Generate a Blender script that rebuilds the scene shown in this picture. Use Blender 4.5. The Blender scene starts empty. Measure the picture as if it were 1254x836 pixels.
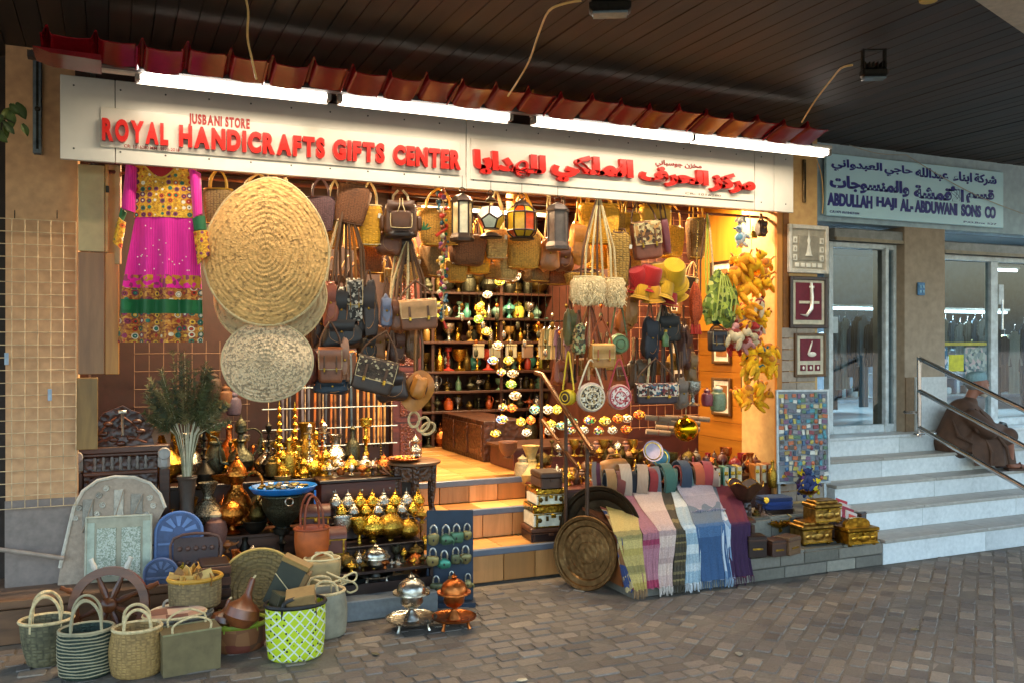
import bpy, bmesh, math, random, unicodedata
from math import sin, cos, pi, radians as rad, hypot, sqrt, atan2
from mathutils import Vector, Matrix, noise as mnoise
random.seed(7)
TUBE_W, NEIGH_W, WARM_W = 1.25, 16.0, 14.0                # lamp powers in watts
SC = bpy.context.scene
COL = SC.collection
# ---------------------------------------------------------------- camera
TH = rad(24.0); FPX = 1100.0; EYE = 1.7
cam = bpy.data.cameras.new('camera'); camo = bpy.data.objects.new('camera', cam); COL.objects.link(camo)
cam.sensor_width = 36.0; cam.lens = 36.0*FPX/1254.0; cam.clip_start = 0.05; cam.clip_end = 500
camo.location = (0, 0, EYE); camo.rotation_euler = (rad(90), 0, -TH)
SC.camera = camo
# ---------------------------------------------------------------- world, sun, exposure
W = bpy.data.worlds.new('World'); SC.world = W; W.use_nodes = True
nt = W.node_tree; bg = nt.nodes['Background']
sky = nt.nodes.new('ShaderNodeTexSky'); sky.sky_type = 'NISHITA'; sky.sun_disc = False
SUN_EL, SUN_AZ = rad(14), rad(25)
sky.sun_elevation = SUN_EL; sky.sun_rotation = SUN_AZ; sky.air_density = 1.0; sky.dust_density = 4.0; sky.ozone_density = 1.0
nt.links.new(sky.outputs[0], bg.inputs[0]); bg.inputs[1].default_value = 0.15
sl = bpy.data.lights.new('sun', 'SUN'); so = bpy.data.objects.new('sun', sl); COL.objects.link(so)
sl.energy = 0.25; sl.angle = rad(20); sl.color = (1, .93, .84)
sd = Vector((sin(SUN_AZ)*cos(SUN_EL), cos(SUN_AZ)*cos(SUN_EL), sin(SUN_EL)))
so.rotation_euler = sd.to_track_quat('Z', 'Y').to_euler()
SC.view_settings.view_transform = 'Standard'; SC.view_settings.look = 'None'
SC.view_settings.exposure = 3.2; SC.view_settings.gamma = 1.0
SC.cycles.use_denoising = True
SC.cycles.max_bounces = 6; SC.cycles.diffuse_bounces = 3; SC.cycles.glossy_bounces = 3
SC.cycles.transparent_max_bounces = 8; SC.cycles.transmission_bounces = 3
SC.cycles.caustics_reflective = False; SC.cycles.caustics_refractive = False
SC.cycles.sample_clamp_indirect = 4.0
# ---------------------------------------------------------------- from photograph pixel (1254x836) to a place at a real depth
def _d(px, py):
    r = (px-627)/FPX
    return Vector((sin(TH)+cos(TH)*r, cos(TH)-sin(TH)*r, (418-py)/FPX))
def P(px, py, Y):
    d = _d(px, py); return Vector((0, 0, EYE)) + d*(Y/d.y)
def PZ(px, py, z):
    d = _d(px, py); return Vector((0, 0, EYE)) + d*((z-EYE)/d.z)
def PX(px, py, X):
    d = _d(px, py); return Vector((0, 0, EYE)) + d*(X/d.x)
def S(px, Y): return Y/_d(px, 418).y/FPX            # metres per photograph pixel at that depth
# ---------------------------------------------------------------- mesh kit
def spline(p, k=4):
    out = []
    for i in range(len(p)-1):
        a, b, c, d = p[max(0, i-1)], p[i], p[i+1], p[min(len(p)-1, i+2)]
        for j in range(k):
            t = j/k; out.append(.5*((2*b)+(c-a)*t+(2*a-5*b+4*c-d)*t*t+(3*b-a-3*c+d)*t**3))
    return out+[p[-1]]
class B:
    def __init__(s): s.v = []; s.f = []
    def add(s, vs, fs, M=None):
        n = len(s.v)
        s.v += [tuple(M @ Vector(p)) for p in vs] if M is not None else [tuple(p) for p in vs]
        s.f += [tuple(i+n for i in f) for f in fs]; return s
    def box(s, c, d, rot=None, bev=0.0):
        x, y, z = d[0]/2, d[1]/2, d[2]/2
        M = Matrix.Translation(c)
        if rot is not None: M = M @ (rot if isinstance(rot, Matrix) else Matrix.Rotation(rot, 4, 'Z'))
        if bev <= 0:
            vs = [(a*x, b*y, e*z) for e in (-1, 1) for b in (-1, 1) for a in (-1, 1)]
            return s.add(vs, [(0,2,3,1),(4,5,7,6),(0,1,5,4),(2,6,7,3),(0,4,6,2),(1,3,7,5)], M)
        b = min(bev, x*.49, y*.49, z*.49)
        vs = []; ring = lambda X, Y, Z: [(-X,-Y,Z),(X,-Y,Z),(X,Y,Z),(-X,Y,Z)]
        def oct_(X, Y, Z, b): return [(-X+b,-Y,Z),(X-b,-Y,Z),(X,-Y+b,Z),(X,Y-b,Z),(X-b,Y,Z),(-X+b,Y,Z),(-X,Y-b,Z),(-X,-Y+b,Z)]
        vs = oct_(x-b, y-b, -z, b*.4)+oct_(x, y, -z+b, b)+oct_(x, y, z-b, b)+oct_(x-b, y-b, z, b*.4)
        fs = [tuple(range(7, -1, -1)), tuple(range(24, 32))]
        for k in range(3):
            for i in range(8):
                j = (i+1) % 8; fs.append((k*8+i, k*8+j, k*8+8+j, k*8+8+i))
        return s.add(vs, fs, M)
    def lathe(s, prof, n=20, M=None, cap=True, squash=1.0, ang=2*pi):
        vs = []; fs = []; m = len(prof)
        for i in range(n):
            a = ang*i/n
            for r, z in prof: vs.append((r*cos(a), r*sin(a)*squash, z))
        for i in range(n):
            j = (i+1) % n
            for k in range(m-1): fs.append((i*m+k, j*m+k, j*m+k+1, i*m+k+1))
        if cap:
            if prof[0][0] > 1e-5: fs.append(tuple(i*m for i in range(n-1, -1, -1)))
            if prof[-1][0] > 1e-5: fs.append(tuple(i*m+m-1 for i in range(n)))
        return s.add(vs, fs, M)
    def tube(s, pts, r, n=6, closed=False, M=None):
        pts = [Vector(p) for p in pts]
        if not closed and 4 <= len(pts) <= 8 and not isinstance(r, (list, tuple)): pts = spline(pts)
        N = len(pts); vs = []; fs = []
        up = Vector((0.02, 0.03, 1))
        prev = None
        for i, p in enumerate(pts):
            a = pts[(i-1) % N] if (closed or i > 0) else pts[0]
            b = pts[(i+1) % N] if (closed or i < N-1) else pts[-1]
            t = (b-a)
            t = t.normalized() if t.length > 1e-9 else Vector((0, 0, 1))
            if prev is None:
                u = t.cross(up)
                if u.length < 1e-3: u = t.cross(Vector((1, 0, 0)))
                u.normalize()
            else:
                u = prev - t*prev.dot(t)
                if u.length < 1e-6: u = t.orthogonal()
                u.normalize()
            prev = u; w = t.cross(u)
            rr = r[i] if isinstance(r, (list, tuple)) else r
            for k in range(n):
                q = 2*pi*k/n; vs.append(p+(u*cos(q)+w*sin(q))*rr)
        for i in range(N if closed else N-1):
            j = (i+1) % N
            for k in range(n):
                l = (k+1) % n; fs.append((i*n+k, i*n+l, j*n+l, j*n+k))
        if not closed: fs.append(tuple(range(n-1, -1, -1))); fs.append(tuple((N-1)*n+k for k in range(n)))
        return s.add(vs, fs, M)
    def grid(s, f, nu, nv, M=None, wrap=False):
        vs = [f(i/nu, j/nv) for j in range(nv+1) for i in range(nu+(0 if wrap else 1))]
        m = nu if wrap else nu+1
        fs = [(j*m+i, j*m+(i+1) % m, (j+1)*m+(i+1) % m, (j+1)*m+i) for j in range(nv) for i in range(nu)]
        return s.add(vs, fs, M)
    def slab(s, f, nu, nv, th, M=None):               # a sheet with thickness th along -normal (Y by default)
        a = [Vector(f(i/nu, j/nv)) for j in range(nv+1) for i in range(nu+1)]
        m = nu+1; n = len(a)
        off = Vector((0, th, 0)) if not isinstance(th, Vector) else th
        vs = a+[p+off for p in a]; fs = []
        for j in range(nv):
            for i in range(nu):
                q = (j*m+i, j*m+i+1, (j+1)*m+i+1, (j+1)*m+i)
                fs.append(q); fs.append(tuple(n+k for k in reversed(q)))
        for i in range(nu):
            fs.append((i+1, i, n+i, n+i+1)); t = nv*m+i; fs.append((t, t+1, n+t+1, n+t))
        for j in range(nv):
            fs.append((j*m, (j+1)*m, n+(j+1)*m, n+j*m)); t = j*m+nu; fs.append((t+m, t, n+t, n+t+m))
        return s.add(vs, fs, M)
    def ell(s, c, r, n=12, m=8, M=None, e1=1.0, e2=1.0, taper=0.0, jit=0.0, sd=0):
        c = Vector(c); r = Vector(r) if not isinstance(r, (int, float)) else Vector((r, r, r))
        pw = lambda v, e: math.copysign(abs(v)**e, v)
        vs = []; fs = []
        for j in range(1, m):
            b = -pi/2+pi*j/m
            for i in range(n):
                a = 2*pi*i/n
                z = pw(sin(b), e1); k = 1+taper*z
                p = Vector((pw(cos(b), e1)*pw(cos(a), e2)*k, pw(cos(b), e1)*pw(sin(a), e2)*k, z))
                if jit: p *= 1+jit*mnoise.noise(p*1.7+Vector((sd*3.1, sd*1.7, 0)))
                vs.append(c+Vector((p.x*r.x, p.y*r.y, p.z*r.z)))
        lo = len(vs); vs.append(c-Vector((0, 0, r.z))); vs.append(c+Vector((0, 0, r.z)))
        for j in range(m-2):
            for i in range(n): k = (i+1) % n; fs.append((j*n+i, j*n+k, (j+1)*n+k, (j+1)*n+i))
        for i in range(n):
            k = (i+1) % n; fs.append((lo, k, i)); fs.append((lo+1, (m-2)*n+i, (m-2)*n+k))
        return s.add(vs, fs, M)
    def prism(s, outline, y0, y1, M=None):              # polygon in x,z extruded along y
        n = len(outline)
        vs = [(x, y0, z) for x, z in outline]+[(x, y1, z) for x, z in outline]
        fs = [tuple(range(n)), tuple(range(2*n-1, n-1, -1))]+[(i, i+n, (i+1) % n+n, (i+1) % n) for i in range(n)]
        return s.add(vs, fs, M)
    def mesh(s, name, mat, smooth=True):
        me = bpy.data.meshes.new(name); me.from_pydata(s.v, [], s.f)
        if smooth: me.polygons.foreach_set('use_smooth', [True]*len(me.polygons))
        if mat is not None: me.materials.append(mat)
        me.update()
        if smooth:
            try: me.set_sharp_from_angle(angle=rad(38))
            except Exception: pass
        return me
def link(name, me, parent=None, loc=None, rz=None, rot=None, sc=None):
    o = bpy.data.objects.new(name, me); COL.objects.link(o)
    if parent is not None: o.parent = parent
    if loc is not None: o.location = loc
    if rz is not None: o.rotation_euler = (0, 0, rz)
    if rot is not None: o.rotation_euler = rot
    if sc is not None: o.scale = sc if not isinstance(sc, (int, float)) else (sc, sc, sc)
    return o
def ob(name, b, mat, parent=None, smooth=True, **k): return link(name, b.mesh(name, mat, smooth), parent, **k)
def tag(o, label, cat, group=None, kind=None):
    if label: o['label'] = label
    if cat: o['category'] = cat
    if group: o['group'] = group
    if kind: o['kind'] = kind
    return o
def thing(name, label, cat, loc=(0,0,0), rz=0, group=None, rot=None, sc=1.0):
    o = link(name, None, None, loc=loc, rz=rz, rot=rot, sc=sc); o.empty_display_size = .05
    return tag(o, label, cat, group)
def struct(name, b, mat, smooth=False, parent=None, **k):
    o = ob(name, b, mat, parent, smooth, **k)
    if parent is None: o['kind'] = 'structure'
    return o
# ---------------------------------------------------------------- materials
_mc = {}
def hexc(h):
    h = h.lstrip('#'); c = [int(h[i:i+2], 16)/255 for i in (0, 2, 4)]
    return tuple(((x+.055)/1.055)**2.4 if x > .04045 else x/12.92 for x in c)
class N:
    def __init__(s, name):
        s.m = bpy.data.materials.new(name); s.m.use_nodes = True; s.t = s.m.node_tree
        s.p = s.t.nodes['Principled BSDF']; s.out = s.t.nodes['Material Output']; s._c = None
    def n(s, typ, **k):
        q = s.t.nodes.new('ShaderNode'+typ)
        for a, b in k.items():
            if a in q.inputs.keys(): q.inputs[a].default_value = b
            else: setattr(q, a, b)
        return q
    def l(s, a, b): s.t.links.new(a, b); return s
    def co(s, kind='Object', scale=(1,1,1), rot=(0,0,0)):
        tc = s.n('TexCoord'); mp = s.n('Mapping'); mp.inputs['Scale'].default_value = scale; mp.inputs['Rotation'].default_value = rot
        s.l(tc.outputs[kind], mp.inputs[0]); return mp.outputs[0]
    def ramp(s, fac, stops, interp='LINEAR'):
        r = s.n('ValToRGB'); r.color_ramp.interpolation = interp; e = r.color_ramp.elements
        while len(e) > 1: e.remove(e[0])
        e[0].position = stops[0][0]; e[0].color = tuple(stops[0][1])+(1,)
        for p, c in stops[1:]:
            x = e.new(p); x.color = tuple(c)+(1,)
        s.l(fac, r.inputs[0]); return r.outputs[0]
    def mix(s, fac, a, b, mode='MIX'):
        m = s.n('Mix', data_type='RGBA', blend_type=mode)
        for v, i in ((fac, 0), (a, 6), (b, 7)):
            if hasattr(v, 'is_linked') or hasattr(v, 'links'): s.l(v, m.inputs[i])
            else: m.inputs[i].default_value = v if i == 0 else tuple(v)+(1,)
        return m.outputs[2]
    def bump(s, h, st=.3, d=.01):
        b = s.n('Bump'); b.inputs['Strength'].default_value = st; b.inputs['Distance'].default_value = d
        s.l(h, b.inputs['Height']); s.l(b.outputs[0], s.p.inputs['Normal']); return s
    def base(s, c):
        if isinstance(c, tuple): s.p.inputs['Base Color'].default_value = c+(1,)
        else: s.l(c, s.p.inputs['Base Color'])
        return s
    def rm(s, rough, metal=0.0):
        s.p.inputs['Roughness'].default_value = rough; s.p.inputs['Metallic'].default_value = metal; return s
def mul(c, k): return tuple(min(1, x*k) for x in c)
def cached(f):
    def g(*a):
        key = (f.__name__,)+a
        if key not in _mc: _mc[key] = f(*a)
        return _mc[key]
    return g
@cached
def plain(h, rough=.6, metal=0.0, var=.25, sc=14.0):
    c = hexc(h); k = N('plain'); no = k.n('TexNoise', Scale=sc, Detail=5.0, Roughness=.6)
    k.l(k.co(), no.inputs['Vector']); oi = k.n('ObjectInfo')
    a = k.ramp(no.outputs[0], [(.3, mul(c, 1-var)), (.7, mul(c, 1+var))]); k.base(a)
    k.rm(rough, metal); k.bump(no.outputs[0], .15, .01); return k.m
@cached
def cloth(h, h2=None, sc=90.0, rough=.9):
    c = hexc(h); c2 = hexc(h2) if h2 else mul(c, .6); k = N('cloth'); v = k.co()
    w = k.n('TexWave', Scale=sc*.5, Distortion=1.0, Detail=2.0); k.l(v, w.inputs['Vector'])
    no = k.n('TexNoise', Scale=9.0, Detail=4.0); k.l(v, no.inputs['Vector'])
    a = k.mix(no.outputs[0], c, c2); a = k.mix(.3, a, w.outputs[0], 'MULTIPLY'); k.base(a); k.rm(rough)
    k.p.inputs['Sheen Weight'].default_value = .2
    k.bump(w.outputs['Fac'], .3, .004); return k.m
@cached
def weave(h, h2=None, sc=40.0, rough=.75, st=.8):
    c = hexc(h); c2 = hexc(h2) if h2 else mul(c, .35); k = N('weave'); v = k.co()
    br = k.n('TexVoronoi', Scale=sc, Randomness=.35, distance='CHEBYCHEV'); k.l(k.co('Object', (1, 1, 1.7)), br.inputs['Vector'])
    no = k.n('TexNoise', Scale=6.0, Detail=6.0); k.l(v, no.inputs['Vector'])
    a = k.ramp(br.outputs['Distance'], [(.25, mul(c, 1.05)), (.62, c2)])
    a = k.mix(.35, a, k.ramp(no.outputs[0], [(.3, mul(c, .55)), (.7, mul(c, 1.3))])); k.base(a); k.rm(rough)
    inv = k.n('Math', operation='SUBTRACT'); inv.inputs[0].default_value = 1; k.l(br.outputs['Distance'], inv.inputs[1])
    k.bump(inv.outputs[0], st, .008); return k.m
@cached
def straw(h, h2, pit, sc=26.0):
    """coiled palm straw: stitched concentric rows with dark gaps"""
    c = hexc(h); c2 = hexc(h2); k = N('straw'); v = k.co()
    no = k.n('TexNoise', Scale=sc, Detail=6.0, Distortion=1.2); k.l(k.co('Object', (1, 1, 1)), no.inputs['Vector'])
    vo = k.n('TexVoronoi', Scale=sc*2.2, Randomness=.9); k.l(v, vo.inputs['Vector'])
    m = k.n('TexNoise', Scale=3.0, Detail=3.0); k.l(v, m.inputs['Vector'])
    dark = k.ramp(no.outputs[0], [(.33+pit, c2), (.40+pit, c)])
    dark2 = k.ramp(vo.outputs['Distance'], [(.1, mul(c, 1.1)), (.75, mul(c, .55))])
    a = k.mix(.25, dark, dark2); a = k.mix(.3, a, k.ramp(m.outputs[0], [(.35, mul(c, .6)), (.65, mul(c, 1.2))])); k.base(a); k.rm(.8)
    k.bump(no.outputs[0], .8, .01); return k.m
@cached
def metal(h, rough=.28, tarn=.5, emb=0.0, dark='1a1206'):
    c = hexc(h); k = N('metal'); v = k.co()
    no = k.n('TexNoise', Scale=11.0, Detail=6.0, Roughness=.7); k.l(v, no.inputs['Vector'])
    vo = k.n('TexVoronoi', Scale=34.0, feature='SMOOTH_F1'); k.l(v, vo.inputs['Vector'])
    a = k.ramp(no.outputs[0], [(.28, mul(c, 1-tarn)), (.6, c)])
    if emb: a = k.mix(k.ramp(vo.outputs['Distance'], [(.28, (0, 0, 0)), (.6, (emb, emb, emb))]), a, hexc(dark))
    k.base(a); k.rm(rough, 1.0)
    k.l(k.ramp(no.outputs[0], [(.3, (rough*1.7,)*3), (.65, (rough*.8,)*3)]), k.p.inputs['Roughness'])
    k.bump(vo.outputs['Distance'] if emb else no.outputs[0], .5 if emb else .12, .006); return k.m
@cached
def wood(h, h2=None, ax=0, rough=.5, sc=3.0, carve=0.0):
    c = hexc(h); c2 = hexc(h2) if h2 else mul(c, .5); k = N('wood')
    s3 = [sc*6]*3; s3[ax] = sc*.6; v = k.co('Object', tuple(s3))
    oi = k.n('ObjectInfo'); add = k.n('VectorMath', operation='ADD'); k.l(v, add.inputs[0])
    cm = k.n('VectorMath', operation='SCALE'); cm.inputs[0].default_value = (31, 17, 23); k.l(oi.outputs['Random'], cm.inputs['Scale']); k.l(cm.outputs[0], add.inputs[1])
    no = k.n('TexNoise', Scale=1.0, Detail=7.0, Roughness=.62, Distortion=.6); k.l(add.outputs[0], no.inputs['Vector'])
    a = k.ramp(no.outputs[0], [(.3, c2), (.68, c)])
    hv = k.n('HueSaturation'); k.l(a, hv.inputs['Color'])
    mr = k.n('MapRange'); mr.inputs['To Min'].default_value = .75; mr.inputs['To Max'].default_value = 1.25; k.l(oi.outputs['Random'], mr.inputs[0]); k.l(mr.outputs[0], hv.inputs['Value'])
    k.base(hv.outputs[0]); k.rm(rough)
    if carve:
        vo = k.n('TexVoronoi', Scale=carve, feature='SMOOTH_F1'); k.l(k.co(), vo.inputs['Vector']); k.bump(vo.outputs['Distance'], .9, .012)
        a2 = k.mix(k.ramp(vo.outputs['Distance'], [(.35, (0, 0, 0)), (.7, (.6, .6, .6))]), hv.outputs[0], mul(c2, .4)); k.base(a2)
    else: k.bump(no.outputs[0], .25, .004)
    return k.m
@cached
def stone(h, sc=5.0, var=.3, rough=.85, st=.4):
    c = hexc(h); k = N('stone'); v = k.co(); oi = k.n('ObjectInfo')
    ad = k.n('VectorMath', operation='ADD'); k.l(v, ad.inputs[0]); cm = k.n('VectorMath', operation='SCALE'); cm.inputs[0].default_value = (13, 7, 19)
    k.l(oi.outputs['Random'], cm.inputs['Scale']); k.l(cm.outputs[0], ad.inputs[1])
    no = k.n('TexNoise', Scale=sc, Detail=8.0, Roughness=.65); k.l(ad.outputs[0], no.inputs['Vector'])
    n2 = k.n('TexNoise', Scale=sc*14, Detail=4.0); k.l(ad.outputs[0], n2.inputs['Vector'])
    a = k.ramp(no.outputs[0], [(.25, mul(c, 1-var)), (.75, mul(c, 1+var))])
    a = k.mix(.35, a, n2.outputs[0], 'OVERLAY')
    hv = k.n('HueSaturation'); k.l(a, hv.inputs['Color']); mr = k.n('MapRange'); mr.inputs['To Min'].default_value = 1-var; mr.inputs['To Max'].default_value = 1+var
    k.l(oi.outputs['Random'], mr.inputs[0]); k.l(mr.outputs[0], hv.inputs['Value']); k.base(hv.outputs[0]); k.rm(rough)
    k.bump(n2.outputs[0], st, .004); return k.m
def _voro(k, cols, sc, v, rnd=1.0, metric='EUCLIDEAN'):
    vo = k.n('TexVoronoi', Scale=sc, Randomness=rnd, distance=metric); k.l(v, vo.inputs['Vector'])
    sp = k.n('SeparateColor'); k.l(vo.outputs['Color'], sp.inputs[0]); n = len(cols)
    return k.ramp(sp.outputs[0], [(i/n, hexc(c)) for i, c in enumerate(cols)], 'CONSTANT'), vo
@cached
def motley(cols, sc=30.0, rough=.7, line=.0, rnd=1.0, metric='EUCLIDEAN', metalv=0.0):
    """many-coloured pattern: embroidery, beads, prints"""
    k = N('motley'); v = k.co(); a, vo = _voro(k, cols.split(), sc, v, rnd, metric)
    if line: a = k.mix(k.ramp(vo.outputs['Distance'], [(.70, (0, 0, 0)), (.86, (1, 1, 1))]), a, (.03, .02, .012))
    k.base(a); k.rm(rough, metalv); k.bump(vo.outputs['Distance'], .5, .004); return k.m
@cached
def glow(cols, e=3.0, sc=60.0):
    """lit mosaic glass of a lamp"""
    k = N('lit_mosaic_glass'); v = k.co(); a, vo = _voro(k, cols.split(), sc, v, .6)
    a = k.mix(k.ramp(vo.outputs['Distance'], [(.42, (0, 0, 0)), (.6, (1, 1, 1))]), a, (.05, .025, .01))
    k.base(a); k.l(a, k.p.inputs['Emission Color']); k.p.inputs['Emission Strength'].default_value = e; k.rm(.2); return k.m
@cached
def emit(h, e):
    k = N('lit'); k.base(hexc(h)); k.p.inputs['Emission Color'].default_value = hexc(h)+(1,); k.p.inputs['Emission Strength'].default_value = e; return k.m
@cached
def glass(h='dfe8ea', tr=.9):
    k = N('pane_glass'); k.t.nodes.remove(k.p)
    t = k.n('BsdfTransparent'); t.inputs[0].default_value = hexc(h)+(1,)
    g = k.n('BsdfGlossy'); g.inputs['Roughness'].default_value = .03
    fr = k.n('Fresnel', IOR=1.45); mx = k.n('MixShader'); ad = k.n('Math', operation='ADD'); ad.inputs[1].default_value = .05
    ge = k.n('NewGeometry'); iv = k.n('Math', operation='SUBTRACT'); iv.inputs[0].default_value = 1; k.l(ge.outputs['Backfacing'], iv.inputs[1]); ml = k.n('Math', operation='MULTIPLY')
    k.l(fr.outputs[0], ad.inputs[0]); k.l(ad.outputs[0], ml.inputs[0]); k.l(iv.outputs[0], ml.inputs[1]); k.l(ml.outputs[0], mx.inputs[0]); k.l(t.outputs[0], mx.inputs[1]); k.l(g.outputs[0], mx.inputs[2]); k.l(mx.outputs[0], k.out.inputs[0]); return k.m
def bands(stops, ax=2, period=.3, rough=.85, interp='CONSTANT', extra=None):
    """striped cloth; stops = [(pos,hex)] repeated every period metres along the axis"""
    k = N('banded_cloth'); v = k.co(); sp = k.n('SeparateXYZ'); k.l(v, sp.inputs[0])
    dv = k.n('Math', operation='DIVIDE'); dv.inputs[1].default_value = period; k.l(sp.outputs[ax], dv.inputs[0])
    fr = k.n('Math', operation='FRACT'); k.l(dv.outputs[0], fr.inputs[0])
    a = k.ramp(fr.outputs[0], [(p, hexc(c)) for p, c in stops], interp)
    no = k.n('TexNoise', Scale=120.0, Detail=3.0); k.l(v, no.inputs['Vector']); a = k.mix(.5, a, no.outputs[0], 'OVERLAY')
    k.base(a); k.rm(rough); k.bump(no.outputs[0], .4, .003); return k.m
@cached
def polar_weave(h, h2, rings, spokes, thr, wv=.5):
    """coiled palm leaf: stitches laid round the centre of the disc, dark flecks between them"""
    c = hexc(h); c2 = hexc(h2); k = N('polar_weave'); tc = k.n('TexCoord'); sp = k.n('SeparateXYZ'); k.l(tc.outputs['Object'], sp.inputs[0])
    def M(op, a, b=None):
        m = k.n('Math', operation=op)
        for v, i in ((a, 0), (b, 1)):
            if v is None: continue
            if isinstance(v, (int, float)): m.inputs[i].default_value = v
            else: k.l(v, m.inputs[i])
        return m.outputs[0]
    r = M('SQRT', M('ADD', M('MULTIPLY', sp.outputs[0], sp.outputs[0]), M('MULTIPLY', sp.outputs[2], sp.outputs[2]))); a = M('ARCTAN2', sp.outputs[2], sp.outputs[0])
    w = k.n('TexNoise', Scale=5.0, Detail=3.0); k.l(tc.outputs['Object'], w.inputs['Vector'])
    cb = k.n('CombineXYZ'); k.l(M('ADD', M('MULTIPLY', r, rings), M('MULTIPLY', w.outputs[0], wv*4)), cb.inputs[0]); k.l(M('MULTIPLY', a, spokes), cb.inputs[1])
    vo = k.n('TexVoronoi', Scale=1.0, Randomness=.8); k.l(cb.outputs[0], vo.inputs['Vector']); sc_ = k.n('SeparateColor'); k.l(vo.outputs['Color'], sc_.inputs[0])
    fl = k.ramp(sc_.outputs[0], [(0, c2), (thr, c2), (thr+.02, c)]); st = k.ramp(vo.outputs['Distance'], [(.2, mul(c, 1.1)), (.7, mul(c, .45))])
    m2 = k.ramp(w.outputs[0], [(.35, mul(c, .7)), (.65, mul(c, 1.15))]); k.base(k.mix(.25, k.mix(.4, fl, st), m2)); k.rm(.8); k.bump(vo.outputs['Distance'], .7, .008); return k.m
@cached
def embroidery(ground, dots, sc=24.0):
    """rows of small round motifs stitched on a coloured ground"""
    k = N('embroidery'); v = k.co('Object', (1, .2, 1)); vo = k.n('TexVoronoi', Scale=sc, Randomness=.35); k.l(v, vo.inputs['Vector'])
    sp = k.n('SeparateColor'); k.l(vo.outputs['Color'], sp.inputs[0]); L = dots.split(); col = k.ramp(sp.outputs[0], [(i/len(L), hexc(c)) for i, c in enumerate(L)], 'CONSTANT')
    col2 = k.ramp(sp.outputs[1], [(i/len(L), hexc(c)) for i, c in enumerate(L[::-1])], 'CONSTANT'); d = vo.outputs['Distance']
    g, v2 = _voro(k, ground.split(), sc*4, v)
    a = k.mix(k.ramp(d, [(.42, (0, 0, 0)), (.46, (1, 1, 1))]), col2, g); a = k.mix(k.ramp(d, [(.30, (0, 0, 0)), (.33, (1, 1, 1))]), (.03, .02, .015), a); a = k.mix(k.ramp(d, [(.24, (0, 0, 0)), (.27, (1, 1, 1))]), col, a)
    a = k.mix(k.ramp(d, [(.08, (0, 0, 0)), (.11, (1, 1, 1))]), (.7, .66, .55), a); k.base(a); k.rm(.65); k.bump(v2.outputs['Distance'], .5, .004); return k.m
BRASS, GOLD, SILV, COPP, BRONZ, TARN = ('c79a3c', 'e0b040', 'c9c3b4', 'c9733a', '6d5a30', '5a5a48')
m_brass = metal(BRASS, .3, .5, .5); m_gold = metal(GOLD, .22, .35, .35); m_silv = metal(SILV, .25, .45, .5, '2a2822')
m_copp = metal(COPP, .3, .4, .4, '3a1506'); m_bronz = metal(BRONZ, .4, .5, .5); m_tarn = metal(TARN, .42, .4, .5)
m_dkm = metal('35322c', .45, .4); m_steel = metal('b9bcc0', .22, .15)
m_dark = plain('14100d', .6); m_leath = plain('4a2a18', .45); m_tan = plain('9a6530', .5); m_blk = plain('17130f', .5)
m_strap = plain('5c3b22', .6); m_rope = plain('c8b183', .9, 0.0, .3, 60.0)
ORD = 'first second third fourth fifth sixth seventh eighth ninth tenth eleventh twelfth thirteenth fourteenth fifteenth sixteenth seventeenth eighteenth nineteenth twentieth twenty-first twenty-second twenty-third twenty-fourth twenty-fifth'.split()
def ordn(i, n):
    return 'leftmost' if i == 0 else 'rightmost' if i == n-1 else ORD[i]+' from the left'
# ================================================================ SETTING
wallc = stone('8f7048', 1.6, .14, .7, .15)
# ground: mortar bed to the horizon, paving bricks on it
g = B(); g.box((2, 60, -.12), (300, 300, .2)); struct('ground', g, stone('8a8070', 3.0, .2))
pave = B(); pave.box((3.2, 3.6, -.0185), (16, 4.4, .033)); pv = struct('pavement', pave, stone('5d554a', 4.0, .3))
brick_m = [stone(c, 6.0, .15, .62, .9) for c in ('6c6155', '62574d', '766a5e', '695e55', '5a5048', '7e7162')]
bks = []
def keep(x, y, yl): return (-2.2 < x < 8.6 and .9 < y < yl)
def front_of(x):       # line where the paving meets platforms
    return 5.75 if x < -.0 else 5.38 if x < 1.62 else 5.83 if x < 3.0 else 5.09
rr = random.Random(3)
bw = .098; LENS = (.085, .105, .125, .145, .17)
def rows(x0, x1, y, yl, place):                       # one course of setts of uneven length
    x = x0-rr.random()*.15
    while x < x1:
        k = rr.choice((0, 1, 1, 2, 2, 3, 3, 4)); place(x+LENS[k]/2, y, k); x += LENS[k]
def put(x, y, an, k):
    if -2.2 < x < 8.6 and .9 < y < front_of(x)-.04: bks.append((x, y, an, k))
for j in range(52): rows(-2.3, 2.9, 5.80-bw*j, 0, lambda x, y, k: put(x, y, .02*sin(j), k) if x < 2.86+.05*sin(y*9) else None)
a = rad(38); cs, sn = cos(a), sin(a)
def rot_put(u, v, k):
    x = 3.0+u*cs-v*sn; y = 3.0+u*sn+v*cs
    if x >= 2.84+.05*sin(y*9): put(x, y, a, k)
for j in range(-60, 60): rows(-6, 9, j*bw, 0, rot_put)
def vis(x, y):
    d = Vector((x, y)); f = d.x*sin(TH)+d.y*cos(TH); r = d.x*cos(TH)-d.y*sin(TH)
    return f > 0 and abs(r/f) < .61 and 1.7/f*FPX < 432
inv = sorted([b for b in bks if vis(b[0], b[1])], key=lambda b: hypot(b[0], b[1]))
near = set(inv[:290])
def brick_m4(x, y, an):
    M = Matrix.Translation((x, y, rr.uniform(-.006, .003))) @ Matrix.Rotation(an+rr.uniform(-.04, .04), 4, 'Z') @ Matrix.Rotation(rr.uniform(-.02, .02), 4, 'X') @ Matrix.Rotation(rr.uniform(-.025, .025), 4, 'Y')
    return M
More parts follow.
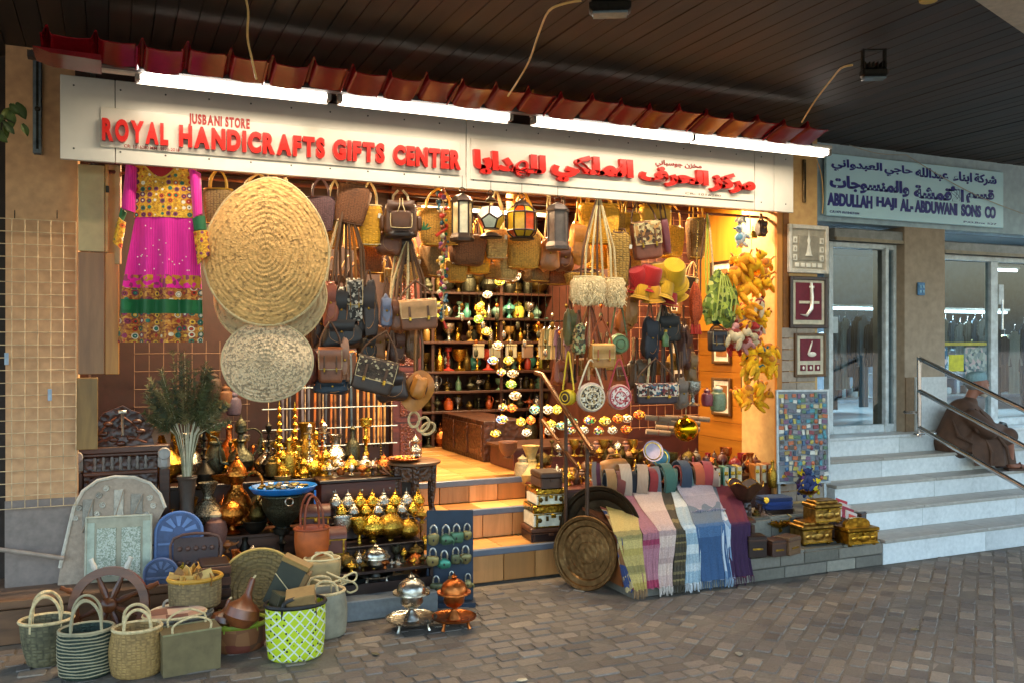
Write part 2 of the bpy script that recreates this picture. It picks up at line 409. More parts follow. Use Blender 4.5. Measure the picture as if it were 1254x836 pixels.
def sett(L, w):                                        # worn block: chipped eight-sided top
    q = rr.uniform; x, y = L/2, w/2; o_ = [(-x, -y+q(.004, .014)), (-x+q(.004, .014), -y), (x-q(.004, .014), -y), (x, -y+q(.004, .014)), (x, y-q(.004, .014)), (x-q(.004, .014), y), (-x+q(.004, .014), y), (-x, y-q(.004, .014))]
    vs = [(p*1.0, r*1.0, -.03) for p, r in o_]+[(p, r, -.004) for p, r in o_]+[(p*.93, r*.91, .003) for p, r in o_]
    return vs, [tuple(range(16, 24))]+[(k*8+i, k*8+(i+1) % 8, k*8+8+(i+1) % 8, k*8+8+i) for k in range(2) for i in range(8)]
bb0 = {k: [B().add(*sett(L-rr.uniform(.008, .016), bw-rr.uniform(.008, .016))).mesh('brick', m, False) for m in brick_m] for k, L in enumerate(LENS)}
for b in inv[:290]: o = link('brick', rr.choice(bb0[b[3]]), pv); o.matrix_world = brick_m4(b[0], b[1], b[2])
rest = [B() for _ in brick_m]
for b in bks:
    if b in near: continue
    rest[rr.randrange(len(rest))].add(*sett(LENS[b[3]]-rr.uniform(.008, .016), bw-rr.uniform(.008, .016)), brick_m4(b[0], b[1], b[2]))
for q, r_ in enumerate(rest):
    o = ob('brick_paving', r_, brick_m[q], pv, False); o['kind'] = 'stuff'
# bits of litter and a pale chipped patch on the paving
for i, (px, py, c, lb) in enumerate(((640, 832, 'c8b898', 'pale flat chip of stone on the paving at the bottom of the picture'), (905, 800, '8a8270', 'small crumpled scrap of paper on the paving right of the scarves'), (460, 800, '6a5c3c', 'dry leaf on the paving in front of the silver burner'), (1120, 770, '75684a', 'dry leaf on the paving before the marble steps'))):
    p = PZ(px, py, .006); o = ob('litter', B().ell((0, 0, .002), (.03, .018, .004), 9, 6, jit=.5, sd=i), plain(c, .8), None, True, loc=p, rz=i*1.1); tag(o, lb, 'litter')

# ---- floors and steps
def slabs(y0, y1, x0, x1, z, zb=0.0): return B().box(((x0+x1)/2, (y0+y1)/2, (z+zb)/2), (x1-x0, y1-y0, z-zb))
pl = struct('platform', slabs(5.76, 7.4, -3.2, 1.36, .25), plain('6a5443', .7))
ob('edge_board', B().box((-.92, 5.745, .23), (4.5, .05, .05), bev=.006).box((-.92, 5.75, .1), (4.5, .02, .19)), wood('6a4a30', None, 0), pl, False)
# shop floor (wooden tiles) and centre stairs
FZ = .637
tile_m = [wood(c, d, 0, .28, 2.0) for c, d in (('cf9a58', 'a87440'), ('c08a4c', '9a6634'), ('d8a868', 'b07e48'))]
sf = struct('shop_floor', B().box((2.6, 9.07, .30), (6.2, 5.1, .59)), plain('4a2f1a', .6))
for j in range(14):
    for i in range(12):
        x = .9+i*.3; y = 6.62+j*.3
        if y > 6.55 and 1.9 < x < 4.6: link('tile', B().box((0, 0, 0), (.294, .294, .03), bev=.003).mesh('tile', tile_m[(i*7+j*3) % 3], False) if (i, j) == (4, 0) else None or bpy.data.meshes.get('tile_%d' % ((i*7+j*3) % 3)) or B().box((0, 0, 0), (.294, .294, .03), bev=.003).mesh('tile_%d' % ((i*7+j*3) % 3), tile_m[(i*7+j*3) % 3], False), sf, loc=(x, y, .612+.01))
st = struct('stairs', B().box((2.3, 6.4, .1), (1.4, .9, .2)).box((2.3, 6.49, .28), (1.4, .5, .3)), plain('6a4524', .7))
steps = [(5.86, .242, .0), (6.19, .46, .242), (6.47, FZ, .46)]
for k, (y, z, zb) in enumerate(steps):
    x0, x1 = 1.55, (3.04 if k == 0 else 3.0)
    n = 6
    for i in range(n):                                 # riser tiles, each its own piece
        wd = (x1-x0)/n
        ob('tile', B().box((0, 0, 0), (wd-.005, .03, z-zb-.05), bev=.003), wood(rr.choice(('c08650', 'b27840', 'ce965e')), '9a6a38', 2, .4, 1.6), st, False, loc=(x0+wd*(i+.5), y+.012, (z+zb)/2-.02))
        dp = .34 if k < 2 else .12
        ob('tile', B().box((0, 0, 0), (wd-.004, dp, .028), bev=.003), tile_m[(i+k) % 3], st, False, loc=(x0+wd*(i+.5), y+.02+dp/2, z-.014))
    ob('nosing', B().box(((x0+x1)/2, y-.006, z-.022), (x1-x0, .03, .048), bev=.006), plain('5f6672', .35, 0.0, .1), st, False)
# stone steps of the neighbouring shop, marble
marb = stone('c8cccc', 2.2, .16, .4, .12)
marb2 = stone('a09a90', 1.4, .12, .4, .08)
rs_steps = [(5.10, .19, 0), (5.37, .365, .19), (5.60, .53, .365), (5.80, .70, .53), (5.98, .865, .70)]
ms = struct('marble_steps', B().box((8.0, 6.4, .05), (5.4, 2.5, .1)), marb2)
for k, (y, z, zb) in enumerate(rs_steps):
    xx = 5.37
    wd = 1.12
    while xx < 10.6:
        off = wd-(k % 2)*.4 if xx == 5.37 else wd
        x1 = min(xx+off, 10.7)
        ob('slab', B().box((0, 0, 0), (x1-xx-.003, .9, z-zb-.026), bev=.002), marb, ms, False, loc=((xx+x1)/2, y+.455, (z+zb)/2-.013))
        ob('tread', B().box((0, 0, 0), (x1-xx-.003, .5, .026), bev=.004), marb2 if k < 4 else marb, ms, False, loc=((xx+x1)/2, y+.235, z-.0125))
        xx = x1
# stone-faced display stage in front of the shop, right of the stairs
stg = struct('stone_stage', B().box((4.25, 5.5, .07), (2.2, .76, .14)).box((4.25, 5.72, .24), (2.2, .42, .2)), stone('5f5a50', 2))
sm_ = [stone(c, 3.0, .2, .6, .3) for c in ('6b665c', '7d786c', '9a988c', '5d594f', '85837a')]
for (yf, z0, z1) in ((5.12, .002, .085), (5.12, .09, .17), (5.5, .175, .34)):
    x = 3.14; k = rr.random()*.2
    while x < 5.36:
        w = rr.uniform(.2, .42); x1 = min(x+w, 5.365)
        if 5.365-x1 < .1: x1 = 5.365
        ob('stone', B().box((0, 0, 0), (x1-x-.006, .04, z1-z0-.004), bev=.003), rr.choice(sm_), stg, False, loc=((x+x1)/2, yf, (z0+z1)/2)); x = x1
x = 3.14
while x < 5.3:
    x1 = min(x+.37, 5.365)
    ob('stone', B().box((0, 0, 0), (x1-x-.005, .36, .03), bev=.003), rr.choice(sm_[1:]), stg, False, loc=((x+x1)/2, 5.3, .1695))
    ob('stone', B().box((0, 0, 0), (x1-x-.005, .36, .03), bev=.003), rr.choice(sm_[1:]), stg, False, loc=((x+x1)/2, 5.68, .342)); x = x1
# ---- ceiling of the passage: dark boards; pale soffit beyond its edge
CZ = 3.42
ce = struct('ceiling', B().box((3, 4.5, CZ+.12), (16, 9.0, .1)), plain('120b07', .8))
bm_ = [wood(c, d, 1, .6, 1.2) for c, d in (('33200f', '190f07'), ('2c1b0f', '160d06'), ('382313', '1c1108'))]
x = -3.6; i = 0
e0, e1 = Vector((3.9, 3.16)), Vector((4.65, 3.42)); ed = (e1-e0).normalized()
def edge_y(x): return e0.y+(x-e0.x)*ed.y/ed.x
while x < 10.6:
    y0 = max(edge_y(x), 1.2) if x > 0 else 1.2
    ln = 8.9-y0
    ob('plank', B().box((0, 0, 0), (.1085, ln, .02), bev=.003), bm_[i % 3], ce, False, loc=(x+.055, y0+ln/2, CZ+.06-rr.uniform(0, .004)-.02)); x += .112; i += 1
pm = stone('b7ac97', 2, .08, .6, .1)
so_ = struct('soffit', B().box((5.5, 2.2, CZ+.09), (9, 2.2, .1)), pm)
x = -3.6
th_ = atan2(ed.y, ed.x)
for i in range(3):
    for j in range(16):
        c = e0+ed*((j-5)*.62+.3)+Vector((-ed.y, ed.x))*(-.165-i*.33)
        ob('panel', B().box((0, 0, 0), (.612, .322, .02), bev=.003), pm, so_, False, loc=(c.x, c.y, CZ+.0), rz=th_)
# ---- walls
def wall(name, x0, x1, y0, y1, z0, z1, m): return struct(name, B().box(((x0+x1)/2, (y0+y1)/2, (z0+z1)/2), (x1-x0, y1-y0, z1-z0)), m)
pm1 = stone('c0946a', 1.3, .12, .75, .15)
wall('pillar', -.575, -.19, 6.06, 6.45, .25, CZ+.03, pm1)
ob('plinth', B().box((-.3825, 6.052, .5), (.39, .012, .52)), stone('7b6e66', 2, .1, .7, .1), bpy.data.objects['pillar'], False)
wall('wall_left', -3.5, -.58, 6.3, 6.5, .25, CZ+.03, plain('2a2019', .8))
wall('wall_inside_left', -.2, -.14, 6.45, 8.0, .25, 3.0, plain('3a221a', .7))
wall('wall_alcove', -.14, 2.12, 7.3, 7.36, .25, 3.0, plain('2c1512', .6))
wall('wall_alcove_side', 2.12, 2.2, 7.22, 8.95, .25, 3.0, plain('4a2416', .6))
wall('wall_back', 2.0, 6.2, 8.95, 9.05, .3, 3.0, plain('35190f', .7))
wall('wall_partition', 4.27, 5.06, 7.02, 7.09, .3, 3.0, plain('451b14', .5))
wall('wall_room_right', 4.27, 4.33, 7.09, 8.95, .3, 3.0, plain('4a2416', .6))
rw = struct('wall_inside_right', B().box((5.08, 6.45, 1.6), (.06, 1.2, 2.9)), plain('7c4a14', .6))
for k in range(9):
    ob('plank', B().box((0, 0, 0), (.014, 1.15, .148), bev=.003), wood('b87624', '94581a', 1, .35, 1.5), rw, False, loc=(5.043, 6.43, .45+k*.15))
ob('panel', B().box((5.043, 6.43, 2.42), (.014, 1.15, 1.25)), wood('c98a2c', 'ad701d', 2, .4, 1.0), rw, False)
wall('pillar_right', 4.985, 5.42, 5.86, 6.3, .3, CZ+.03, stone('cfa468', 1.3, .1, .7, .12))
ob('edge_post', B().box((5.0, 5.852, 1.75), (.05, .03, 2.1)), wood('c07f2b', '9c5f1c', 2), bpy.data.objects['pillar_right'], False)
# niche tiles under the frames on the right pillar: pale bricks
for k in range(16):
    for i in range(2):
        ob('brick', B().box((0, 0, 0), (.195, .012, .083), bev=.002), stone('a09080', 3, .15, .7, .2), bpy.data.objects['pillar_right'], False, loc=(5.09+i*.2+(0 if k % 2 else 0), 5.853, .42+k*.09))
shop_ceil = struct('shop_ceiling', B().box((2.43, 7.5, 3.05), (5.24, 3.0, .06)), plain('3a1a10', .7))
for k in range(13): ob('slat', B().box((0, 0, 0), (5.1, .05, .035), bev=.004), wood('5a2a18', '35160c', 0), shop_ceil, False, loc=(2.45, 5.98+k*.24, 3.0))
wall('lintel', -.2, 5.06, 5.9, 6.0, 2.86, CZ+.03, plain('30190f', .7))
for k in range(3): ob('rail', B().tube([(-.15, 5.93+.03*k, 2.83-k*.05), (5.0, 5.93+.03*k, 2.83-k*.05)], .012), plain('5a2c1c', .5), bpy.data.objects['lintel'])
# ---- neighbouring shop
gw = stone('8a7763', 1.2, .08, .7, .12)
wall('wall_above_shops', 5.42, 16.5, 6.12, 6.3, 2.76, CZ+.03, stone('a4bcc8', 1.2, .06, .7, .1))
SY = 6.25
q0 = P(1097, 400, SY).x; q1 = P(1143, 400, SY).x
wp = wall('pillar_between_doors', q0-.03, q1, 6.12, 6.5, .865, 2.76, stone('9b8974', 1.2, .08, .7, .1))
ob('marble_facing', B().box(((q0+q1)/2+.05, 6.11, 1.12), (q1-q0-.09, .02, .5)), marb, wp, False)
ob('plinth_tile', B().box((q0+.02, 6.11, 1.12), (.1, .016, .5)), stone('8d7358', 2), wp, False)
wall('shop_side_wall', 5.4, 5.46, 6.3, 9.5, .3, 3.0, plain('5a6a74', .7))
wall('shop_back_wall', 5.4, 16.5, 9.4, 9.5, .3, 3.0, plain('4c5a66', .7))
struct('neighbour_floor', B().box((11, 7.9, .83), (11.2, 3.2, .06)), plain('6a6f72', .3))
struct('neighbour_ceiling', B().box((11, 7.9, 2.9), (11.2, 3.2, .06)), plain('35434c', .7))
# ================================================================ SHOP SIGN
F_ = {}
for c in range(0xFE70, 0xFEFD):
    d = unicodedata.decomposition(chr(c)).split()
    if len(d) in (2, 3): F_[(''.join(chr(int(q, 16)) for q in d[1:]), d[0][1:-1])] = chr(c)
def shape(s):                                            # joined Arabic letter forms, right to left
    m = {'\u0001': 'لا', '\u0002': 'لأ'}
    for k, v in m.items(): s = s.replace(v, k)
    out = []
    dual = lambda ch: (m.get(ch, ch), 'initial') in F_
    join = lambda ch: (m.get(ch, ch), 'final') in F_
    for i, ch in enumerate(s):
        p = i > 0 and dual(s[i-1]) and join(ch)
        n = i+1 < len(s) and dual(ch) and join(s[i+1])
        k = 'medial' if p and n else 'final' if p else 'initial' if n else 'isolated'
        out.append(F_.get((m.get(ch, ch), k), ch))
    return ''.join(reversed(out))
DG = None
def glyph(txt, bold=0.0, ext=.0, bev=0.0):
    c = bpy.data.curves.new('lettering', 'FONT'); c.body = txt; c.offset = bold; c.extrude = ext; c.resolution_u = 4
    o = bpy.data.objects.new('lettering', c); COL.objects.link(o)
    dg = bpy.context.evaluated_depsgraph_get(); dg.update()
    me = bpy.data.meshes.new_from_object(o.evaluated_get(dg)); bpy.data.objects.remove(o); bpy.data.curves.remove(c)
    return me
def bounds(me):
    xs = [v.co.x for v in me.vertices]; ys = [v.co.y for v in me.vertices]
    return min(xs), max(xs), min(ys), max(ys)
def put_text(parent, word, x0, x1, z0, z1, y, mat, bold=.02, depth=.02, name='letter', split=True, descend=False):
    """word drawn to fill x0..x1, z0..z1 on a plane facing the street"""
    glyphs = []; pen = 0
    if split:
        full = glyph(word, bold); B_ = bounds(full); bpy.data.meshes.remove(full)
        for i, ch in enumerate(word):
            me = glyph(ch, bold, .5); b = bounds(me)
            glyphs.append((me, pen-b[0], 0)); pen += (b[1]-b[0])+.10
        tot = pen-.10; yb0, yb1 = 0-bold, B_[3]
    else:
        me = glyph(word, bold, .5); b = bounds(me); glyphs.append((me, -b[0], 0)); tot = b[1]-b[0]; yb0, yb1 = b[2], b[3]
    sx = (x1-x0)/tot; sz = (z1-z0)/(yb1-yb0)
    for me, dx, _ in glyphs:
        for v in me.vertices:
            X, Y, Z = v.co
            v.co = (x0+(X+dx)*sx, y-depth*(Z+.5), z0+(Y-yb0)*sz)
        me.materials.clear(); me.materials.append(mat); me.update()
        link(name, me, parent)
white_p = plain('cbc6bb', .3, 0.0, .10, 2.2)
sign = thing('shop_sign', 'long white shop sign with raised red letters over the handicrafts shop', 'sign', (0, 0, 0))
SGY = 5.70; z0s, z1s = 2.735, 3.215
xs_ = [-.272, -.13-.0, 2.17, 4.22, 4.62, 5.03]
xs_[1] = P(141, 200, SGY).x; xs_[2] = P(571, 200, SGY).x; xs_[3] = P(924, 200, SGY).x; xs_[4] = P(948, 200, SGY).x; xs_[5] = P(972, 200, SGY).x
for i in range(5):
    ob('panel', B().box((0, 0, 0), (xs_[i+1]-xs_[i]-.004, .03, z1s-z0s), bev=.003), white_p, sign, False, loc=((xs_[i]+xs_[i+1])/2, SGY+.015, (z0s+z1s)/2))
pa = [P(123, 0, SGY).x, P(563, 0, SGY).x]; pb = [P(576, 0, SGY).x, P(922, 0, SGY).x]
for (x0, x1, za, zb) in ((pa[0], pa[1], 2.82, 3.05), (pb[0], pb[1], 2.80, 3.08)):
    ob('letter_plate', B().box(((x0+x1)/2, SGY-.006, (za+zb)/2), (x1-x0, .008, zb-za), bev=.002), plain('cdc6b8', .25, 0.0, .05, 3.0), sign, False)
for i in range(22):
    x = -.2+i*.245
    for z in (2.80, 3.16): ob('screw', B().lathe([(.006, 0), (.004, .003), (0, .004)], 6, Matrix.Translation((x, SGY-.001, z)) @ Matrix.Rotation(rad(90), 4, 'X')), plain('3a3835', .5), sign)
red = plain('c21408', .3, 0.0, .08); redp = plain('9e1a14', .5, 0.0, .08)
X = lambda px: P(px, 200, 5.68).x
for w, a_, b_ in (('ROYAL', 125, 206), ('HANDICRAFTS', 219, 397), ('GIFTS', 407, 470), ('CENTER', 481, 563)):
    put_text(sign, w, X(a_), X(b_), 2.852, 2.982, SGY-.01, red, .055, .035)
for w, a_, b_ in (('JUSBANI', 231, 272), ('STORE', 276, 306)):
    put_text(sign, w, X(a_), X(b_), 3.0, 3.062, SGY-.01, redp, .05, .004)
put_text(sign, 'CR: 1016280 MM -5971-2018', X(152), X(220), 2.826, 2.845, SGY-.01, redp, .01, .002, 'fine_print', False)
for w, a_, b_, zz, zt in (('للهدايا', 579, 667, 2.835, 3.0), ('الملكي', 674, 774, 2.83, 3.03), ('الحرف', 782, 866, 2.855, 3.0), ('مركز', 868, 923, 2.845, 3.0)):
    put_text(sign, shape(w), X(a_), X(b_), zz, zt, SGY-.01, red, .06, .035, 'word', False)
put_text(sign, shape('مخزن جوسباني'), X(803), X(860), 3.0, 3.055, SGY-.012, redp, .03, .003, 'small_word', False)
put_text(sign, 'CR: 1016280', X(840), X(884), 2.815, 2.83, SGY-.01, plain('6b5a50'), .0, .002, 'fine_print', False)
# ---- awning of red metal tiles, seen from below
aw = thing('tile_awning', 'row of glossy dark red metal roof tiles above the white sign', 'awning', (0, 0, 0))
m_tile = plain('780e16', .2, 0.0, .5, 5.0)
pit = .2215; xa = -.33
for i in range(23):
    w = pit
    def f(u, v, i=i):
        x = u*w; s_ = u
        rib = .045*math.exp(-((s_-.14)/.06)**4); sag = -.006*sin(pi*min(1, max(0, (s_-.25)/.75)))
        y = -.2*v+(.01*sin(i*1.7)); z = .072*v+rib*(.5+.5*v)+sag
        if v > .98: z -= .006
        return (x, y, z)
    b = B().slab(f, 24, 4, Vector((0, 0, .006)))
    ob('tile', b, m_tile, aw, True, loc=(xa+i*pit, 5.24, 3.165+.008*sin(i*2.3)))
ob('batten', B().box((2.2, 5.27, 3.185), (5.2, .06, .035)).box((2.2, 5.5, 3.25), (5.2, .03, .05)), plain('2a1c18', .6), aw, False)
ob('end_cap', B().prism([(-.36, 3.155), (-.28, 3.13), (-.05, 3.12), (-.05, 3.15)], 5.0, 5.26), m_tile, aw, False)
for k in range(8): ob('bracket', B().box((-.1+k*.7, 5.46, 3.235), (.03, .5, .03)), m_dkm, aw, False)
# ---- four lit tubes
TY = 5.36
tubes = [(172, 399), (419, 622), (656, 846), (850, 1012)]
for i, (a_, b_) in enumerate(tubes):
    x0, x1 = P(a_, 0, TY).x, P(b_, 0, TY).x; xc = (x0+x1)/2; L = x1-x0
    t = thing('tube_light', '%s lit white tube light along the top of the shop sign' % ('leftmost', 'second from the left', 'third from the left', 'rightmost')[i], 'tube light', (xc, TY, 3.165), group='tube lights over the shop sign')
    ob('housing', B().box((0, .0, .028), (L+.06, .075, .03), bev=.006), plain('c9c4ba', .4), t)
    ob('tube', B().tube([(-L/2, 0, -.006), (L/2, 0, -.006)], .024, 10), emit('fff6ea', 3.0), t)
    ob('shade_lip', B().box((0, .041, -.004), (L+.04, .004, .066)), plain('c9c4ba', .4), t)  # lip added behind the tube to shade the top of the sign
    for sx in (-1, 1): ob('lamp_holder', B().box((sx*(L/2+.014), 0, -.004), (.028, .06, .055), bev=.005), plain('8a837a', .5), t)
    li = bpy.data.lights.new('lamp', 'AREA'); li.shape = 'RECTANGLE'; li.size = L; li.size_y = .05; li.energy = TUBE_W; li.color = (1, .82, .58)
    lo = bpy.data.objects.new('lamp', li); COL.objects.link(lo); lo.parent = t; lo.location = (0, 0, -.034)
t = thing('unlit_tube_light', 'unlit pale tube housing at the left end above the sign', 'tube light', (P(127, 0, TY).x, TY, 3.18))
ob('housing', B().box((0, 0, .01), (.4, .075, .05), bev=.008), plain('c9bfae', .4), t)
# ---- wires and flood lights
m_wire = plain('d6b06a', .5)
def wire(label, pts, r=.006):
    o = ob('cable', B().tube(pts, r, 6), m_wire); tag(o, label, 'cable')
def curve(a_, b_, sag, n=14, side=(0, 0, 0)):
    a_, b_ = Vector(a_), Vector(b_); return [a_.lerp(b_, i/n)+(Vector((0, 0, -sag))+Vector(side))*sin(pi*i/n) for i in range(n+1)]
wire('thin yellow cable dropping from the ceiling onto the left of the awning', [P(300, -6, 4.6), P(304, 15, 4.65), P(303, 45, 4.75), P(309, 75, 4.83), P(314, 97, 4.93)])
wire('long yellow cable curving from the ceiling floodlight to the middle of the awning', [P(712, 1, 3.8), P(690, 5, 3.85), P(672, 14, 3.95), P(661, 38, 4.2), P(648, 75, 4.5), P(632, 103, 4.75), P(622, 118, 4.9)])
wire('short yellow cable from the far floodlight to the right of the awning', [P(1044, 80, 3.95), P(1030, 84, 4.05), P(1018, 98, 4.3), P(998, 124, 4.65), P(982, 150, 4.93)])
wire('thin grey cable drooping down the right pillar beside the blue sign', [P(1000, 195, 5.83), P(1006, 215, 5.83), P(1008, 245, 5.83), P(1007, 262, 5.83)], .004)
def flood(label, px, py, Y, w, rz):
    p = P(px, py, Y); t = thing('floodlight', label, 'floodlight', p, rz=rz)
    ob('body', B().box((0, 0, 0), (w, w*.55, .05), bev=.012), m_dkm, t)
    ob('lens', B().box((0, 0, -.032), (w*.84, w*.42, .012), bev=.003), plain('6d7d85', .15), t)
    for k in range(6): ob('fin', B().box((-w*.4+k*w*.16, 0, .04), (.006, w*.5, .035)), m_dkm, t, False)
    ob('bracket', B().box((-w*.42, 0, .06), (.012, .03, .16)).box((w*.42, 0, .06), (.012, .03, .16)).box((0, 0, .135), (w*.86, .03, .008)), m_dkm, t, False)
flood('black ceiling floodlight at the top edge of the picture with a curled cable', 747, 10, 3.75, .2, -.5)
flood('dark ceiling floodlight on a bracket above the blue sign', 1070, 90, 3.95, .15, -.45)
t = thing('ceiling_lamp_shade', 'small yellow plastic shade fixed at the ceiling edge', 'lamp', P(1137, 2, 3.05)); ob('shade', B().lathe([(.04, 0), (.045, .02), (.03, .04), (0, .045)], 12), plain('c9a018', .4), t); ob('mount', B().lathe([(.02, .045), (.02, .12)], 8), m_dkm, t)
# ---- fittings on the left pillar
gr = thing('wire_grid', 'rusty cream wire grid hanging on the left pillar', 'grid', (-.38, 5.99, .9))
gx0, gx1 = P(-2, 0, 5.99).x, P(93, 0, 5.99).x; gz0, gz1 = P(50, 620, 5.99).z, P(50, 270, 5.99).z
m_gr = plain('c2a680', .5, 0.0, .4)
for k in range(7): ob('wire', B().tube([(gx0+(gx1-gx0)*k/6+.38, 0, gz0-.9), (gx0+(gx1-gx0)*k/6+.38, 0, gz1-.9)], .0028, 5), m_gr, gr)
for k in range(24): z = gz0+(gz1-gz0)*k/23-.9; ob('wire', B().tube([(gx0+.38, -.006, z), (gx1+.38, -.006, z)], .0028, 5), m_gr, gr)
for px in (18, 70): ob('hook', B().tube([P(px, 268, 5.99)-Vector((-.38, 5.99, .9)), P(px, 262, 5.985)-Vector((-.38, 5.99, .9)), P(px, 258, 6.05)-Vector((-.38, 5.99, .9))], .003, 5), m_dkm, gr)
for (px, py, la) in ((8, 439, 'small pale blue tag clipped near the left edge of the wire grid'), (61, 483, 'small pale blue tag clipped inside the wire grid')):
    o = ob('clip_tag', B().box((0, 0, 0), (.022, .006, .07), bev=.004), plain('8f9fb0', .5), None, loc=P(px, py, 5.975)); tag(o, la, 'tag')
t = thing('channel_bar', 'grey slotted metal bar screwed upright on the left pillar', 'bar', P(46, 130, 6.04))
ob('bar', B().box((0, 0, 0), (.05, .03, .58), bev=.02), metal('6d7478', .4, .4), t); ob('slot', B().box((0, -.014, 0), (.014, .01, .52)), m_dkm, t); ob('bolt', B().lathe([(.018, 0), (.012, .014), (0, .016)], 8, Matrix.Translation((0, -.016, -.02)) @ Matrix.Rotation(rad(90), 4, 'X')), m_dkm, t)
t = thing('channel_bar', 'thin dark slotted bar upright on the right pillar beside the sign', 'bar', P(985, 222, 5.845))
ob('bar', B().box((0, 0, 0), (.03, .02, .36), bev=.012), metal('6d5a40', .4, .4), t); ob('slot', B().box((0, -.01, 0), (.008, .008, .3)), m_dkm, t)
o = ob('pipe', B().tube([P(-10, 671, 5.9), P(35, 677, 5.92), P(78, 683, 5.94)], .013, 8), plain('8f8276', .5)); tag(o, 'grey pipe running low across the left pillar', 'pipe')
lf = thing('hanging_plant', 'green leaves of a plant poking in from the left in front of the pillar', 'plant', P(2, 150, 5.3))
rl = random.Random(5)
for k in range(16):
    dx, dz = rl.uniform(-.06, .11), rl.uniform(-.08, .07); w = rl.uniform(.03, .05)
    ob('leaf', B().slab(lambda u, v, w=w: ((u-.5)*w*1.1*sin(pi*min(1, v*.9+.08)), .012*sin(u*3), -v*w*1.9), 4, 5, .001), plain(rl.choice(('4b5a20', '3a4a1c', '5f6a2a')), .6), lf, True, loc=(dx, rl.uniform(-.05, .05), dz+.05), rot=(rl.uniform(-.5, .5), rl.uniform(-.9, .9), rl.uniform(-.8, .8)))
ob('stem', B().tube([(-.15, 0, .02), (-.03, 0, .04), (.06, 0, 0)], .004, 5), plain('3a3a1c'), lf)
# cupboard of boards beside the left pillar
cb = thing('cupboard', 'tall narrow cupboard with cream top panel and brown lower panel beside the left pillar', 'cupboard', P(112, 458, 5.97))
CX = cb.location; rel = lambda px, py, Y: P(px, py, Y)-CX
def quad_panel(name, px0, px1, y0, y1, Y, m, dpt=.02):
    a_ = rel(px0, y1, Y); b_ = rel(px1, y0, Y); xm = (a_.x+b_.x)/2
    zz0 = rel((px0+px1)/2, y1, Y).z; zz1 = rel((px0+px1)/2, y0, Y).z
    ob(name, B().box((xm, a_.y+dpt/2, (zz0+zz1)/2), (b_.x-a_.x, dpt, zz1-zz0), bev=.003), m, cb, False)
quad_panel('upper_panel', 95.5, 128, 202, 308, 5.97, plain('a9966a', .45, 0.0, .1)); quad_panel('lower_panel', 95.5, 128, 308.8, 458, 5.972, wood('97683a', '7a4f28', 2, .4))
quad_panel('side_post', 128.5, 146, 310, 458, 5.985, wood('c98a2e', 'a86a1c', 2, .4)); quad_panel('pilaster', 128.6, 133, 200, 309, 5.975, plain('b08a4c', .4))
ob('door_leaf', B().box((0, 0, 0), (.1, .02, .62), bev=.004), plain('a98352', .4, 0.0, .15), cb, False, loc=rel(140, 262, 6.0), rz=-.75)
quad_panel('lower_post', 93, 120, 462, 550, 6.02, wood('a07a3c', '7c5a28', 2)); ob('latch', B().box(rel(131.5, 232, 5.965), (.02, .008, .04)), m_dkm, cb, False)
# ================================================================ NEIGHBOUR SHOP FRONT
bs = thing('shop_sign', 'pale blue shop sign with dark blue lettering over the neighbouring shop', 'sign', (0, 0, 0))
BY = 6.05; X2 = lambda px: P(px, 240, BY).x
bx0, bx1 = X2(1012), X2(1229); Zb = lambda py, px: P(px, py, BY).z
bz0, bz1 = 2.80, 3.345
ob('board', B().box(((bx0+bx1)/2, BY+.015, (bz0+bz1)/2), (bx1-bx0, .03, bz1-bz0), bev=.004), plain('c0ecff', .3, 0.0, .04, 2.0), bs, False)
nb = plain('101f86', .4, 0.0, .06)
def words(parent, ws, z0, z1, **k):
    for w, a_, b_, ar in ws: put_text(parent, shape(w) if ar else w, X2(a_), X2(b_), z0, z1, BY-.001, nb, k.get('bold', .03), .004, 'word', False)
for w, a_, b_ in (('ABDULLAH', 1009, 1068), ('HAJI', 1073, 1098), ('AL-', 1102, 1118), ('ABDUWANI', 1120, 1172), ('SONS', 1177, 1201), ('CO', 1206, 1219)):
    a_ = max(a_, 1013); put_text(bs, w, X2(a_), X2(b_), 2.885, 3.0, BY-.001, nb, .05, .004, 'word', False)
for w, a_, b_ in (('قسم', 1183, 1217), ('الأقمشة', 1119, 1180), ('والمنسوجات', 1016, 1113)): put_text(bs, shape(w), X2(a_), X2(b_), 3.015, 3.16, BY-.001, nb, .045, .004, 'word', False)
for w, a_, b_ in (('شركة', 1193, 1220), ('ابناء', 1167, 1190), ('عبدالله', 1121, 1161), ('حاجي', 1083, 1117), ('العبدواني', 1018, 1080)): put_text(bs, shape(w), X2(a_), X2(b_), 3.195, 3.305, BY-.001, nb, .03, .004, 'word', False)
put_text(bs, 'C.R.1471 01/15427/104', X2(1016), X2(1052), 2.825, 2.845, BY-.001, nb, .01, .003, 'fine_print', False)
put_text(bs, 'P.O.Box 527', X2(1180), X2(1220), 2.825, 2.842, BY-.001, nb, .0, .003, 'fine_print', False)
o = ob('cable', B().tube(curve(P(1040, 178, 6.02), P(1110, 190, 6.02), .03)+curve(P(1110, 190, 6.02), P(1253, 262, 6.02), .05), .004, 5), plain('a8a296')); tag(o, 'thin grey cable looping across the blue sign', 'cable')
alu = metal('aeb6ba', .35, .15)
alu2 = plain('c3cbcd', .35)
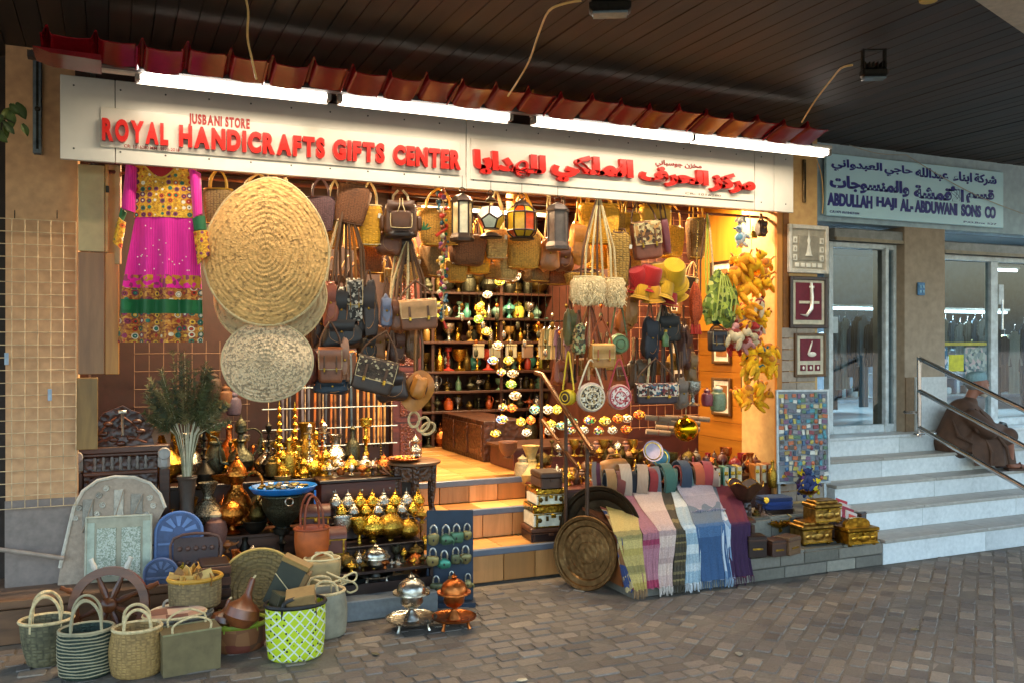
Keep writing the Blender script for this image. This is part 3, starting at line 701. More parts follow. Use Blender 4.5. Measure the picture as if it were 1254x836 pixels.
def shopdoor(label, pa_, pb_, pmid=None, ztop=2.5):
    x0, x1 = P(pa_, 0, SY).x, P(pb_, 0, SY).x; zb, zt = .865, ztop
    t = thing('glazed_shopfront', label, 'shop front', ((x0+x1)/2, SY, zb)); w = x1-x0; h = zt-zb; fw = .05
    ob('frame', B().box((-w/2+fw/2, 0, h/2), (fw, .07, h), bev=.004).box((w/2-fw/2, 0, h/2), (fw, .07, h), bev=.004).box((0, 0, h-fw/2), (w-2*fw, .07, fw), bev=.004).box((0, 0, .035), (w-2*fw, .07, .07), bev=.004), alu2, t, False)
    ob('shutter_box', B().box((0, -.03, h+.06), (w, .16, .11), bev=.01), plain('7c7c78', .4, 0.0, .3), t, False)
    ob('shutter_edge', B().box((0, -.115, h+.015), (w, .02, .03)), plain('8b7d64', .5), t, False)
    edges = [-w/2+fw]
    if pmid: edges += [P(pmid, 0, SY).x-(x0+x1)/2]
    edges += [w/2-fw]
    for i in range(len(edges)-1):
        a_, b_ = edges[i], edges[i+1]
        if i: ob('mullion', B().box((a_, 0, h/2), (.1, .075, h-.1), bev=.004), alu2, t, False); a_ += .05
        if i+1 < len(edges)-1: b_ -= .05
        pa2 = ob('pane', B().box(((a_+b_)/2, 0, h/2), (b_-a_, .008, h-.12)), glass(), t, False)
    return t
d1 = shopdoor('aluminium framed glass door left of the beige pillar', 1012, 1096, ztop=2.60)
ob('side_jamb', B().box((P(1081, 0, SY).x-d1.location.x, -.03, .85), (.04, .05, 1.7), bev=.004), alu2, d1, False)
d2 = shopdoor('wide aluminium shop front with sticker covered glass right of the beige pillar', 1144, 1420, 1214, ztop=2.54)
ob('handle', B().tube([(P(1222, 0, SY).x-d2.location.x, -.05, .95), (P(1222, 0, SY).x-d2.location.x, -.05, 1.25)], .012), m_steel, d2)
ob('push_plate', B().box((P(1221, 0, SY).x-d2.location.x, -.045, 1.3), (.07, .012, .2), bev=.003), plain('c9d2d6', .3), d2)
# posters and stickers on the right pane
def sheet_thing(name, label, cat, px0, px1, py0, py1, Y, m, th=.004, rz=0):
    a_, b_ = P(px0, py1, Y), P(px1, py0, Y); pm_ = (px0+px1)/2
    z0, z1 = P(pm_, py1, Y).z, P(pm_, py0, Y).z
    o = ob(name, B().box((0, 0, (z1-z0)/2), (b_.x-a_.x, th, z1-z0)), m, None, False, loc=((a_.x+b_.x)/2, Y, z0), rz=rz); tag(o, label, cat); return o
sheet_thing('sticker', 'yellow price sticker on the glass above the seated man', 'sticker', 1162, 1180, 434, 454, 6.235, plain('c8c41c', .5))
sheet_thing('sticker', 'blue and pale square sticker on the glass left of the yellow one', 'sticker', 1145, 1160, 425, 452, 6.235, motley('3d6f8f 8fb2c0 5b93ac c9c2c8', 25.0))
sheet_thing('poster', 'yellow strip poster along the top of the sticker covered glass', 'poster', 1146, 1208, 419, 423, 6.235, plain('a8a034', .5))
sheet_thing('poster', 'pale cluttered notice sheet on the glass right of the yellow sticker', 'poster', 1182, 1208, 425, 470, 6.235, motley('7f8f90 a9b3ad 5a6d74 8e9a92 b8a8a8', 30.0))
sheet_thing('notice', 'white notice card taped inside the left glass door', 'notice', 1016, 1026, 388, 408, 6.235, plain('b9c3c4', .5))
t = thing('wall_switch', 'small blue switch plate on the beige pillar between the doors', 'switch', P(1128, 354, 6.105)); ob('plate', B().box((0, 0, 0), (.09, .014, .12), bev=.004), plain('2d6f9f', .4), t)
for dx in (-.018, .018):
    for dz in (-.025, .02): ob('button', B().box((dx, -.01, dz), (.02, .01, .025), bev=.002), plain('7fb0cc', .4), t)
# handrail
rl_ = thing('stair_rail', 'shiny steel handrail with three sloping bars beside the marble steps', 'handrail', (6.64, 5.9, .865))
R0 = Vector((6.64, 5.9, .865)); chrome = metal('c9c4c0', .14, .1)
RX = 6.64
def rp(px, py): p = PX(px, py, RX); return p-R0
dirn = Vector((0, -1, -.385))
for zt in (1.55-.865, 1.26-.865, .93-.865): ob('bar', B().tube([(0, 0, zt), Vector((0, 0, zt))+dirn*1.75], .021, 10), chrome, rl_)
ob('post', B().tube([(0, 0, -.02), (0, 0, .70)], .02, 10), chrome, rl_); ob('post', B().tube([Vector((0, -1.75, -.865+.0)), Vector((0, -1.75, .69-.674))], .02, 10), chrome, rl_)
ob('flange', B().lathe([(.05, 0), (.045, .01), (.022, .012)], 14), chrome, rl_)
ob('wall_bracket', B().tube([(0, 0, .2), (-.12, .05, .2)], .012, 8).lathe([(.02, 0), (.0, .02)], 8, Matrix.Translation((-.12, .05, .2))), chrome, rl_)
# ---- inside the neighbouring shop
def fixture(label, p, L, rz, col, e, W, down=True, name='ceiling_tube'):
    t = thing(name, label, 'light', p, rz=rz)
    ob('housing', B().box((0, 0, .03), (L, .08, .03), bev=.004), plain('c9c9c4', .4), t); ob('tube', B().tube([(-L/2+.02, 0, 0), (L/2-.02, 0, 0)], .015, 8), emit(col, e), t)
    li = bpy.data.lights.new('lamp', 'AREA'); li.shape = 'RECTANGLE'; li.size = L*.95; li.size_y = .1; li.energy = W; li.color = hexc(col)
    lo = bpy.data.objects.new('lamp', li); COL.objects.link(lo); lo.parent = t; lo.location = (0, 0, -.022); return t
fixture('bluish tube over the clothes seen through the left glass door', P(1045, 378, 8.0), 1.6, 0, 'd5f2ff', 1.2, NEIGH_W)
fixture('bluish tube over the shelf seen through the sticker covered glass', P(1175, 382, 7.8), 1.7, 0, 'd5f2ff', 1.2, NEIGH_W)
fixture('bright ceiling tube at the right edge in the neighbouring shop', P(1229, 331, 7.6), .5, .0, 'e8f6ff', 1.5, NEIGH_W*.12)
rg = random.Random(11)
gcol = ['3a4a5a', '8aa0b0', 'c0c8cc', '2b3340', 'd0d4d0', '6d5a5a', '4a6a8a', 'b8b4a8', '2a3038']
gm = [cloth(c) for c in gcol]
def garment(p, w, h, m, label, cat='garment', grp=None, name='garment'):
    t = thing(name, label, cat, p, group=grp)
    ob('body', B().slab(lambda u, v: ((u-.5)*w*(1+.12*v)*(1 if v > .12 else .55+v*3.7), .012*sin(u*15+w*40)*(v), -v*h), 10, 6, .02), m, t)
    for sx in (-1, 1): ob('sleeve', B().slab(lambda u, v: (sx*(w*.44+v*w*.22)+(u-.5)*w*.22, .01*sin(v*4), -.05*h-v*h*.5), 3, 4, .02), m, t)
    ob('hanger', B().tube([(-w*.4, .01, -.03), (0, .01, .02), (w*.4, .01, -.03)], .004, 4).tube([(0, .01, .02), (0, .01, .07), (.02, .01, .08)], .003, 4), m_steel, t)
for i in range(9):
    garment(P(1021+i*7.5, 396+rg.uniform(-9, 7), 7.5-.03*i), rg.uniform(.07, .13), .5+rg.uniform(-.15, .5), gm[(i*2) % 9], 'garment on a hanger behind the left glass door, %s' % ordn(i, 9), grp='garments behind the left glass door')
for i in range(8):
    garment(P(1150+i*9, 392+rg.uniform(-4, 5), 7.6-.02*i), rg.uniform(.08, .14), rg.uniform(.25, .5), gm[(i*3+4) % 9], 'small garment hanging under the tube behind the sticker covered glass, %s' % ordn(i, 8), grp='garments under the bluish tube')
for i in range(4):
    garment(P(1219+i*12, 404+rg.uniform(-8, 8), 7.1), rg.uniform(.1, .18), rg.uniform(.6, 1.0), gm[(i*2+3) % 9], 'long garment hanging at the right edge of the neighbouring shop, %s' % ordn(i, 4), grp='long garments at the right edge')
def boxthing(name, label, cat, p, d, m, rz=0, parts=None, bev=.004, grp=None):
    t = thing(name, label, cat, p, rz=rz, group=grp); ob('body', B().box((0, 0, d[2]/2), d, bev=bev), m, t, False); return t
pk = 0
for zi, z in enumerate((1.05, 1.32, 1.6)):
    for (px0, n_) in ((1018, 5), (1150, 6), (1222, 4)):
        sh = ob('shelf', B().box((0, 0, 0), (n_*.17, .3, .02)), plain('7c8a90', .4), None, False, loc=(P(px0, 0, 7.7).x+n_*.085-.08, 7.95, z))
        tag(sh, 'grey shelf in the neighbouring shop, %s of three, %s' % (('lowest', 'middle', 'top')[zi], {1018: 'behind the left glass door', 1150: 'behind the stickered glass', 1222: 'by the right edge'}[px0]), 'shelf')
        for i in range(n_):
            w_ = rg.uniform(.08, .14); h_ = rg.uniform(.08, .2)
            t = thing('packet', 'folded packet on the %s shelf %s, %s' % (('lowest', 'middle', 'top')[zi], {1018: 'behind the left glass door', 1150: 'behind the stickered glass', 1222: 'by the right edge'}[px0], ordn(i, n_)), 'packet', (P(px0, 0, 7.7).x+i*.17, 7.95, z+.011), group='packets on the neighbouring shop shelves')
            ob('wrap', B().box((0, 0, h_/2), (w_, .18, h_), bev=.012), plain(rg.choice(['9fb4c0', '4b6a86', 'c9cfd0', '7d3f44', '34506a', '8a8f70', 'd0c080', '2f3d44']), .4), t, False)
            ob('band', B().box((0, 0, h_/2), (w_*.4, .185, h_+.004)), plain('c9d0d2', .5), t, False)
# ================================================================ GOODS: builders
def finial(z0, s=1.0): return [(.018*s, z0), (.03*s, z0+.02*s), (.012*s, z0+.04*s), (.022*s, z0+.06*s), (.01*s, z0+.08*s), (.006*s, z0+.12*s), (0, z0+.15*s)]
def arc(c, r, a0, a1, n=10, yz=False, ex=1.0): return [(c[0]+r*cos(a0+(a1-a0)*i/n), 0, c[1]+r*ex*sin(a0+(a1-a0)*i/n)) for i in range(n+1)]
def k_burner():                                        # covered incense burner on a foot
    return [('foot', B().lathe([(.20, 0), (.21, .02), (.12, .06), (.05, .14), (.07, .18), (.05, .22), (.09, .26)], 18), 0),
            ('bowl', B().lathe([(.08, .25), (.19, .33), (.24, .43), (.235, .5), (.22, .52)], 18), 0),
            ('lid', B().lathe([(.24, .52), (.22, .58), (.16, .68), (.09, .74), (.06, .76), (.1, .79), (.06, .83)], 18), 0),
            ('finial', B().lathe(finial(.83, 1.1), 10), 0)]
def k_cup():
    return [('foot', B().lathe([(.26, 0), (.27, .03), (.1, .12), (.06, .3), (.09, .34), (.06, .4)], 16), 0),
            ('bowl', B().lathe([(.07, .4), (.2, .5), (.3, .7), (.31, .98), (.33, 1.0), (.29, .99), (.26, .72), (.12, .55), (0, .52)], 16), 0)]
def k_globe():                                         # round pierced censer
    return [('foot', B().lathe([(.22, 0), (.24, .03), (.1, .1), (.07, .18), (.1, .22)], 16), 0),
            ('bowl', B().lathe([(.08, .22), (.26, .33), (.33, .45), (.33, .52)], 18), 0),
            ('lid', B().lathe([(.335, .52), (.31, .64), (.2, .76), (.08, .82), (.05, .84)], 18), 0),
            ('finial', B().lathe(finial(.84, 1.05), 8), 0),
            ('handle', B().tube(arc((.31, .5), .12, -1.3, 1.3, 8), .018, 6), 0), ('handle', B().tube(arc((-.31, .5), .12, pi-1.3, pi+1.3, 8), .018, 6), 0)]
def k_teapot():
    return [('body', B().lathe([(.22, 0), (.24, .03), (.17, .08), (.3, .2), (.37, .34), (.33, .48), (.18, .6), (.15, .64)], 20), 0),
            ('lid', B().lathe([(.17, .63), (.17, .66), (.11, .76), (.05, .8)], 16), 0), ('finial', B().lathe(finial(.8, 1.2), 8), 0),
            ('spout', B().tube([(.3, 0, .26), (.46, 0, .32), (.52, 0, .48), (.6, 0, .64)], [.07, .05, .035, .025], 8), 0),
            ('handle', B().tube([(-.3, 0, .46), (-.42, 0, .58), (-.56, 0, .5), (-.54, 0, .3), (-.33, 0, .22)], .028, 6), 0)]
def k_dallah():                                        # beaked coffee pot
    return [('body', B().lathe([(.22, 0), (.25, .03), (.21, .1), (.25, .22), (.2, .34), (.1, .45), (.09, .5), (.16, .62)], 18), 0),
            ('lid', B().lathe([(.17, .62), (.15, .7), (.07, .79), (.04, .82)], 14), 0), ('finial', B().lathe(finial(.82, 1.2), 8), 0),
            ('spout', B().add([(.06, -.045, .5), (.06, .045, .5), (.16, -.07, .64), (.16, .07, .64), (.42, 0, .62), (.3, 0, .52)], [(0, 2, 4, 5), (1, 5, 4, 3), (0, 5, 1), (2, 3, 4), (0, 1, 3, 2)]), 0),
            ('handle', B().tube([(-.12, 0, .6), (-.28, 0, .66), (-.4, 0, .55), (-.36, 0, .3), (-.22, 0, .2)], .024, 6), 0)]
def k_ewer():
    return [('foot', B().lathe([(.13, 0), (.14, .02), (.05, .06), (.06, .1)], 16), 0),
            ('body', B().lathe([(.06, .09), (.17, .17), (.2, .25), (.17, .34), (.07, .44), (.045, .52), (.08, .56), (.045, .6), (.04, .66), (.085, .7), (.08, .8)], 18), 0),
            ('lid', B().lathe([(.085, .8), (.07, .86), (.03, .9), (.02, .92)], 12), 0), ('finial', B().lathe(finial(.92, .55), 8), 0),
            ('spout', B().tube([(-.15, 0, .2), (-.28, 0, .22), (-.31, 0, .36), (-.3, 0, .5), (-.35, 0, .62), (-.44, 0, .66)], [.035, .03, .024, .02, .016, .014], 7), 0),
            ('handle', B().tube([(.07, 0, .72), (.2, 0, .74), (.3, 0, .64), (.28, 0, .45), (.17, 0, .3)], .016, 6), 0)]
def k_hookah():
    return [('base', B().lathe([(.12, 0), (.13, .02), (.09, .06), (.13, .14), (.14, .22), (.07, .31), (.04, .36)], 18), 0),
            ('stem', B().lathe([(.04, .35), (.025, .4), (.05, .43), (.02, .46), (.022, .52), (.045, .55), (.018, .58), (.018, .66), (.05, .69), (.03, .73), (.02, .78)], 12), 0),
            ('tray', B().lathe([(.02, .78), (.1, .79), (.11, .805), (.02, .8)], 14), 0), ('bowl', B().lathe([(.02, .8), (.05, .85), (.06, .93), (.03, .97), (0, 1.0)], 12), 0),
            ('port', B().tube([(.03, 0, .37), (.12, 0, .42)], .014, 6), 0)]
def k_spire():
    z = 0; pr = [(.13, 0), (.14, .02), (.06, .06), (.09, .12), (.11, .18), (.05, .25)]
    for i in range(7): zz = .27+i*.095; w = .06-.005*i; pr += [(w*.35, zz), (w, zz+.03), (w*.8, zz+.05), (w*.3, zz+.07)]
    pr += [(.012, .95), (0, 1.0)]
    return [('base', B().lathe(pr[:6], 14), 0), ('stem', B().lathe(pr[5:], 12), 0)]
def k_vase():
    return [('body', B().lathe([(.17, 0), (.18, .03), (.14, .07), (.3, .22), (.34, .38), (.26, .52), (.12, .66), (.1, .76), (.19, .98), (.2, 1.0), (.17, .99), (.08, .78), (0, .76)], 20), 0), ('ring', B().lathe([(.125, .64), (.14, .67), (.12, .7)], 16), 0), ('foot', B().lathe([(.2, -.0), (.21, .02), (.17, .045)], 16), 0)]
def k_cyl():
    return [('body', B().lathe([(.2, 0), (.21, .03), (.17, .2), (.15, .6), (.2, .96), (.22, 1.0), (.19, .98), (.12, .6), (0, .5)], 16), 0), ('rim', B().lathe([(.205, .94), (.225, .97), (.205, .99)], 16), 0)]
def k_pot():
    return [('body', B().lathe([(.2, 0), (.3, .06), (.46, .3), (.48, .5), (.4, .74), (.27, .86), (.26, .9)], 22), 0), ('rim', B().lathe([(.26, .88), (.31, .93), (.31, .98), (.26, 1.0), (.22, .98), (.2, .8), (0, .7)], 22), 0)]
def k_bowl():
    return [('body', B().lathe([(.22, 0), (.24, .04), (.2, .1), (.4, .32), (.56, .62), (.58, .9), (.62, .96), (.6, 1.0), (.54, .96), (.5, .6), (.2, .25), (0, .22)], 24), 0), ('foot', B().lathe([(.26, 0), (.27, .03), (.22, .07)], 18), 0)]
def k_jar():
    return [('body', B().lathe([(.2, 0), (.28, .05), (.33, .4), (.28, .66), (.17, .74), (.16, .8)], 18), 0), ('lid', B().lathe([(.19, .8), (.19, .86), (.1, .92), (.04, .95), (.05, .98), (0, 1.0)], 14), 0)]
def k_bottle():
    return [('body', B().lathe([(.15, 0), (.17, .03), (.17, .5), (.13, .6), (.06, .7), (.055, .88)], 12), 0), ('stopper', B().lathe([(.07, .88), (.08, .93), (.05, .97), (0, 1.0)], 10), 0)]
def k_jug():
    return [('body', B().lathe([(.2, 0), (.22, .03), (.3, .25), (.28, .42), (.15, .62), (.13, .75), (.2, .96), (.16, .96), (.1, .75), (0, .7)], 16), 0), ('handle', B().tube([(-.15, 0, .88), (-.32, 0, .85), (-.4, 0, .6), (-.28, 0, .35)], .03, 6), 0)]
def k_bell():
    return [('body', B().lathe([(.34, 0), (.35, .03), (.26, .2), (.2, .45), (.12, .55), (.04, .58)], 16), 0), ('handle', B().lathe([(.03, .57), (.06, .65), (.03, .72), (.05, .8), (.03, .9), (0, 1.0)], 10), 0)]
def k_candle():
    return [('base', B().lathe([(.25, 0), (.26, .03), (.1, .1), (.05, .16)], 14), 0), ('stem', B().lathe([(.05, .15), (.09, .25), (.04, .33), (.04, .5), (.09, .58), (.04, .66), (.05, .8)], 12), 0), ('cup', B().lathe([(.05, .8), (.14, .84), (.15, .98), (.12, 1.0), (.1, .86), (0, .85)], 12), 0)]
def k_lamp():                                          # oil lamp / aladdin shape
    return [('body', B().lathe([(.16, 0), (.17, .04), (.07, .2), (.2, .34), (.36, .48), (.3, .64), (.12, .72)], 16), 0), ('lid', B().lathe([(.14, .72), (.1, .82), (.03, .88), (.04, .95), (0, 1.0)], 10), 0),
            ('spout', B().tube([(.28, 0, .5), (.5, 0, .5), (.72, 0, .62)], [.12, .07, .04], 8), 0), ('handle', B().tube(arc((-.42, .55), .16, 0, 2*pi, 12), .025, 6), 0)]
KIND = {k[2:]: v for k, v in globals().items() if k.startswith('k_')}
_vc = {}
def vessel(kind, mat, p, H, label, cat, name=None, grp=None, rz=0, wide=1.0, mats=None, loc_is_base=True):
    key = (kind, mat.name, tuple(sorted((k, v.name) for k, v in (mats or {}).items())))
    if key not in _vc: _vc[key] = [(n, b.mesh(n, (mats or {}).get(n, mat))) for n, b, _ in KIND[kind]()]
    t = thing(name or cat.replace(' ', '_'), label, cat, p, rz=rz, group=grp); t.scale = (H*wide, H*wide, H)
    last = None
    for n, me in _vc[key]:
        o = link(n, me, last if n == 'finial' and last is not None else t)
        if n == 'lid': last = o
    return t
def V(kind, mat, px, pyb, pyt, Y, label, cat, **k):     # by base/top pixel rows at depth Y
    return vessel(kind, mat, P(px, pyb, Y), (pyb-pyt)*S(px, Y), label, cat, **k)
# ---- bags
def bag(style, px0, py0, px1, py1, Y, top, mat, label, cat='bag', hm=None, depth=.1, rz=None, name=None, grp=None, extra=None, hm_r=.007, tilt=0, spread=.3):
    hm = hm or m_strap; sc_ = S((px0+px1)/2, Y); w = (px1-px0)*sc_; h = (py1-py0)*sc_; H = (py1-top)*sc_
    rz = -rad(12) if rz is None else rz
    t = thing(name or 'bag', label, cat, P((px0+px1)/2, py1, Y), 0, grp); t.rotation_euler = (0, tilt, rz)
    f0 = -depth/2
    if style == 'tote':
        ob('body', B().ell((0, 0, h/2), (w/2, depth/2, h/2), 24, 12, e1=.35, e2=.45, taper=.10, jit=.08, sd=px0), mat, t)
        ob('rim', B().tube([(w*.5*cos(a), depth*.42*sin(a), h*.985) for a in [2*pi*i/18 for i in range(18)]], .007, 5, True), hm, t)
        for s in (-1, 1): ob('handle', B().tube([(-w*spread, s*depth*.3, h*.86), (-w*spread*.9, s*depth*.3, h+(H-h)*.5), (-.2*w*spread, s*.006, H*.99), (.2*w*spread, s*.006, H*.99), (w*spread*.9, s*depth*.3, h+(H-h)*.5), (w*spread, s*depth*.3, h*.86)], hm_r, 6), hm, t)
        ob('seam', B().tube([(-w*.46, f0*.6, h*.05), (-w*.2, f0*1.02, h*.03), (w*.2, f0*1.02, h*.03), (w*.46, f0*.6, h*.05)], .003, 4), hm, t)
        if int(px0) % 3 == 0: ob('price_tag', B().box((w*.2, f0-.012, h*.75), (.02, .002, .03)).tube([(w*.2, f0-.012, h*.76+.015), (w*.18, f0*.6, h*.95)], .001, 3), plain('c9c4b4', .6), t, rot=(0, .15, 0))
    elif style == 'satchel':
        ob('body', B().ell((0, 0, h*.48), (w/2, depth/2, h*.48), 24, 10, e1=.22, e2=.28, jit=.04, sd=px0), mat, t)
        def fl(u, v):
            x = (u-.5)*w*1.02*(1-.18*max(0, v-.7)); return (x, f0-.006-.012*sin(pi*min(1, v*1.6))*.6+(.5*depth if v < .05 else 0), h*(.99-.62*v))
        ob('flap', B().slab(fl, 10, 8, .006), extra or mat, t)
        for s in (-.25, .25): ob('buckle', B().box((w*s, f0-.02, h*.36), (w*.07, .008, h*.12), bev=.002), m_brass, t); ob('strap', B().box((w*s, f0-.012, h*.5), (w*.06, .005, h*.5), bev=.001), hm, t)
        ob('stitching', B().tube([(-w*.47, f0-.014, h*.93), (-w*.47, f0-.014, h*.45), (-w*.38, f0-.012, h*.38), (w*.38, f0-.012, h*.38), (w*.47, f0-.014, h*.45), (w*.47, f0-.014, h*.93)], .0022, 4), m_rope, t)
        if H > h*1.05: ob('shoulder_strap', B().tube([(-w*.49, 0, h*.8), (-w*.38, 0, h+(H-h)*.35), (-.01, 0, H), (.01, .01, H), (w*.38, 0, h+(H-h)*.35), (w*.49, 0, h*.8)], hm_r, 5), hm, t)
    elif style == 'round':
        M = Matrix.Translation((0, 0, h/2)) @ Matrix.Rotation(rad(90), 4, 'X')
        ob('body', B().lathe([(0, -depth/2), (w*.40, -depth/2), (w*.47, -depth*.36), (w*.5, 0), (w*.47, depth*.36), (w*.40, depth/2), (0, depth/2)], 28, M), mat, t)
        ob('face', B().lathe([(w*.405, depth/2-.002), (w*.4, depth/2+.004), (w*.32, depth/2+.006), (0, depth/2+.010)], 26, M), extra or mat, t)
        ob('ring', B().tube([(w*.41*cos(a), -depth/2-.004, h/2+w*.41*sin(a)) for a in [2*pi*i/26 for i in range(26)]], .005, 5, True), hm, t)
        ob('ring', B().tube([(w*.22*cos(a), -depth/2-.010, h/2+w*.22*sin(a)) for a in [2*pi*i/20 for i in range(20)]], .004, 5, True), hm, t)
        if H > h*1.05: ob('strap', B().tube([(-w*.42, 0, h*.75), (-w*.2, 0, h+(H-h)*.5), (0, 0, H), (w*.2, 0, h+(H-h)*.5), (w*.42, 0, h*.75)], hm_r, 5), hm, t)
    elif style == 'slouch':                             # soft leather pouch
        ob('flap', B().slab(lambda u, v: ((u-.5)*w*.78*(1-.25*v), f0*(.75+.42*sin(pi*min(1, .15+v*.8)))-.004, h*(.9-.42*v+.0*u)-.03*h*sin(pi*u)*v), 8, 6, .005), mat, t)
        ob('button', B().ell((0, f0*1.12-.006, h*.5), (.008, .004, .008), 8, 6), m_brass, t); ob('seam', B().tube([(-w*.34, f0*.9, h*.62), (-w*.3, f0*1.0, h*.3), (0, f0*1.06, h*.14), (w*.3, f0*1.0, h*.3), (w*.34, f0*.9, h*.62)], .002, 4), m_tan, t)
        ob('body', B().ell((0, 0, h*.5), (w/2, depth/2, h/2), 22, 14, e1=.6, e2=.6, taper=-.22, jit=.28, sd=px0*.7), mat, t)
        ob('drawcord', B().tube([(w*.26*cos(a), depth*.3*sin(a), h*.86) for a in [2*pi*i/14 for i in range(14)]], .006, 5, True), hm, t)
        if H > h*1.05:
            for s in (-1, 1): ob('strap', B().tube([(s*w*.25, 0, h*.85), (s*w*.14, s*.01, h+(H-h)*.4), (s*.006, 0, H)], hm_r, 5), hm, t)
    return t
def mgrad(n): return [n]
# ---- bundle of straps hanging from a hook
def strap_bundle(px, py0, py1, Y, n, mat, label, spread=16, hook=True, w=.010):
    s_ = S(px, Y); H = (py1-py0)*s_; t = thing('strap_bundle', label, 'straps', P(px, py1, Y)); r = random.Random(px)
    for i in range(n):
        e = (i/(n-1)-.5)*2*spread*s_; y = r.uniform(-.03, .03)
        ob('strap', B().tube([(e, y, 0), (e*.85+r.uniform(-.01, .01), y, H*.4), (e*.3, y*.5, H*.85), (e*.1, 0, H)], [w*.9, w, w*.8, w*.5], 5), mat if i % 3 else r.choice((m_strap, m_tan, m_rope)), t)
    if hook: ob('hook', B().tube([(0, 0, H-.01), (0, 0, H+.03), (.015, 0, H+.06), (.0, 0, H+.085), (-.02, 0, H+.07)], .0035, 6), m_steel, t)
    return t
# ---- lanterns
def lantern(px, py0, py1, Y, label, shape_, fm, gms, w):
    s_ = S(px, Y); H = (py1-py0)*s_; W_ = w*s_; t = thing('lantern', label, 'lantern', P(px, py1, Y), -.2)
    n = 6; R = W_/2
    if shape_ == 'tall':
        ob('base', B().lathe([(R, 0), (R*1.02, .02*H/.3), (R*.85, .05*H/.3)], n), fm, t, False); ob('roof', B().lathe([(R*.95, H*.8), (R*1.0, H*.83), (R*.7, H*.93), (R*.25, H*.98), (0, H)], n), fm, t, False)
        for k in range(n):
            a = 2*pi*k/n; ob('post', B().box((R*.8*cos(a), R*.8*sin(a), H*.46), (.012, .012, H*.72)), fm, t, False)
            a2 = a+pi/n; ob('pane', B().box((R*.68*cos(a2), R*.68*sin(a2), H*.46), (.004, R*.72, H*.68), rot=a2), gms[k % len(gms)], t, False)
    elif shape_ == 'poly':
        import itertools
        C_ = Vector((0, 0, H*.48)); ph = (1+sqrt(5))/2
        bmm = bmesh.new(); bmesh.ops.create_icosphere(bmm, subdivisions=1, radius=R*1.0)
        # dual faces: pentagons at icosahedron vertices become the panes
        vs = [v.co.copy() for v in bmm.verts]; cen = {f.index: f.calc_center_median().normalized()*R*.94 for f in bmm.faces}
        bmm.verts.ensure_lookup_table(); bmm.faces.ensure_lookup_table()
        for v in bmm.verts:
            nrm = v.co.normalized(); cs_ = [cen[f.index] for f in v.link_faces]; c0 = sum(cs_, Vector())/len(cs_)
            ux = (cs_[0]-c0).normalized(); uy = nrm.cross(ux); cs_.sort(key=lambda c: atan2((c-c0).dot(uy), (c-c0).dot(ux)))
            pts = [c0+(c-c0)*.86+C_ for c in cs_]; b = B(); m = len(pts); b.add(pts+[p+nrm*.004 for p in pts], [tuple(range(m-1, -1, -1)), tuple(range(m, 2*m))]+[(i, (i+1) % m, (i+1) % m+m, i+m) for i in range(m)])
            ob('pane', b, gms[v.index % len(gms)], t, False)
            ob('came', B().tube([c0+(c-c0)*.93+C_ for c in cs_], .0045, 5, True), fm, t)
        bmm.free()
        ob('base', B().lathe([(R*.75, 0), (R*.8, .01), (R*.45, .035), (R*.3, H*.1)], 12), fm, t); ob('roof', B().lathe([(R*.3, H*.84), (R*.4, H*.88), (R*.2, H*.95), (0, H)], 12), fm, t)
    else:                                                # barrel with coloured panes
        n = 8; zs = [.06, .22, .66, .82]; rs_ = [.62, 1.0, 1.0, .6]
        for q in range(3):
            for k in range(n):
                a0, a1 = 2*pi*k/n+.05, 2*pi*(k+1)/n-.05; r0, r1 = R*rs_[q]*.97, R*rs_[q+1]*.97; z0, z1 = H*(zs[q]+.012), H*(zs[q+1]-.012)
                pts = [(r0*cos(a0), r0*sin(a0), z0), (r0*cos(a1), r0*sin(a1), z0), (r1*cos(a1), r1*sin(a1), z1), (r1*cos(a0), r1*sin(a0), z1)]
                pi_ = [(x*.96, y*.96, z) for x, y, z in pts]
                ob('pane', B().add(pts+pi_, [(0, 1, 2, 3), (7, 6, 5, 4), (0, 4, 5, 1), (1, 5, 6, 2), (2, 6, 7, 3), (3, 7, 4, 0)]), gms[(k+q) % len(gms)], t, False)
        for q in range(4): ob('band', B().tube([(R*rs_[q]*cos(2*pi*k/n), R*rs_[q]*sin(2*pi*k/n), H*zs[q]) for k in range(n)], .006, 5, True), fm, t)
        for k in range(n): a = 2*pi*k/n; ob('rib', B().tube([(R*rs_[q]*cos(a), R*rs_[q]*sin(a), H*zs[q]) for q in range(4)], .005, 5), fm, t)
        ob('base', B().lathe([(R*.85, -.0), (R*.9, .012), (R*.6, H*.06)], n), fm, t); ob('roof', B().lathe([(R*.6, H*.82), (R*.5, H*.9), (R*.2, H*.96), (0, H)], n), fm, t)
    ob('hanger', B().tube(arc((0, H+.02), .02, 0, 2*pi, 10), .003, 5, True).tube([(0, 0, H+.04), (0, 0, H+.12)], .002, 4), m_dkm, t)
    return t
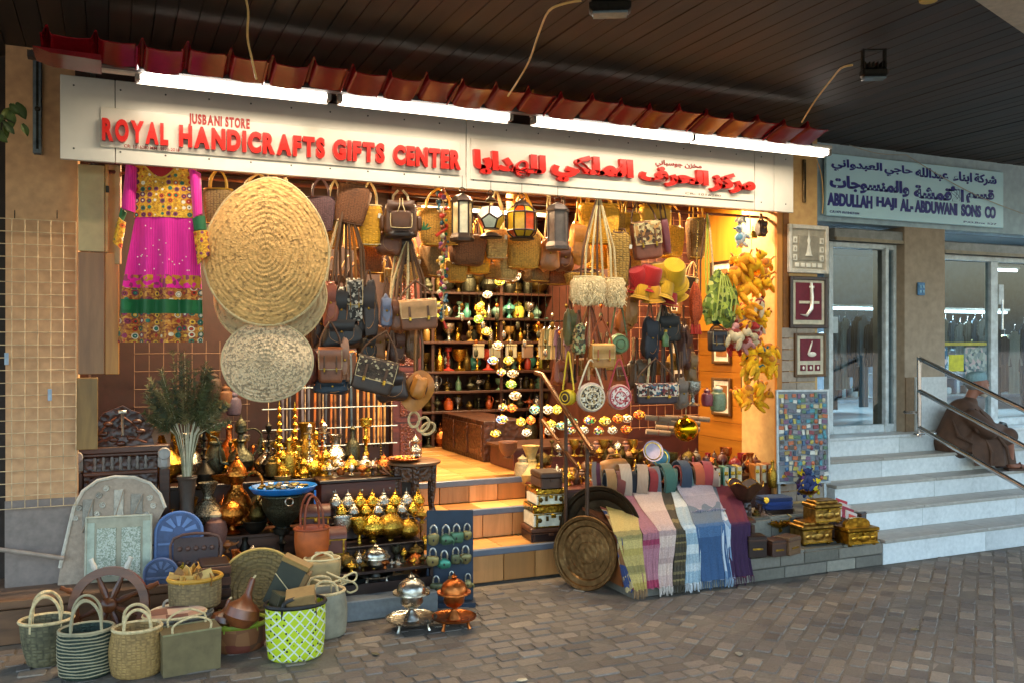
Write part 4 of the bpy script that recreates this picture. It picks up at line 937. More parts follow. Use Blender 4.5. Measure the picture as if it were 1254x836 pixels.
# ---- stuffed toys
def toy(p, s, m, label, grp, m2=None, rot=(0, 0, 0), name='toy'):
    t = thing(name, label, 'toy', p, group=grp, rot=rot)
    ob('body', B().ell((0, 0, 0), (.5*s, .34*s, .36*s), 12, 8), m, t); ob('head', B().ell((.5*s, 0, .38*s), (.27*s, .24*s, .25*s), 12, 8).ell((.72*s, 0, .32*s), (.16*s, .14*s, .12*s), 8, 6), m, t)
    for x_ in (-.32, .3):
        for y_ in (-.2, .2): ob('leg', B().ell((x_*s, y_*s, -.38*s), (.14*s, .14*s, .36*s), 9, 7), m, t)
    for y_ in (-.16, .16): ob('ear', B().ell((.42*s, y_*s, .64*s), (.06*s, .11*s, .15*s), 8, 6), m2 or m, t)
    ob('tail', B().tube([(-.45*s, 0, .05*s), (-.66*s, 0, .2*s), (-.78*s, 0, .1*s)], [.06*s, .05*s, .03*s], 6), m2 or m, t)
    if m2: ob('saddle', B().ell((-.04*s, 0, .2*s), (.3*s, .3*s, .22*s), 10, 6), m2, t)
    return t
# ---- picture frames
def picture(px0, px1, py0, py1, Y, label, fm, mats_, style='scene', fw=.022, rz=0, X=None):
    pc = (px0+px1)/2; s_ = S(pc, Y)
    a_, b_ = P(px0, py1, Y), P(px1, py0, Y); w = b_.x-a_.x; z0, z1 = P(pc, py1, Y).z, P(pc, py0, Y).z; h = z1-z0
    t = thing('picture_frame', label, 'picture', ((a_.x+b_.x)/2, Y, z0), rz)
    ob('frame', B().box((-w/2+fw/2, 0, h/2), (fw, .03, h), bev=.005).box((w/2-fw/2, 0, h/2), (fw, .03, h), bev=.005).box((0, 0, fw/2), (w-2*fw, .028, fw), bev=.005).box((0, 0, h-fw/2), (w-2*fw, .028, fw), bev=.005), fm, t, False)
    bgm, matm, fig = mats_
    ob('mat_board', B().box((0, .005, h/2), (w-2*fw, .006, h-2*fw)), matm, t, False)
    iw, ih = w-2*fw, h-2*fw
    if style == 'compass':                               # relief panel: rounded window with a figure and small tiles at the sides
        ob('window', B().box((0, -.001, h*.52), (iw*.6, .008, ih*.62), bev=.02), bgm, t, False)
        ob('relief', B().lathe([(iw*.11, 0), (iw*.08, .02), (iw*.03, .1*1), (iw*.05, .13), (.005, .17), (0, .22)], 8, Matrix.Translation((0, -.008, h*.36)) @ Matrix.Scale(.2, 4, (0, 1, 0))), fig, t)
        for s in (-1, 1):
            for q in (.28, .5, .72): ob('tile', B().box((s*iw*.40, -.002, fw+ih*q), (iw*.12, .008, ih*.15), bev=.004), fig, t, False); ob('charm', B().ell((s*iw*.40, -.008, fw+ih*q), (iw*.03, .004, ih*.05), 6, 4), matm, t)
        for q in range(5): ob('tile', B().box(((q-2)*iw*.17, -.002, fw+ih*.1), (iw*.12, .008, ih*.1), bev=.003), fig, t, False)
    elif style == 'dagger':                              # curved dagger relief on dark cloth
        ob('window', B().box((0, -.001, h*.52), (iw*.8, .008, ih*.84)), bgm, t, False)
        ob('blade', B().tube([(iw*.05, -.012, h*.88), (iw*.07, -.014, h*.6), (iw*.05, -.014, h*.38), (-iw*.1, -.014, h*.24), (-iw*.28, -.012, h*.26)], [.012, .016, .017, .014, .004], 8), fig, t)
        ob('hilt', B().box((iw*.06, -.014, h*.8), (.05, .012, .02), bev=.004), fig, t); ob('belt', B().box((0, -.008, h*.5), (iw*.62, .006, h*.05)), matm, t, False)
    elif style == 'pot':
        ob('window', B().box((0, -.001, h*.62), (iw*.74, .008, ih*.56)), bgm, t, False)
        ob('relief', B().tube([(-iw*.1, -.01, h*.52), (0, -.012, h*.74), (iw*.04, -.012, h*.82)], [.008, .007, .002], 6).ell((iw*.04, -.01, h*.52), (iw*.16, .008, h*.06), 10, 6), fig, t)
        for q in (-1, 0, 1): ob('tile', B().box((q*iw*.27, -.002, fw+ih*.17), (iw*.18, .008, ih*.16)), bgm, t, False); ob('charm', B().ell((q*iw*.27, -.008, fw+ih*.17), (iw*.04, .004, ih*.05), 6, 4), fig, t)
    elif style == 'strip':                               # column of small squares
        n_ = max(3, int(ih/iw/.95)*1)
        for q in range(n_): zq = fw+ih*(q+.5)/n_; ob('tile', B().box((0, -.001, zq), (iw*.62, .008, ih/n_*.72), bev=.002), bgm, t, False); ob('charm', B().ell((0, -.007, zq), (iw*.16, .004, ih/n_*.2), 8, 5), fig, t)
    else:
        ob('window', B().box((0, -.001, h*.5), (iw*.7, .008, ih*.72)), bgm, t, False)
        ob('relief', B().ell((0, -.006, h*.45), (iw*.2, .006, ih*.16), 10, 6).ell((iw*.05, -.006, h*.6), (iw*.1, .006, ih*.12), 8, 6), fig, t)
    return t
# ---- baskets standing on the ground
def basket(p, w, h, label, mat, rim, handles=2, fill=None, taper=.0, hh=.12, squash=.8, rz=0, bulge=.06, rim_r=.009, cat='basket', coils=0, name='basket', lean=None):
    t = thing(name, label, cat, p, rz=rz)
    if lean: t.rotation_euler = lean
    R = w/2; pr = []; n = 10
    for i in range(n+1):
        v = i/n; r = R*(1-taper+taper*v+bulge*sin(pi*v)*1.0)
        if i == 0: pr.append((r*.9, 0))
        pr.append((r, .012+v*(h-.012)))
        if coils and i < n: pr.append((r+.004, .012+(v+.5/n)*(h-.012)))
    r = pr[-1][0]; pr += [(r-.012, h), (r-.02, h*.75), (0, h*.7)]
    ob('body', B().lathe(pr, 34, squash=squash), mat, t)
    ob('rim', B().tube([(r*cos(a), r*squash*sin(a), h) for a in [2*pi*i/30 for i in range(30)]], rim_r, 6, True), rim, t)
    if coils:
        for k in range(coils): v = (k+.5)/coils; rr_ = R*(1-taper+taper*v+bulge*sin(pi*v))+.003; ob('coil', B().tube([(rr_*cos(a), rr_*squash*sin(a), .012+v*(h-.012)+.002*sin(a*5+k)) for a in [2*pi*i/26 for i in range(26)]], h/coils*.2, 5, True), rim, t)
    for k in range(handles):
        s = (-1, 1)[k % 2]; ysg = s*r*squash*.75
        ob('handle', B().tube([(-r*.55, ysg, h*.8), (-r*.5, ysg*1.05, h+hh*.55), (-r*.2, ysg*(.9-.2*k), h+hh), (r*.2, ysg*.8, h+hh*.95), (r*.5, ysg, h+hh*.5), (r*.55, ysg, h*.8)], rim_r*.9, 6), rim, t)
    return t
# ================================================================ GOODS: hung under the sign
HY = 5.84
# big woven discs
def disc(px0, px1, py0, py1, Y, mat, label, peak=None, rings=16, dome=.07, wob=.02, seed=0, rim=None):
    px, py = (px0+px1)/2, (py0+py1)/2; s_ = S(px, Y); RX_, RZ_ = (px1-px0)*s_/2, (py1-py0)*s_/2
    t = thing('woven_disc', label, 'woven tray', P(px, py, Y), rz=-rad(14)); t.rotation_euler = (-.06, 0, -rad(16))
    NR, NT = 64, 120
    def f(u, v):
        a = 2*pi*u; r = v
        k = 1+wob*mnoise.noise(Vector((cos(a)*1.5, sin(a)*1.5, seed)))*2
        if peak: k += peak[1]*max(0, cos(a-peak[0]))**10
        rw = r*(1+.012*mnoise.noise(Vector((cos(a)*3*r, sin(a)*3*r, seed+4))))
        ridge = .006*abs(sin(rings*pi*rw*1.0+a/2+1.2*mnoise.noise(Vector((cos(a)*r*4, sin(a)*r*4, seed+2)))))*(1 if r < .97 else 0)+.006*mnoise.noise(Vector((cos(a)*r*14, sin(a)*r*14, seed)))
        y = -dome*(1-r*r)-ridge-.025*r*mnoise.noise(Vector((cos(a)*r*1.6, sin(a)*r*1.6, seed+9)))
        return (RX_*r*k*cos(a), y, RZ_*r*k*sin(a))
    b = B().grid(f, NT, NR, wrap=True); b.grid(lambda u, v: tuple(Vector(f(u, v))+Vector((0, .015+dome*.1, 0))), NT, 10, wrap=True)
    ob('woven_face', b, mat, t)
    pts = []
    for i in range(100):
        x, y, z = f(i/100, 1.0); pts.append((x, y+.004, z))
    ob('rim', B().tube(pts, .008, 6, True), rim or m_rope, t)
    ob('hanging_loop', B().tube([(0, .02, RZ_*.95), (0, .02, RZ_*1.15)], .003, 5), m_rope, t)
    return t
m_disc1 = polar_weave('dcac68', '54381a', 70.0, 18.0, .12, 1.2); m_disc2 = polar_weave('e8caa0', '2a1a10', 84.0, 17.0, .34); m_disc3 = straw('b9a37a', '5a4a33', .03, 20.0)
disc(252, 402, 225, 399, 5.68, m_disc1, 'largest pale straw disc with a pointed top hanging right of the pink dress', (1.5, .10), 15, .05, .015, 1)
disc(264, 398, 300, 424, 5.80, m_disc3, 'dull straw disc mostly hidden behind the largest straw disc', None, 12, .04, .02, 5)
disc(273, 381, 394, 491, 5.70, m_disc2, 'speckled dark and pale woven disc hanging lowest below the largest disc', None, 11, .10, .01, 9, plain('c2b08a', .8))
# ---- embroidered dress
emb = embroidery('d8a020 c89018 e0b030 b07818', 'b8281c e8e0c8 1f6a5a 7a2a5a d05a1a', 26.0)
emb2 = embroidery('9a5a2a b0702a 7a3a24 c08a3a', 'b0301c e0b040 1f6a5a d8d0b8 8a2a50', 24.0)
embg = motley('0c5a30 0c5a30 0c5a30 12683a 0c5a30', 20.0, .6)
pink = cloth('f010a8', 'd80a90', 70.0, .7); redc = cloth('b01a2c', '8a1020')
DY = 5.83; s_ = S(200, DY)
t = thing('dress', 'magenta pink dress with embroidered bodice and green hem band hanging at the left', 'dress', P(199, 420, DY), rz=-rad(14))
D = lambda px, py: ((px-199)*s_, (420-py)*s_)
def fold(x, v, a=.03): return a*v*(sin(x*52)+.5*sin(x*23+1))
def strip(py0, py1, wf, mat, name, dy=0.0, nx=40, nz=8, amp=.032, vv=None):
    def f(u, v):
        py = py1+(py0-py1)*v; l, r = wf(py); px = l+(r-l)*u; x, z = D(px, py); k = vv(py) if vv else 1
        return (x, dy-.02*k*0-fold(x, k, amp)-.03*sin(pi*u), z)
    return ob(name, B().slab(f, nx, nz, .012), mat, t)
def skirt_w(py): q = (py-266)/(420-266); return (168-21*q**.8, 238+9*q**.8)
kk = lambda py: max(0, min(1, (py-262)/90))
strip(266, 352, skirt_w, pink, 'skirt', nz=12, vv=kk); strip(352, 367, skirt_w, emb2, 'embroidered_band', vv=kk, nz=3); strip(367, 384, skirt_w, embg, 'green_band', vv=kk, nz=3, dy=-.004)
strip(384, 419, skirt_w, emb2, 'hem', vv=kk, nz=5, dy=-.002); strip(337, 353, skirt_w, motley('d80a94 c08a1c d80a94 b07820 8a2a5a', 40.0), 'flame_motifs', dy=-.003, vv=kk, nz=3)
ob('bodice', B().slab(lambda u, v: (D(166+(u*74)+(u-.5)*-4*v, 0)[0], -.035*sin(pi*u), D(0, 267-62*v-(3*sin(pi*u) if v > .9 else 0))[1]), 14, 10, .02), emb, t)
ob('neckline', B().slab(lambda u, v: (D(181+u*35, 0)[0], -.042-.006*sin(pi*u), D(0, 205+13*v*sin(pi*u))[1]), 10, 3, .008), redc, t)
ob('neck_trim', B().tube([(D(180+i*37/14, 0)[0], -.05, D(0, 206+14*sin(pi*i/14))[1]) for i in range(15)], .006, 5), plain('c9a040', .5), t)
for (nm, pts, mt) in (('sleeve', [(158, 205), (170, 207), (168, 262), (153, 258)], pink), ('sleeve', [(231, 207), (244, 212), (246, 262), (236, 268)], pink), ('sleeve_band', [(152, 256), (158, 262), (154, 272), (150, 266)], embg), ('cuff', [(149, 268), (157, 274), (152, 306), (143, 298)], emb), ('sleeve_band', [(235, 268), (249, 264), (251, 281), (237, 283)], embg), ('cuff', [(236, 284), (252, 282), (255, 312), (241, 324)], emb)):
    c4 = [Vector((D(*p)[0], 0, D(*p)[1])) for p in pts]
    ob(nm, B().slab(lambda u, v: tuple((c4[3].lerp(c4[2], u)).lerp(c4[0].lerp(c4[1], u), v)+Vector((0, -.03*sin(pi*u)-.03, 0))), 5, 8, .03), mt, t)
ob('hanger', B().tube([D(172, 206)[0:1]+(0, D(172, 206)[1]), (D(200, 196)[0], 0, D(0, 196)[1]), D(228, 206)[0:1]+(0, D(228, 206)[1])], .004, 5).tube([(0, 0, D(0, 197)[1]), (0, 0, D(0, 190)[1])], .003, 5), m_steel, t)
for k in range(26):
    r_ = random.Random(k); px, py = r_.uniform(165, 235), r_.uniform(272, 335); x, z = D(px, py)
    ob('sequin', B().ell((x, -.052, z), (.004, .002, .004), 6, 4), plain('e8d9c0', .3), t)
# ---- bags and baskets hung in a row
m_w1 = weave('d49a3a', '5f3c14', 60.0); m_w2 = weave('d4a860', '6d4c22', 50.0); m_w3 = weave('8a6a3a', '2e1d10', 55.0); m_wy = weave('eaaa28', '9a6210', 46.0)
m_wp = weave('6a4a4c', '1d1414', 70.0); m_wb = weave('7a4a26', '3a2010', 60.0); m_crm = weave('e4c898', 'a8864c', 46.0, .9, 1.0); m_net = weave('a98238', '20150a', 36.0, .8, 1.0)
yh = plain('d0a238', .6); ch = plain('cdbb8c', .7)
bag('tote', 251, 232, 284, 276, HY, 208, m_w3, 'small dark gold woven bag right of the pink dress', hm=yh)
bag('tote', 288, 240, 345, 300, 5.9, 214, m_w2, 'pale straw bag with rope handles peeking above the largest straw disc', hm=ch)
bag('tote', 376, 242, 409, 284, HY, 219, m_wp, 'dark speckled plum coloured handbag right of the largest disc', hm=plain('6a5058', .6))
bag('tote', 399, 250, 421, 305, 5.88, 222, m_w1, 'narrow gold straw bag half behind the plum speckled handbag', hm=ch)
bag('tote', 407, 228, 446, 276, 5.80, 224, m_wb, 'brown woven bag tilted above the strap bundle', tilt=.18)
bag('tote', 438, 252, 467, 302, HY, 224, m_wy, 'yellow ribbed straw basket bag left of the brown backpack', hm=ch)
bag('tote', 512, 256, 562, 302, 5.88, 232, m_w1, 'yellow straw bag with a green leaf right of the brown backpack', hm=yh)
t = thing('leaf_ornament', 'green leaf ornament on the yellow straw bag beside the backpack', 'ornament', P(519, 282, 5.8))
for k in range(5): ob('leaf', B().ell((0, 0, .03), (.007, .003, .03), 6, 4), plain('1f6a38', .5), t, True, rot=(0, (k-2)*.6, 0))
bag('tote', 550, 288, 594, 326, 5.94, 262, m_wb, 'round brown basket bag under the narrow iron lantern', 'bag', depth=.2)
bag('tote', 594, 282, 621, 318, 5.9, 236, m_w2, 'tan basket bag under the faceted lantern', hm=ch, depth=.14)
bag('tote', 619, 284, 661, 330, 5.92, 236, m_w1, 'yellow brown ribbed basket under the orange and yellow lantern', hm=yh, depth=.16)
bag('slouch', 660, 292, 684, 330, 5.86, 236, plain('a5642c', .35), 'shiny tan leather pouch left under the grey metal lantern', hm=ch)
bag('slouch', 680, 300, 700, 332, 5.9, 240, plain('6d3c1e', .4), 'brown leather pouch right under the grey metal lantern')
bag('slouch', 697, 272, 722, 322, 5.9, 236, plain('b5762c', .35), 'glossy honey brown leather bag beside the grey lantern', hm=yh)
bag('tote', 709, 250, 758, 300, 5.86, 234, m_wy, 'bright yellow straw tote behind the cream shoulder straps', hm=yh)
bag('tote', 740, 262, 766, 300, 5.92, 240, m_w1, 'second yellow straw tote overlapping the bright yellow one on its right', hm=yh)
bag('tote', 744, 285, 770, 352, 5.82, 280, m_net, 'long brown mesh net bag hanging behind the cream shoulder bags')
bag('tote', 760, 262, 783, 302, 5.9, 240, m_wy, 'yellow straw bag left of the printed bag', hm=yh)
bag('tote', 782, 252, 820, 300, 5.92, 238, plain('d0a030', .6), 'plain yellow cloth bag behind the printed bag', hm=yh)
bag('satchel', 777, 270, 812, 318, 5.78, 240, plain('7a4630', .5), 'brown bag with a printed pale flap above the bucket hats', extra=motley('b9a878 5a3a20 8a7a50 3a2a1a a87a40', 50.0), tilt=-.14)
bag('tote', 812, 268, 822, 312, 5.83, 242, plain('6a3038', .5), 'narrow maroon bag at the right side of the printed bag', tilt=-.15)
# a second, deeper row of straw goods behind the first
for i, (a_, b_, c_, d_, m_, hm_, lb) in enumerate(((330, 356, 236, 262, m_w1, ch, 'gold straw bag peeking over the right shoulder of the largest disc'), (421, 441, 270, 306, m_w2, ch, 'pale basket between the strap bundle and the yellow ribbed bag'), (438, 468, 300, 336, m_wb, yh, 'brown basket low behind the yellow ribbed basket bag'), (516, 542, 300, 340, m_w3, yh, 'dark gold straw basket below the leaf ornament'), (545, 572, 318, 346, m_w1, yh, 'yellow brown basket low behind the bead string'), (570, 600, 300, 336, m_wy, yh, 'bright straw basket between the iron and faceted lanterns'), (606, 632, 312, 344, m_w2, ch, 'pale basket low under the faceted lantern'), (640, 672, 312, 346, m_w3, yh, 'dark gold basket low under the orange lantern'), (668, 698, 322, 350, m_wb, yh, 'brown basket low under the grey lantern'), (716, 748, 292, 330, m_wy, yh, 'yellow basket behind the cream straps'), (752, 784, 296, 336, m_w1, yh, 'gold basket left behind the bucket hats'), (806, 836, 278, 316, m_wy, yh, 'yellow basket above the bright yellow bucket hat'), (842, 862, 268, 318, m_w3, yh, 'dark gold straw bag left of the lime green straps'), (622, 640, 236, 262, m_w2, ch, 'straw bag behind the rounded lantern'), (486, 512, 312, 346, m_w2, ch, 'pale basket behind the straps below the backpack'))):
    bag('tote', a_, c_, b_, d_, 6.02+.03*(i % 3), c_-30, m_, lb, hm=hm_, depth=.16, rz=-.3+.2*(i % 4))
for i, (a_, b_, c_, d_, c1, lb) in enumerate(((372, 392, 330, 372, '4a3a30', 'grey brown pouch at the right rim of the largest disc'), (380, 400, 370, 424, '3a2c28', 'dark pouch above the rust brown pouch'), (452, 470, 398, 440, '8a5a34', 'tan pouch above the stitched satchel'), (440, 458, 408, 440, '2a2420', 'small black pouch behind the stitched satchel'), (474, 494, 404, 446, '4a2a1c', 'dark brown pouch under the brown sheath'), (496, 514, 400, 440, '6a4a2c', 'brown pouch above the tan leather hat'), (762, 780, 340, 400, '9a6a34', 'amber pouch right of the smaller cream bag'), (690, 706, 380, 420, '6a6a44', 'moss green pouch below the shaggy cream bag'), (752, 774, 378, 408, 'a05a24', 'orange pouch above the green round bag'), (828, 846, 400, 450, '4a2c24', 'dark red brown pouch right of the dark straps'), (838, 852, 430, 470, '7a5a34', 'tan pouch above the metal mug'), (676, 694, 440, 470, '7a3a1c', 'rust pouch left of the yellow edged bag'), (770, 790, 440, 476, '54402c', 'olive brown pouch left of the patterned black pouch'))):
    bag('slouch', a_, c_, b_, d_, 5.90+.02*(i % 3), c_-26, plain(c1, .5), lb, rz=.1*(i % 5))
pc_ = [('7a4a26', 'brown'), ('a8742c', 'honey'), ('c89838', 'straw yellow'), ('4a2e1e', 'dark brown'), ('8a5a34', 'tan'), ('b88a3c', 'gold'), ('5f3a24', 'chestnut'), ('d0a850', 'pale yellow'), ('3a2a22', 'near black'), ('94602c', 'amber')]
rq = random.Random(55)
for row, (yc, xa, xb, n_, Yq, wh_) in enumerate(((334, 380, 520, 8, 6.06, 'above the dark bag clusters'), (326, 556, 700, 11, 6.10, 'under the lanterns'), (352, 700, 850, 9, 6.08, 'level with the shaggy cream bags'), (418, 372, 500, 8, 5.98, 'among the lower leather bags'), (446, 690, 850, 10, 5.98, 'level with the round bags'))):
    for i in range(n_):
        c_, nm_ = pc_[(i*3+row*2) % 10]; px = xa+(xb-xa)*(i+.5)/n_+rq.uniform(-3, 3); py = yc+rq.uniform(-12, 12); w_ = rq.uniform(6, 10); h_ = rq.uniform(11, 20); st_ = ('slouch', 'tote', 'satchel')[(i+row) % 3]
        bag(st_, px-w_, py-h_/2, px+w_, py+h_/2+4, Yq+.03*(i % 3), py-h_-rq.uniform(8, 22), weave(c_, None, 50.0) if st_ == 'tote' else plain(c_, .45), 'small %s purse %s, %s' % (nm_, wh_, ordn(i, n_)), 'purse', rz=rq.uniform(-.6, .3), name='purse', depth=rq.uniform(.07, .12), hm=(m_strap, m_tan, m_rope)[i % 3], hm_r=.005, tilt=rq.uniform(-.15, .15), grp='small purses '+wh_)
# backpack
def backpack(px0, px1, py0, py1, Y, label):
    s_ = S((px0+px1)/2, Y); w = (px1-px0)*s_; h = (py1-py0)*s_; t = thing('backpack', label, 'backpack', P((px0+px1)/2, py1, Y), -.25)
    m = plain('54341e', .42)
    ob('body', B().ell((0, 0, h*.48), (w*.4, .075, h*.5), 22, 12, e1=.4, e2=.5, taper=-.08), m, t)
    ob('front_pocket', B().ell((0, -.08, h*.42), (w*.25, .035, h*.25), 18, 8, e1=.3, e2=.4), m, t)
    for s in (-1, 1): ob('side_pocket', B().ell((s*w*.42, -.01, h*.36), (w*.09, .04, h*.22), 12, 8, e1=.5), m, t)
    ob('flap', B().slab(lambda u, v: ((u-.5)*w*.64, -.075-.03*sin(pi*u)*sin(pi*min(1, v*1.2)), h*(.96-.3*v-.06*sin(pi*u)*v)), 10, 6, .007), m, t)
    ob('base', B().ell((0, -.02, h*.04), (w*.40, .075, h*.09), 16, 6, e1=.5), plain('2e1c12', .4), t)
    for s in (-1, 1): ob('strap', B().tube([(s*w*.2, .03, h*.9), (s*w*.17, .02, h*1.15), (s*w*.05, .02, h*1.3)], .009, 5), plain('c2b592', .6), t)
    for s in (-.3, .3): ob('cord', B().tube([(s*w*.1, -.1, h*1.0), (s*w*.12, -.125, h*.8), (s*w*.3, -.12, h*.62)], .003, 5), m_rope, t)
    ob('piping', B().tube([(-w*.25, -.118, h*.58), (-w*.25, -.12, h*.26), (-w*.18, -.12, h*.19), (w*.18, -.12, h*.19), (w*.25, -.12, h*.26), (w*.25, -.118, h*.58)], .003, 5), m_rope, t)
backpack(465, 516, 246, 290, 5.76, 'brown leather backpack with pale piping hanging under the sign')
bag('slouch', 459, 274, 488, 313, 5.86, 262, plain('6e3d20', .45), 'brown leather pouch below the left side of the backpack', tilt=.3)
bag('slouch', 484, 290, 506, 320, 5.86, 270, plain('3a2a20', .6), 'dark furry pouch below the backpack')
# strap bundles
strap_bundle(424, 245, 345, 5.78, 9, plain('5c4028', .55), 'bundle of long brown straps on a steel hook right of the largest disc', 24)
strap_bundle(500, 296, 372, 5.8, 8, plain('6a4626', .55), 'bundle of brown straps hanging below the backpack', 22, False)
strap_bundle(487, 300, 362, 5.84, 5, motley('8a5a2a c9a050 3a2414 7a3a1a', 90.0), 'patterned straps hanging left under the backpack', 8, False)
strap_bundle(733, 243, 345, 5.74, 7, ch, 'cream shoulder straps of the shaggy bags in front of the yellow totes', 26, False, .009)
strap_bundle(812, 372, 475, 5.86, 8, plain('3a2c1c', .6), 'dark olive straps hanging below the bucket hats', 26, False)
strap_bundle(722, 374, 465, 5.88, 7, plain('8a4418', .5), 'rust coloured straps above the round patterned bags', 24, False)
strap_bundle(866, 262, 360, 5.84, 4, plain('a9b03a', .6), 'lime green straps of the hanging net at the right', 7, False, .008)
strap_bundle(512, 372, 455, 5.86, 3, plain('6a4a2a', .55), 'thin straps above the tan leather hat', 6, False)
# dark bag clusters
dk = [plain('2a1d17', .5), plain('4a2d1e', .45), plain('1d1714', .5), plain('33231a', .45)]
L_ = [('slouch', 396, 345, 414, 398, 'maroon pouch at the left of the upper dark bag cluster', plain('8a4a34', .5)), ('slouch', 408, 352, 428, 408, 'black leather pouch in the middle of the upper dark bag cluster', dk[2]),
      ('satchel', 424, 340, 444, 394, 'dark bag with a grey woven strap in the upper dark bag cluster', motley('8a8478 3a342c c0b8a8 1d1814', 60.0)), ('slouch', 440, 345, 462, 412, 'near black leather sack at the right of the upper dark bag cluster', dk[0]),
      ('slouch', 396, 388, 440, 425, 'wide black bag at the bottom of the upper dark bag cluster', dk[2])]
for st_, a_, b_, c_, d_, lb, mt in L_: bag(st_, a_, b_, c_, d_, 5.80, b_-14, mt, lb)
bag('slouch', 366, 425, 390, 470, 5.84, 400, plain('6a3828', .5), 'rust brown pouch left of the round fronted bag')
bag('satchel', 390, 424, 419, 468, 5.74, 396, plain('7a4526', .45), 'brown bag with a curved flap and pale stitching left of the studded satchel', extra=plain('8a4f2a', .4))
bag('slouch', 416, 415, 428, 466, 5.76, 396, plain('a5765a', .5), 'narrow pinkish tan bag between the curved bag and the studded satchel')
bag('slouch', 386, 462, 428, 482, 5.80, 452, plain('22303c', .6), 'dark blue fringed pouch under the curved brown bag')
bag('satchel', 428, 436, 478, 480, 5.70, 405, plain('3a2a20', .4), 'dark leather satchel with pale stitching and cut out flap', extra=motley('4a3626 b5a27c 3a2a1c 4a3626 3a2a1c', 70.0), tilt=.26)
bag('slouch', 462, 452, 498, 490, 5.78, 405, plain('34231a', .42), 'dark brown leather bag right of the stitched satchel')
bag('satchel', 491, 366, 536, 404, 5.74, 345, plain('7a4a2e', .5), 'tan satchel with a zigzag flap and woven pattern', extra=plain('b98a58', .55), tilt=-.08)
bag('slouch', 466, 362, 480, 400, 5.78, 340, plain('6d7288', .5), 'small grey blue leather shoe shaped pouch left of the zigzag satchel')
bag('slouch', 478, 365, 494, 408, 5.82, 345, plain('7a4626', .45), 'brown sheath shaped pouch beside the zigzag satchel')
# tan hat, rope coils
t = thing('leather_hat', 'orange tan leather hat hanging tilted above the rope coil', 'hat', P(511, 478, 5.78)); s_ = S(511, 5.78)
ob('brim', B().grid(lambda u, v: (s_*19*v*cos(2*pi*u)*(1+.12*sin(4*pi*u)), -.015*v*sin(6*pi*u)-.03+.02*v, s_*26*v*sin(2*pi*u)), 30, 8, wrap=True).grid(lambda u, v: (s_*19*v*cos(2*pi*u)*(1+.12*sin(4*pi*u)), -.015*v*sin(6*pi*u)-.022+.02*v, s_*26*v*sin(2*pi*u)), 30, 2, wrap=True), plain('b5722a', .5), t)
ob('crown', B().ell((0, -.04, s_*4), (s_*10, .06, s_*14), 16, 10, e1=.7, jit=.3, sd=3), plain('b5722a', .5), t); ob('band', B().tube([(s_*10.4*cos(a), -.05, s_*4+s_*14*sin(a)) for a in [2*pi*i/20 for i in range(20)]], .004, 5, True), m_leath, t); t.rotation_euler = (0, .3, -.3)
for k, (px, py) in enumerate(((507, 513), (518, 519), (524, 524))):
    t = thing('rope_coil', 'small pale rope coil hanging below the tan hat, %s of three' % ('left', 'middle', 'right')[k], 'rope', P(px, py, 5.85+.03*k), rot=(0, .5*k, -.3), group='rope coils below the tan hat')
    for q in range(3): ob('loop', B().tube([(.04*cos(a)*(1-.1*q), .008*q-.01, .055*sin(a)*(1-.08*q)) for a in [2*pi*i/18 for i in range(18)]], .005, 5, True), m_rope, t)
# bead string
t = thing('bead_string', 'long string of coloured beads and tassels hanging right of the backpack', 'beads', P(543, 392, 5.80)); s_ = S(543, 5.8); rb = random.Random(4)
bm5 = [plain(c, .35) for c in ('b5382a', 'c9992a', '2a5a6a', '7a3a6a', 'd8c8a0', '2f7a4a', '8a4a2a')]
ob('cord', B().tube([(0, 0, 0), (0, 0, 160*s_)], .006, 5), m_rope, t)
for k in range(62):
    z = k*2.58*s_; ob('bead', B().ell((rb.uniform(-.035, .035), rb.uniform(-.03, .03), z), rb.uniform(.009, .02), 7, 5), bm5[rb.randrange(7)], t)
for k in range(10): ob('tassel', B().tube([(rb.uniform(-.03, .03), 0, k*.09), (rb.uniform(-.06, .06), -.02, k*.09-.06)], [.008, .012], 5), bm5[k % 7], t)
# lanterns
iron = plain('3a2a20', .4, .6); am = plain('b87a34', .4); lg = glass('e8dcc0')
fr_ = [plain(c, .15) for c in ('e9e2cf', 'd8b040', 'cfd6c0', 'b85a24', 'e0cf80', '8a9a50', 'f0ead8')]
lantern(566, 237, 296, 5.70, 'narrow dark iron lantern with long clear panes, leftmost of the lanterns', 'tall', iron, [plain('d8c8a0', .15), plain('b8a070', .2)], 30)
lantern(601, 240, 292, 5.70, 'faceted lantern with white, yellow and orange panes', 'poly', iron, fr_, 36)
t_ = lantern(639, 244, 294, 5.70, 'rounded lantern with orange and yellow glass panes', 'barrel', iron, [plain('c89a20', .15), plain('d04a12', .15), plain('d8a828', .15)], 36)
lantern(683, 248, 306, 5.70, 'grey pressed metal lantern with closed sides, rightmost of the lanterns', 'tall', plain('5a4e48', .5, .4), [plain('6a5f58', .5, .3)], 30)
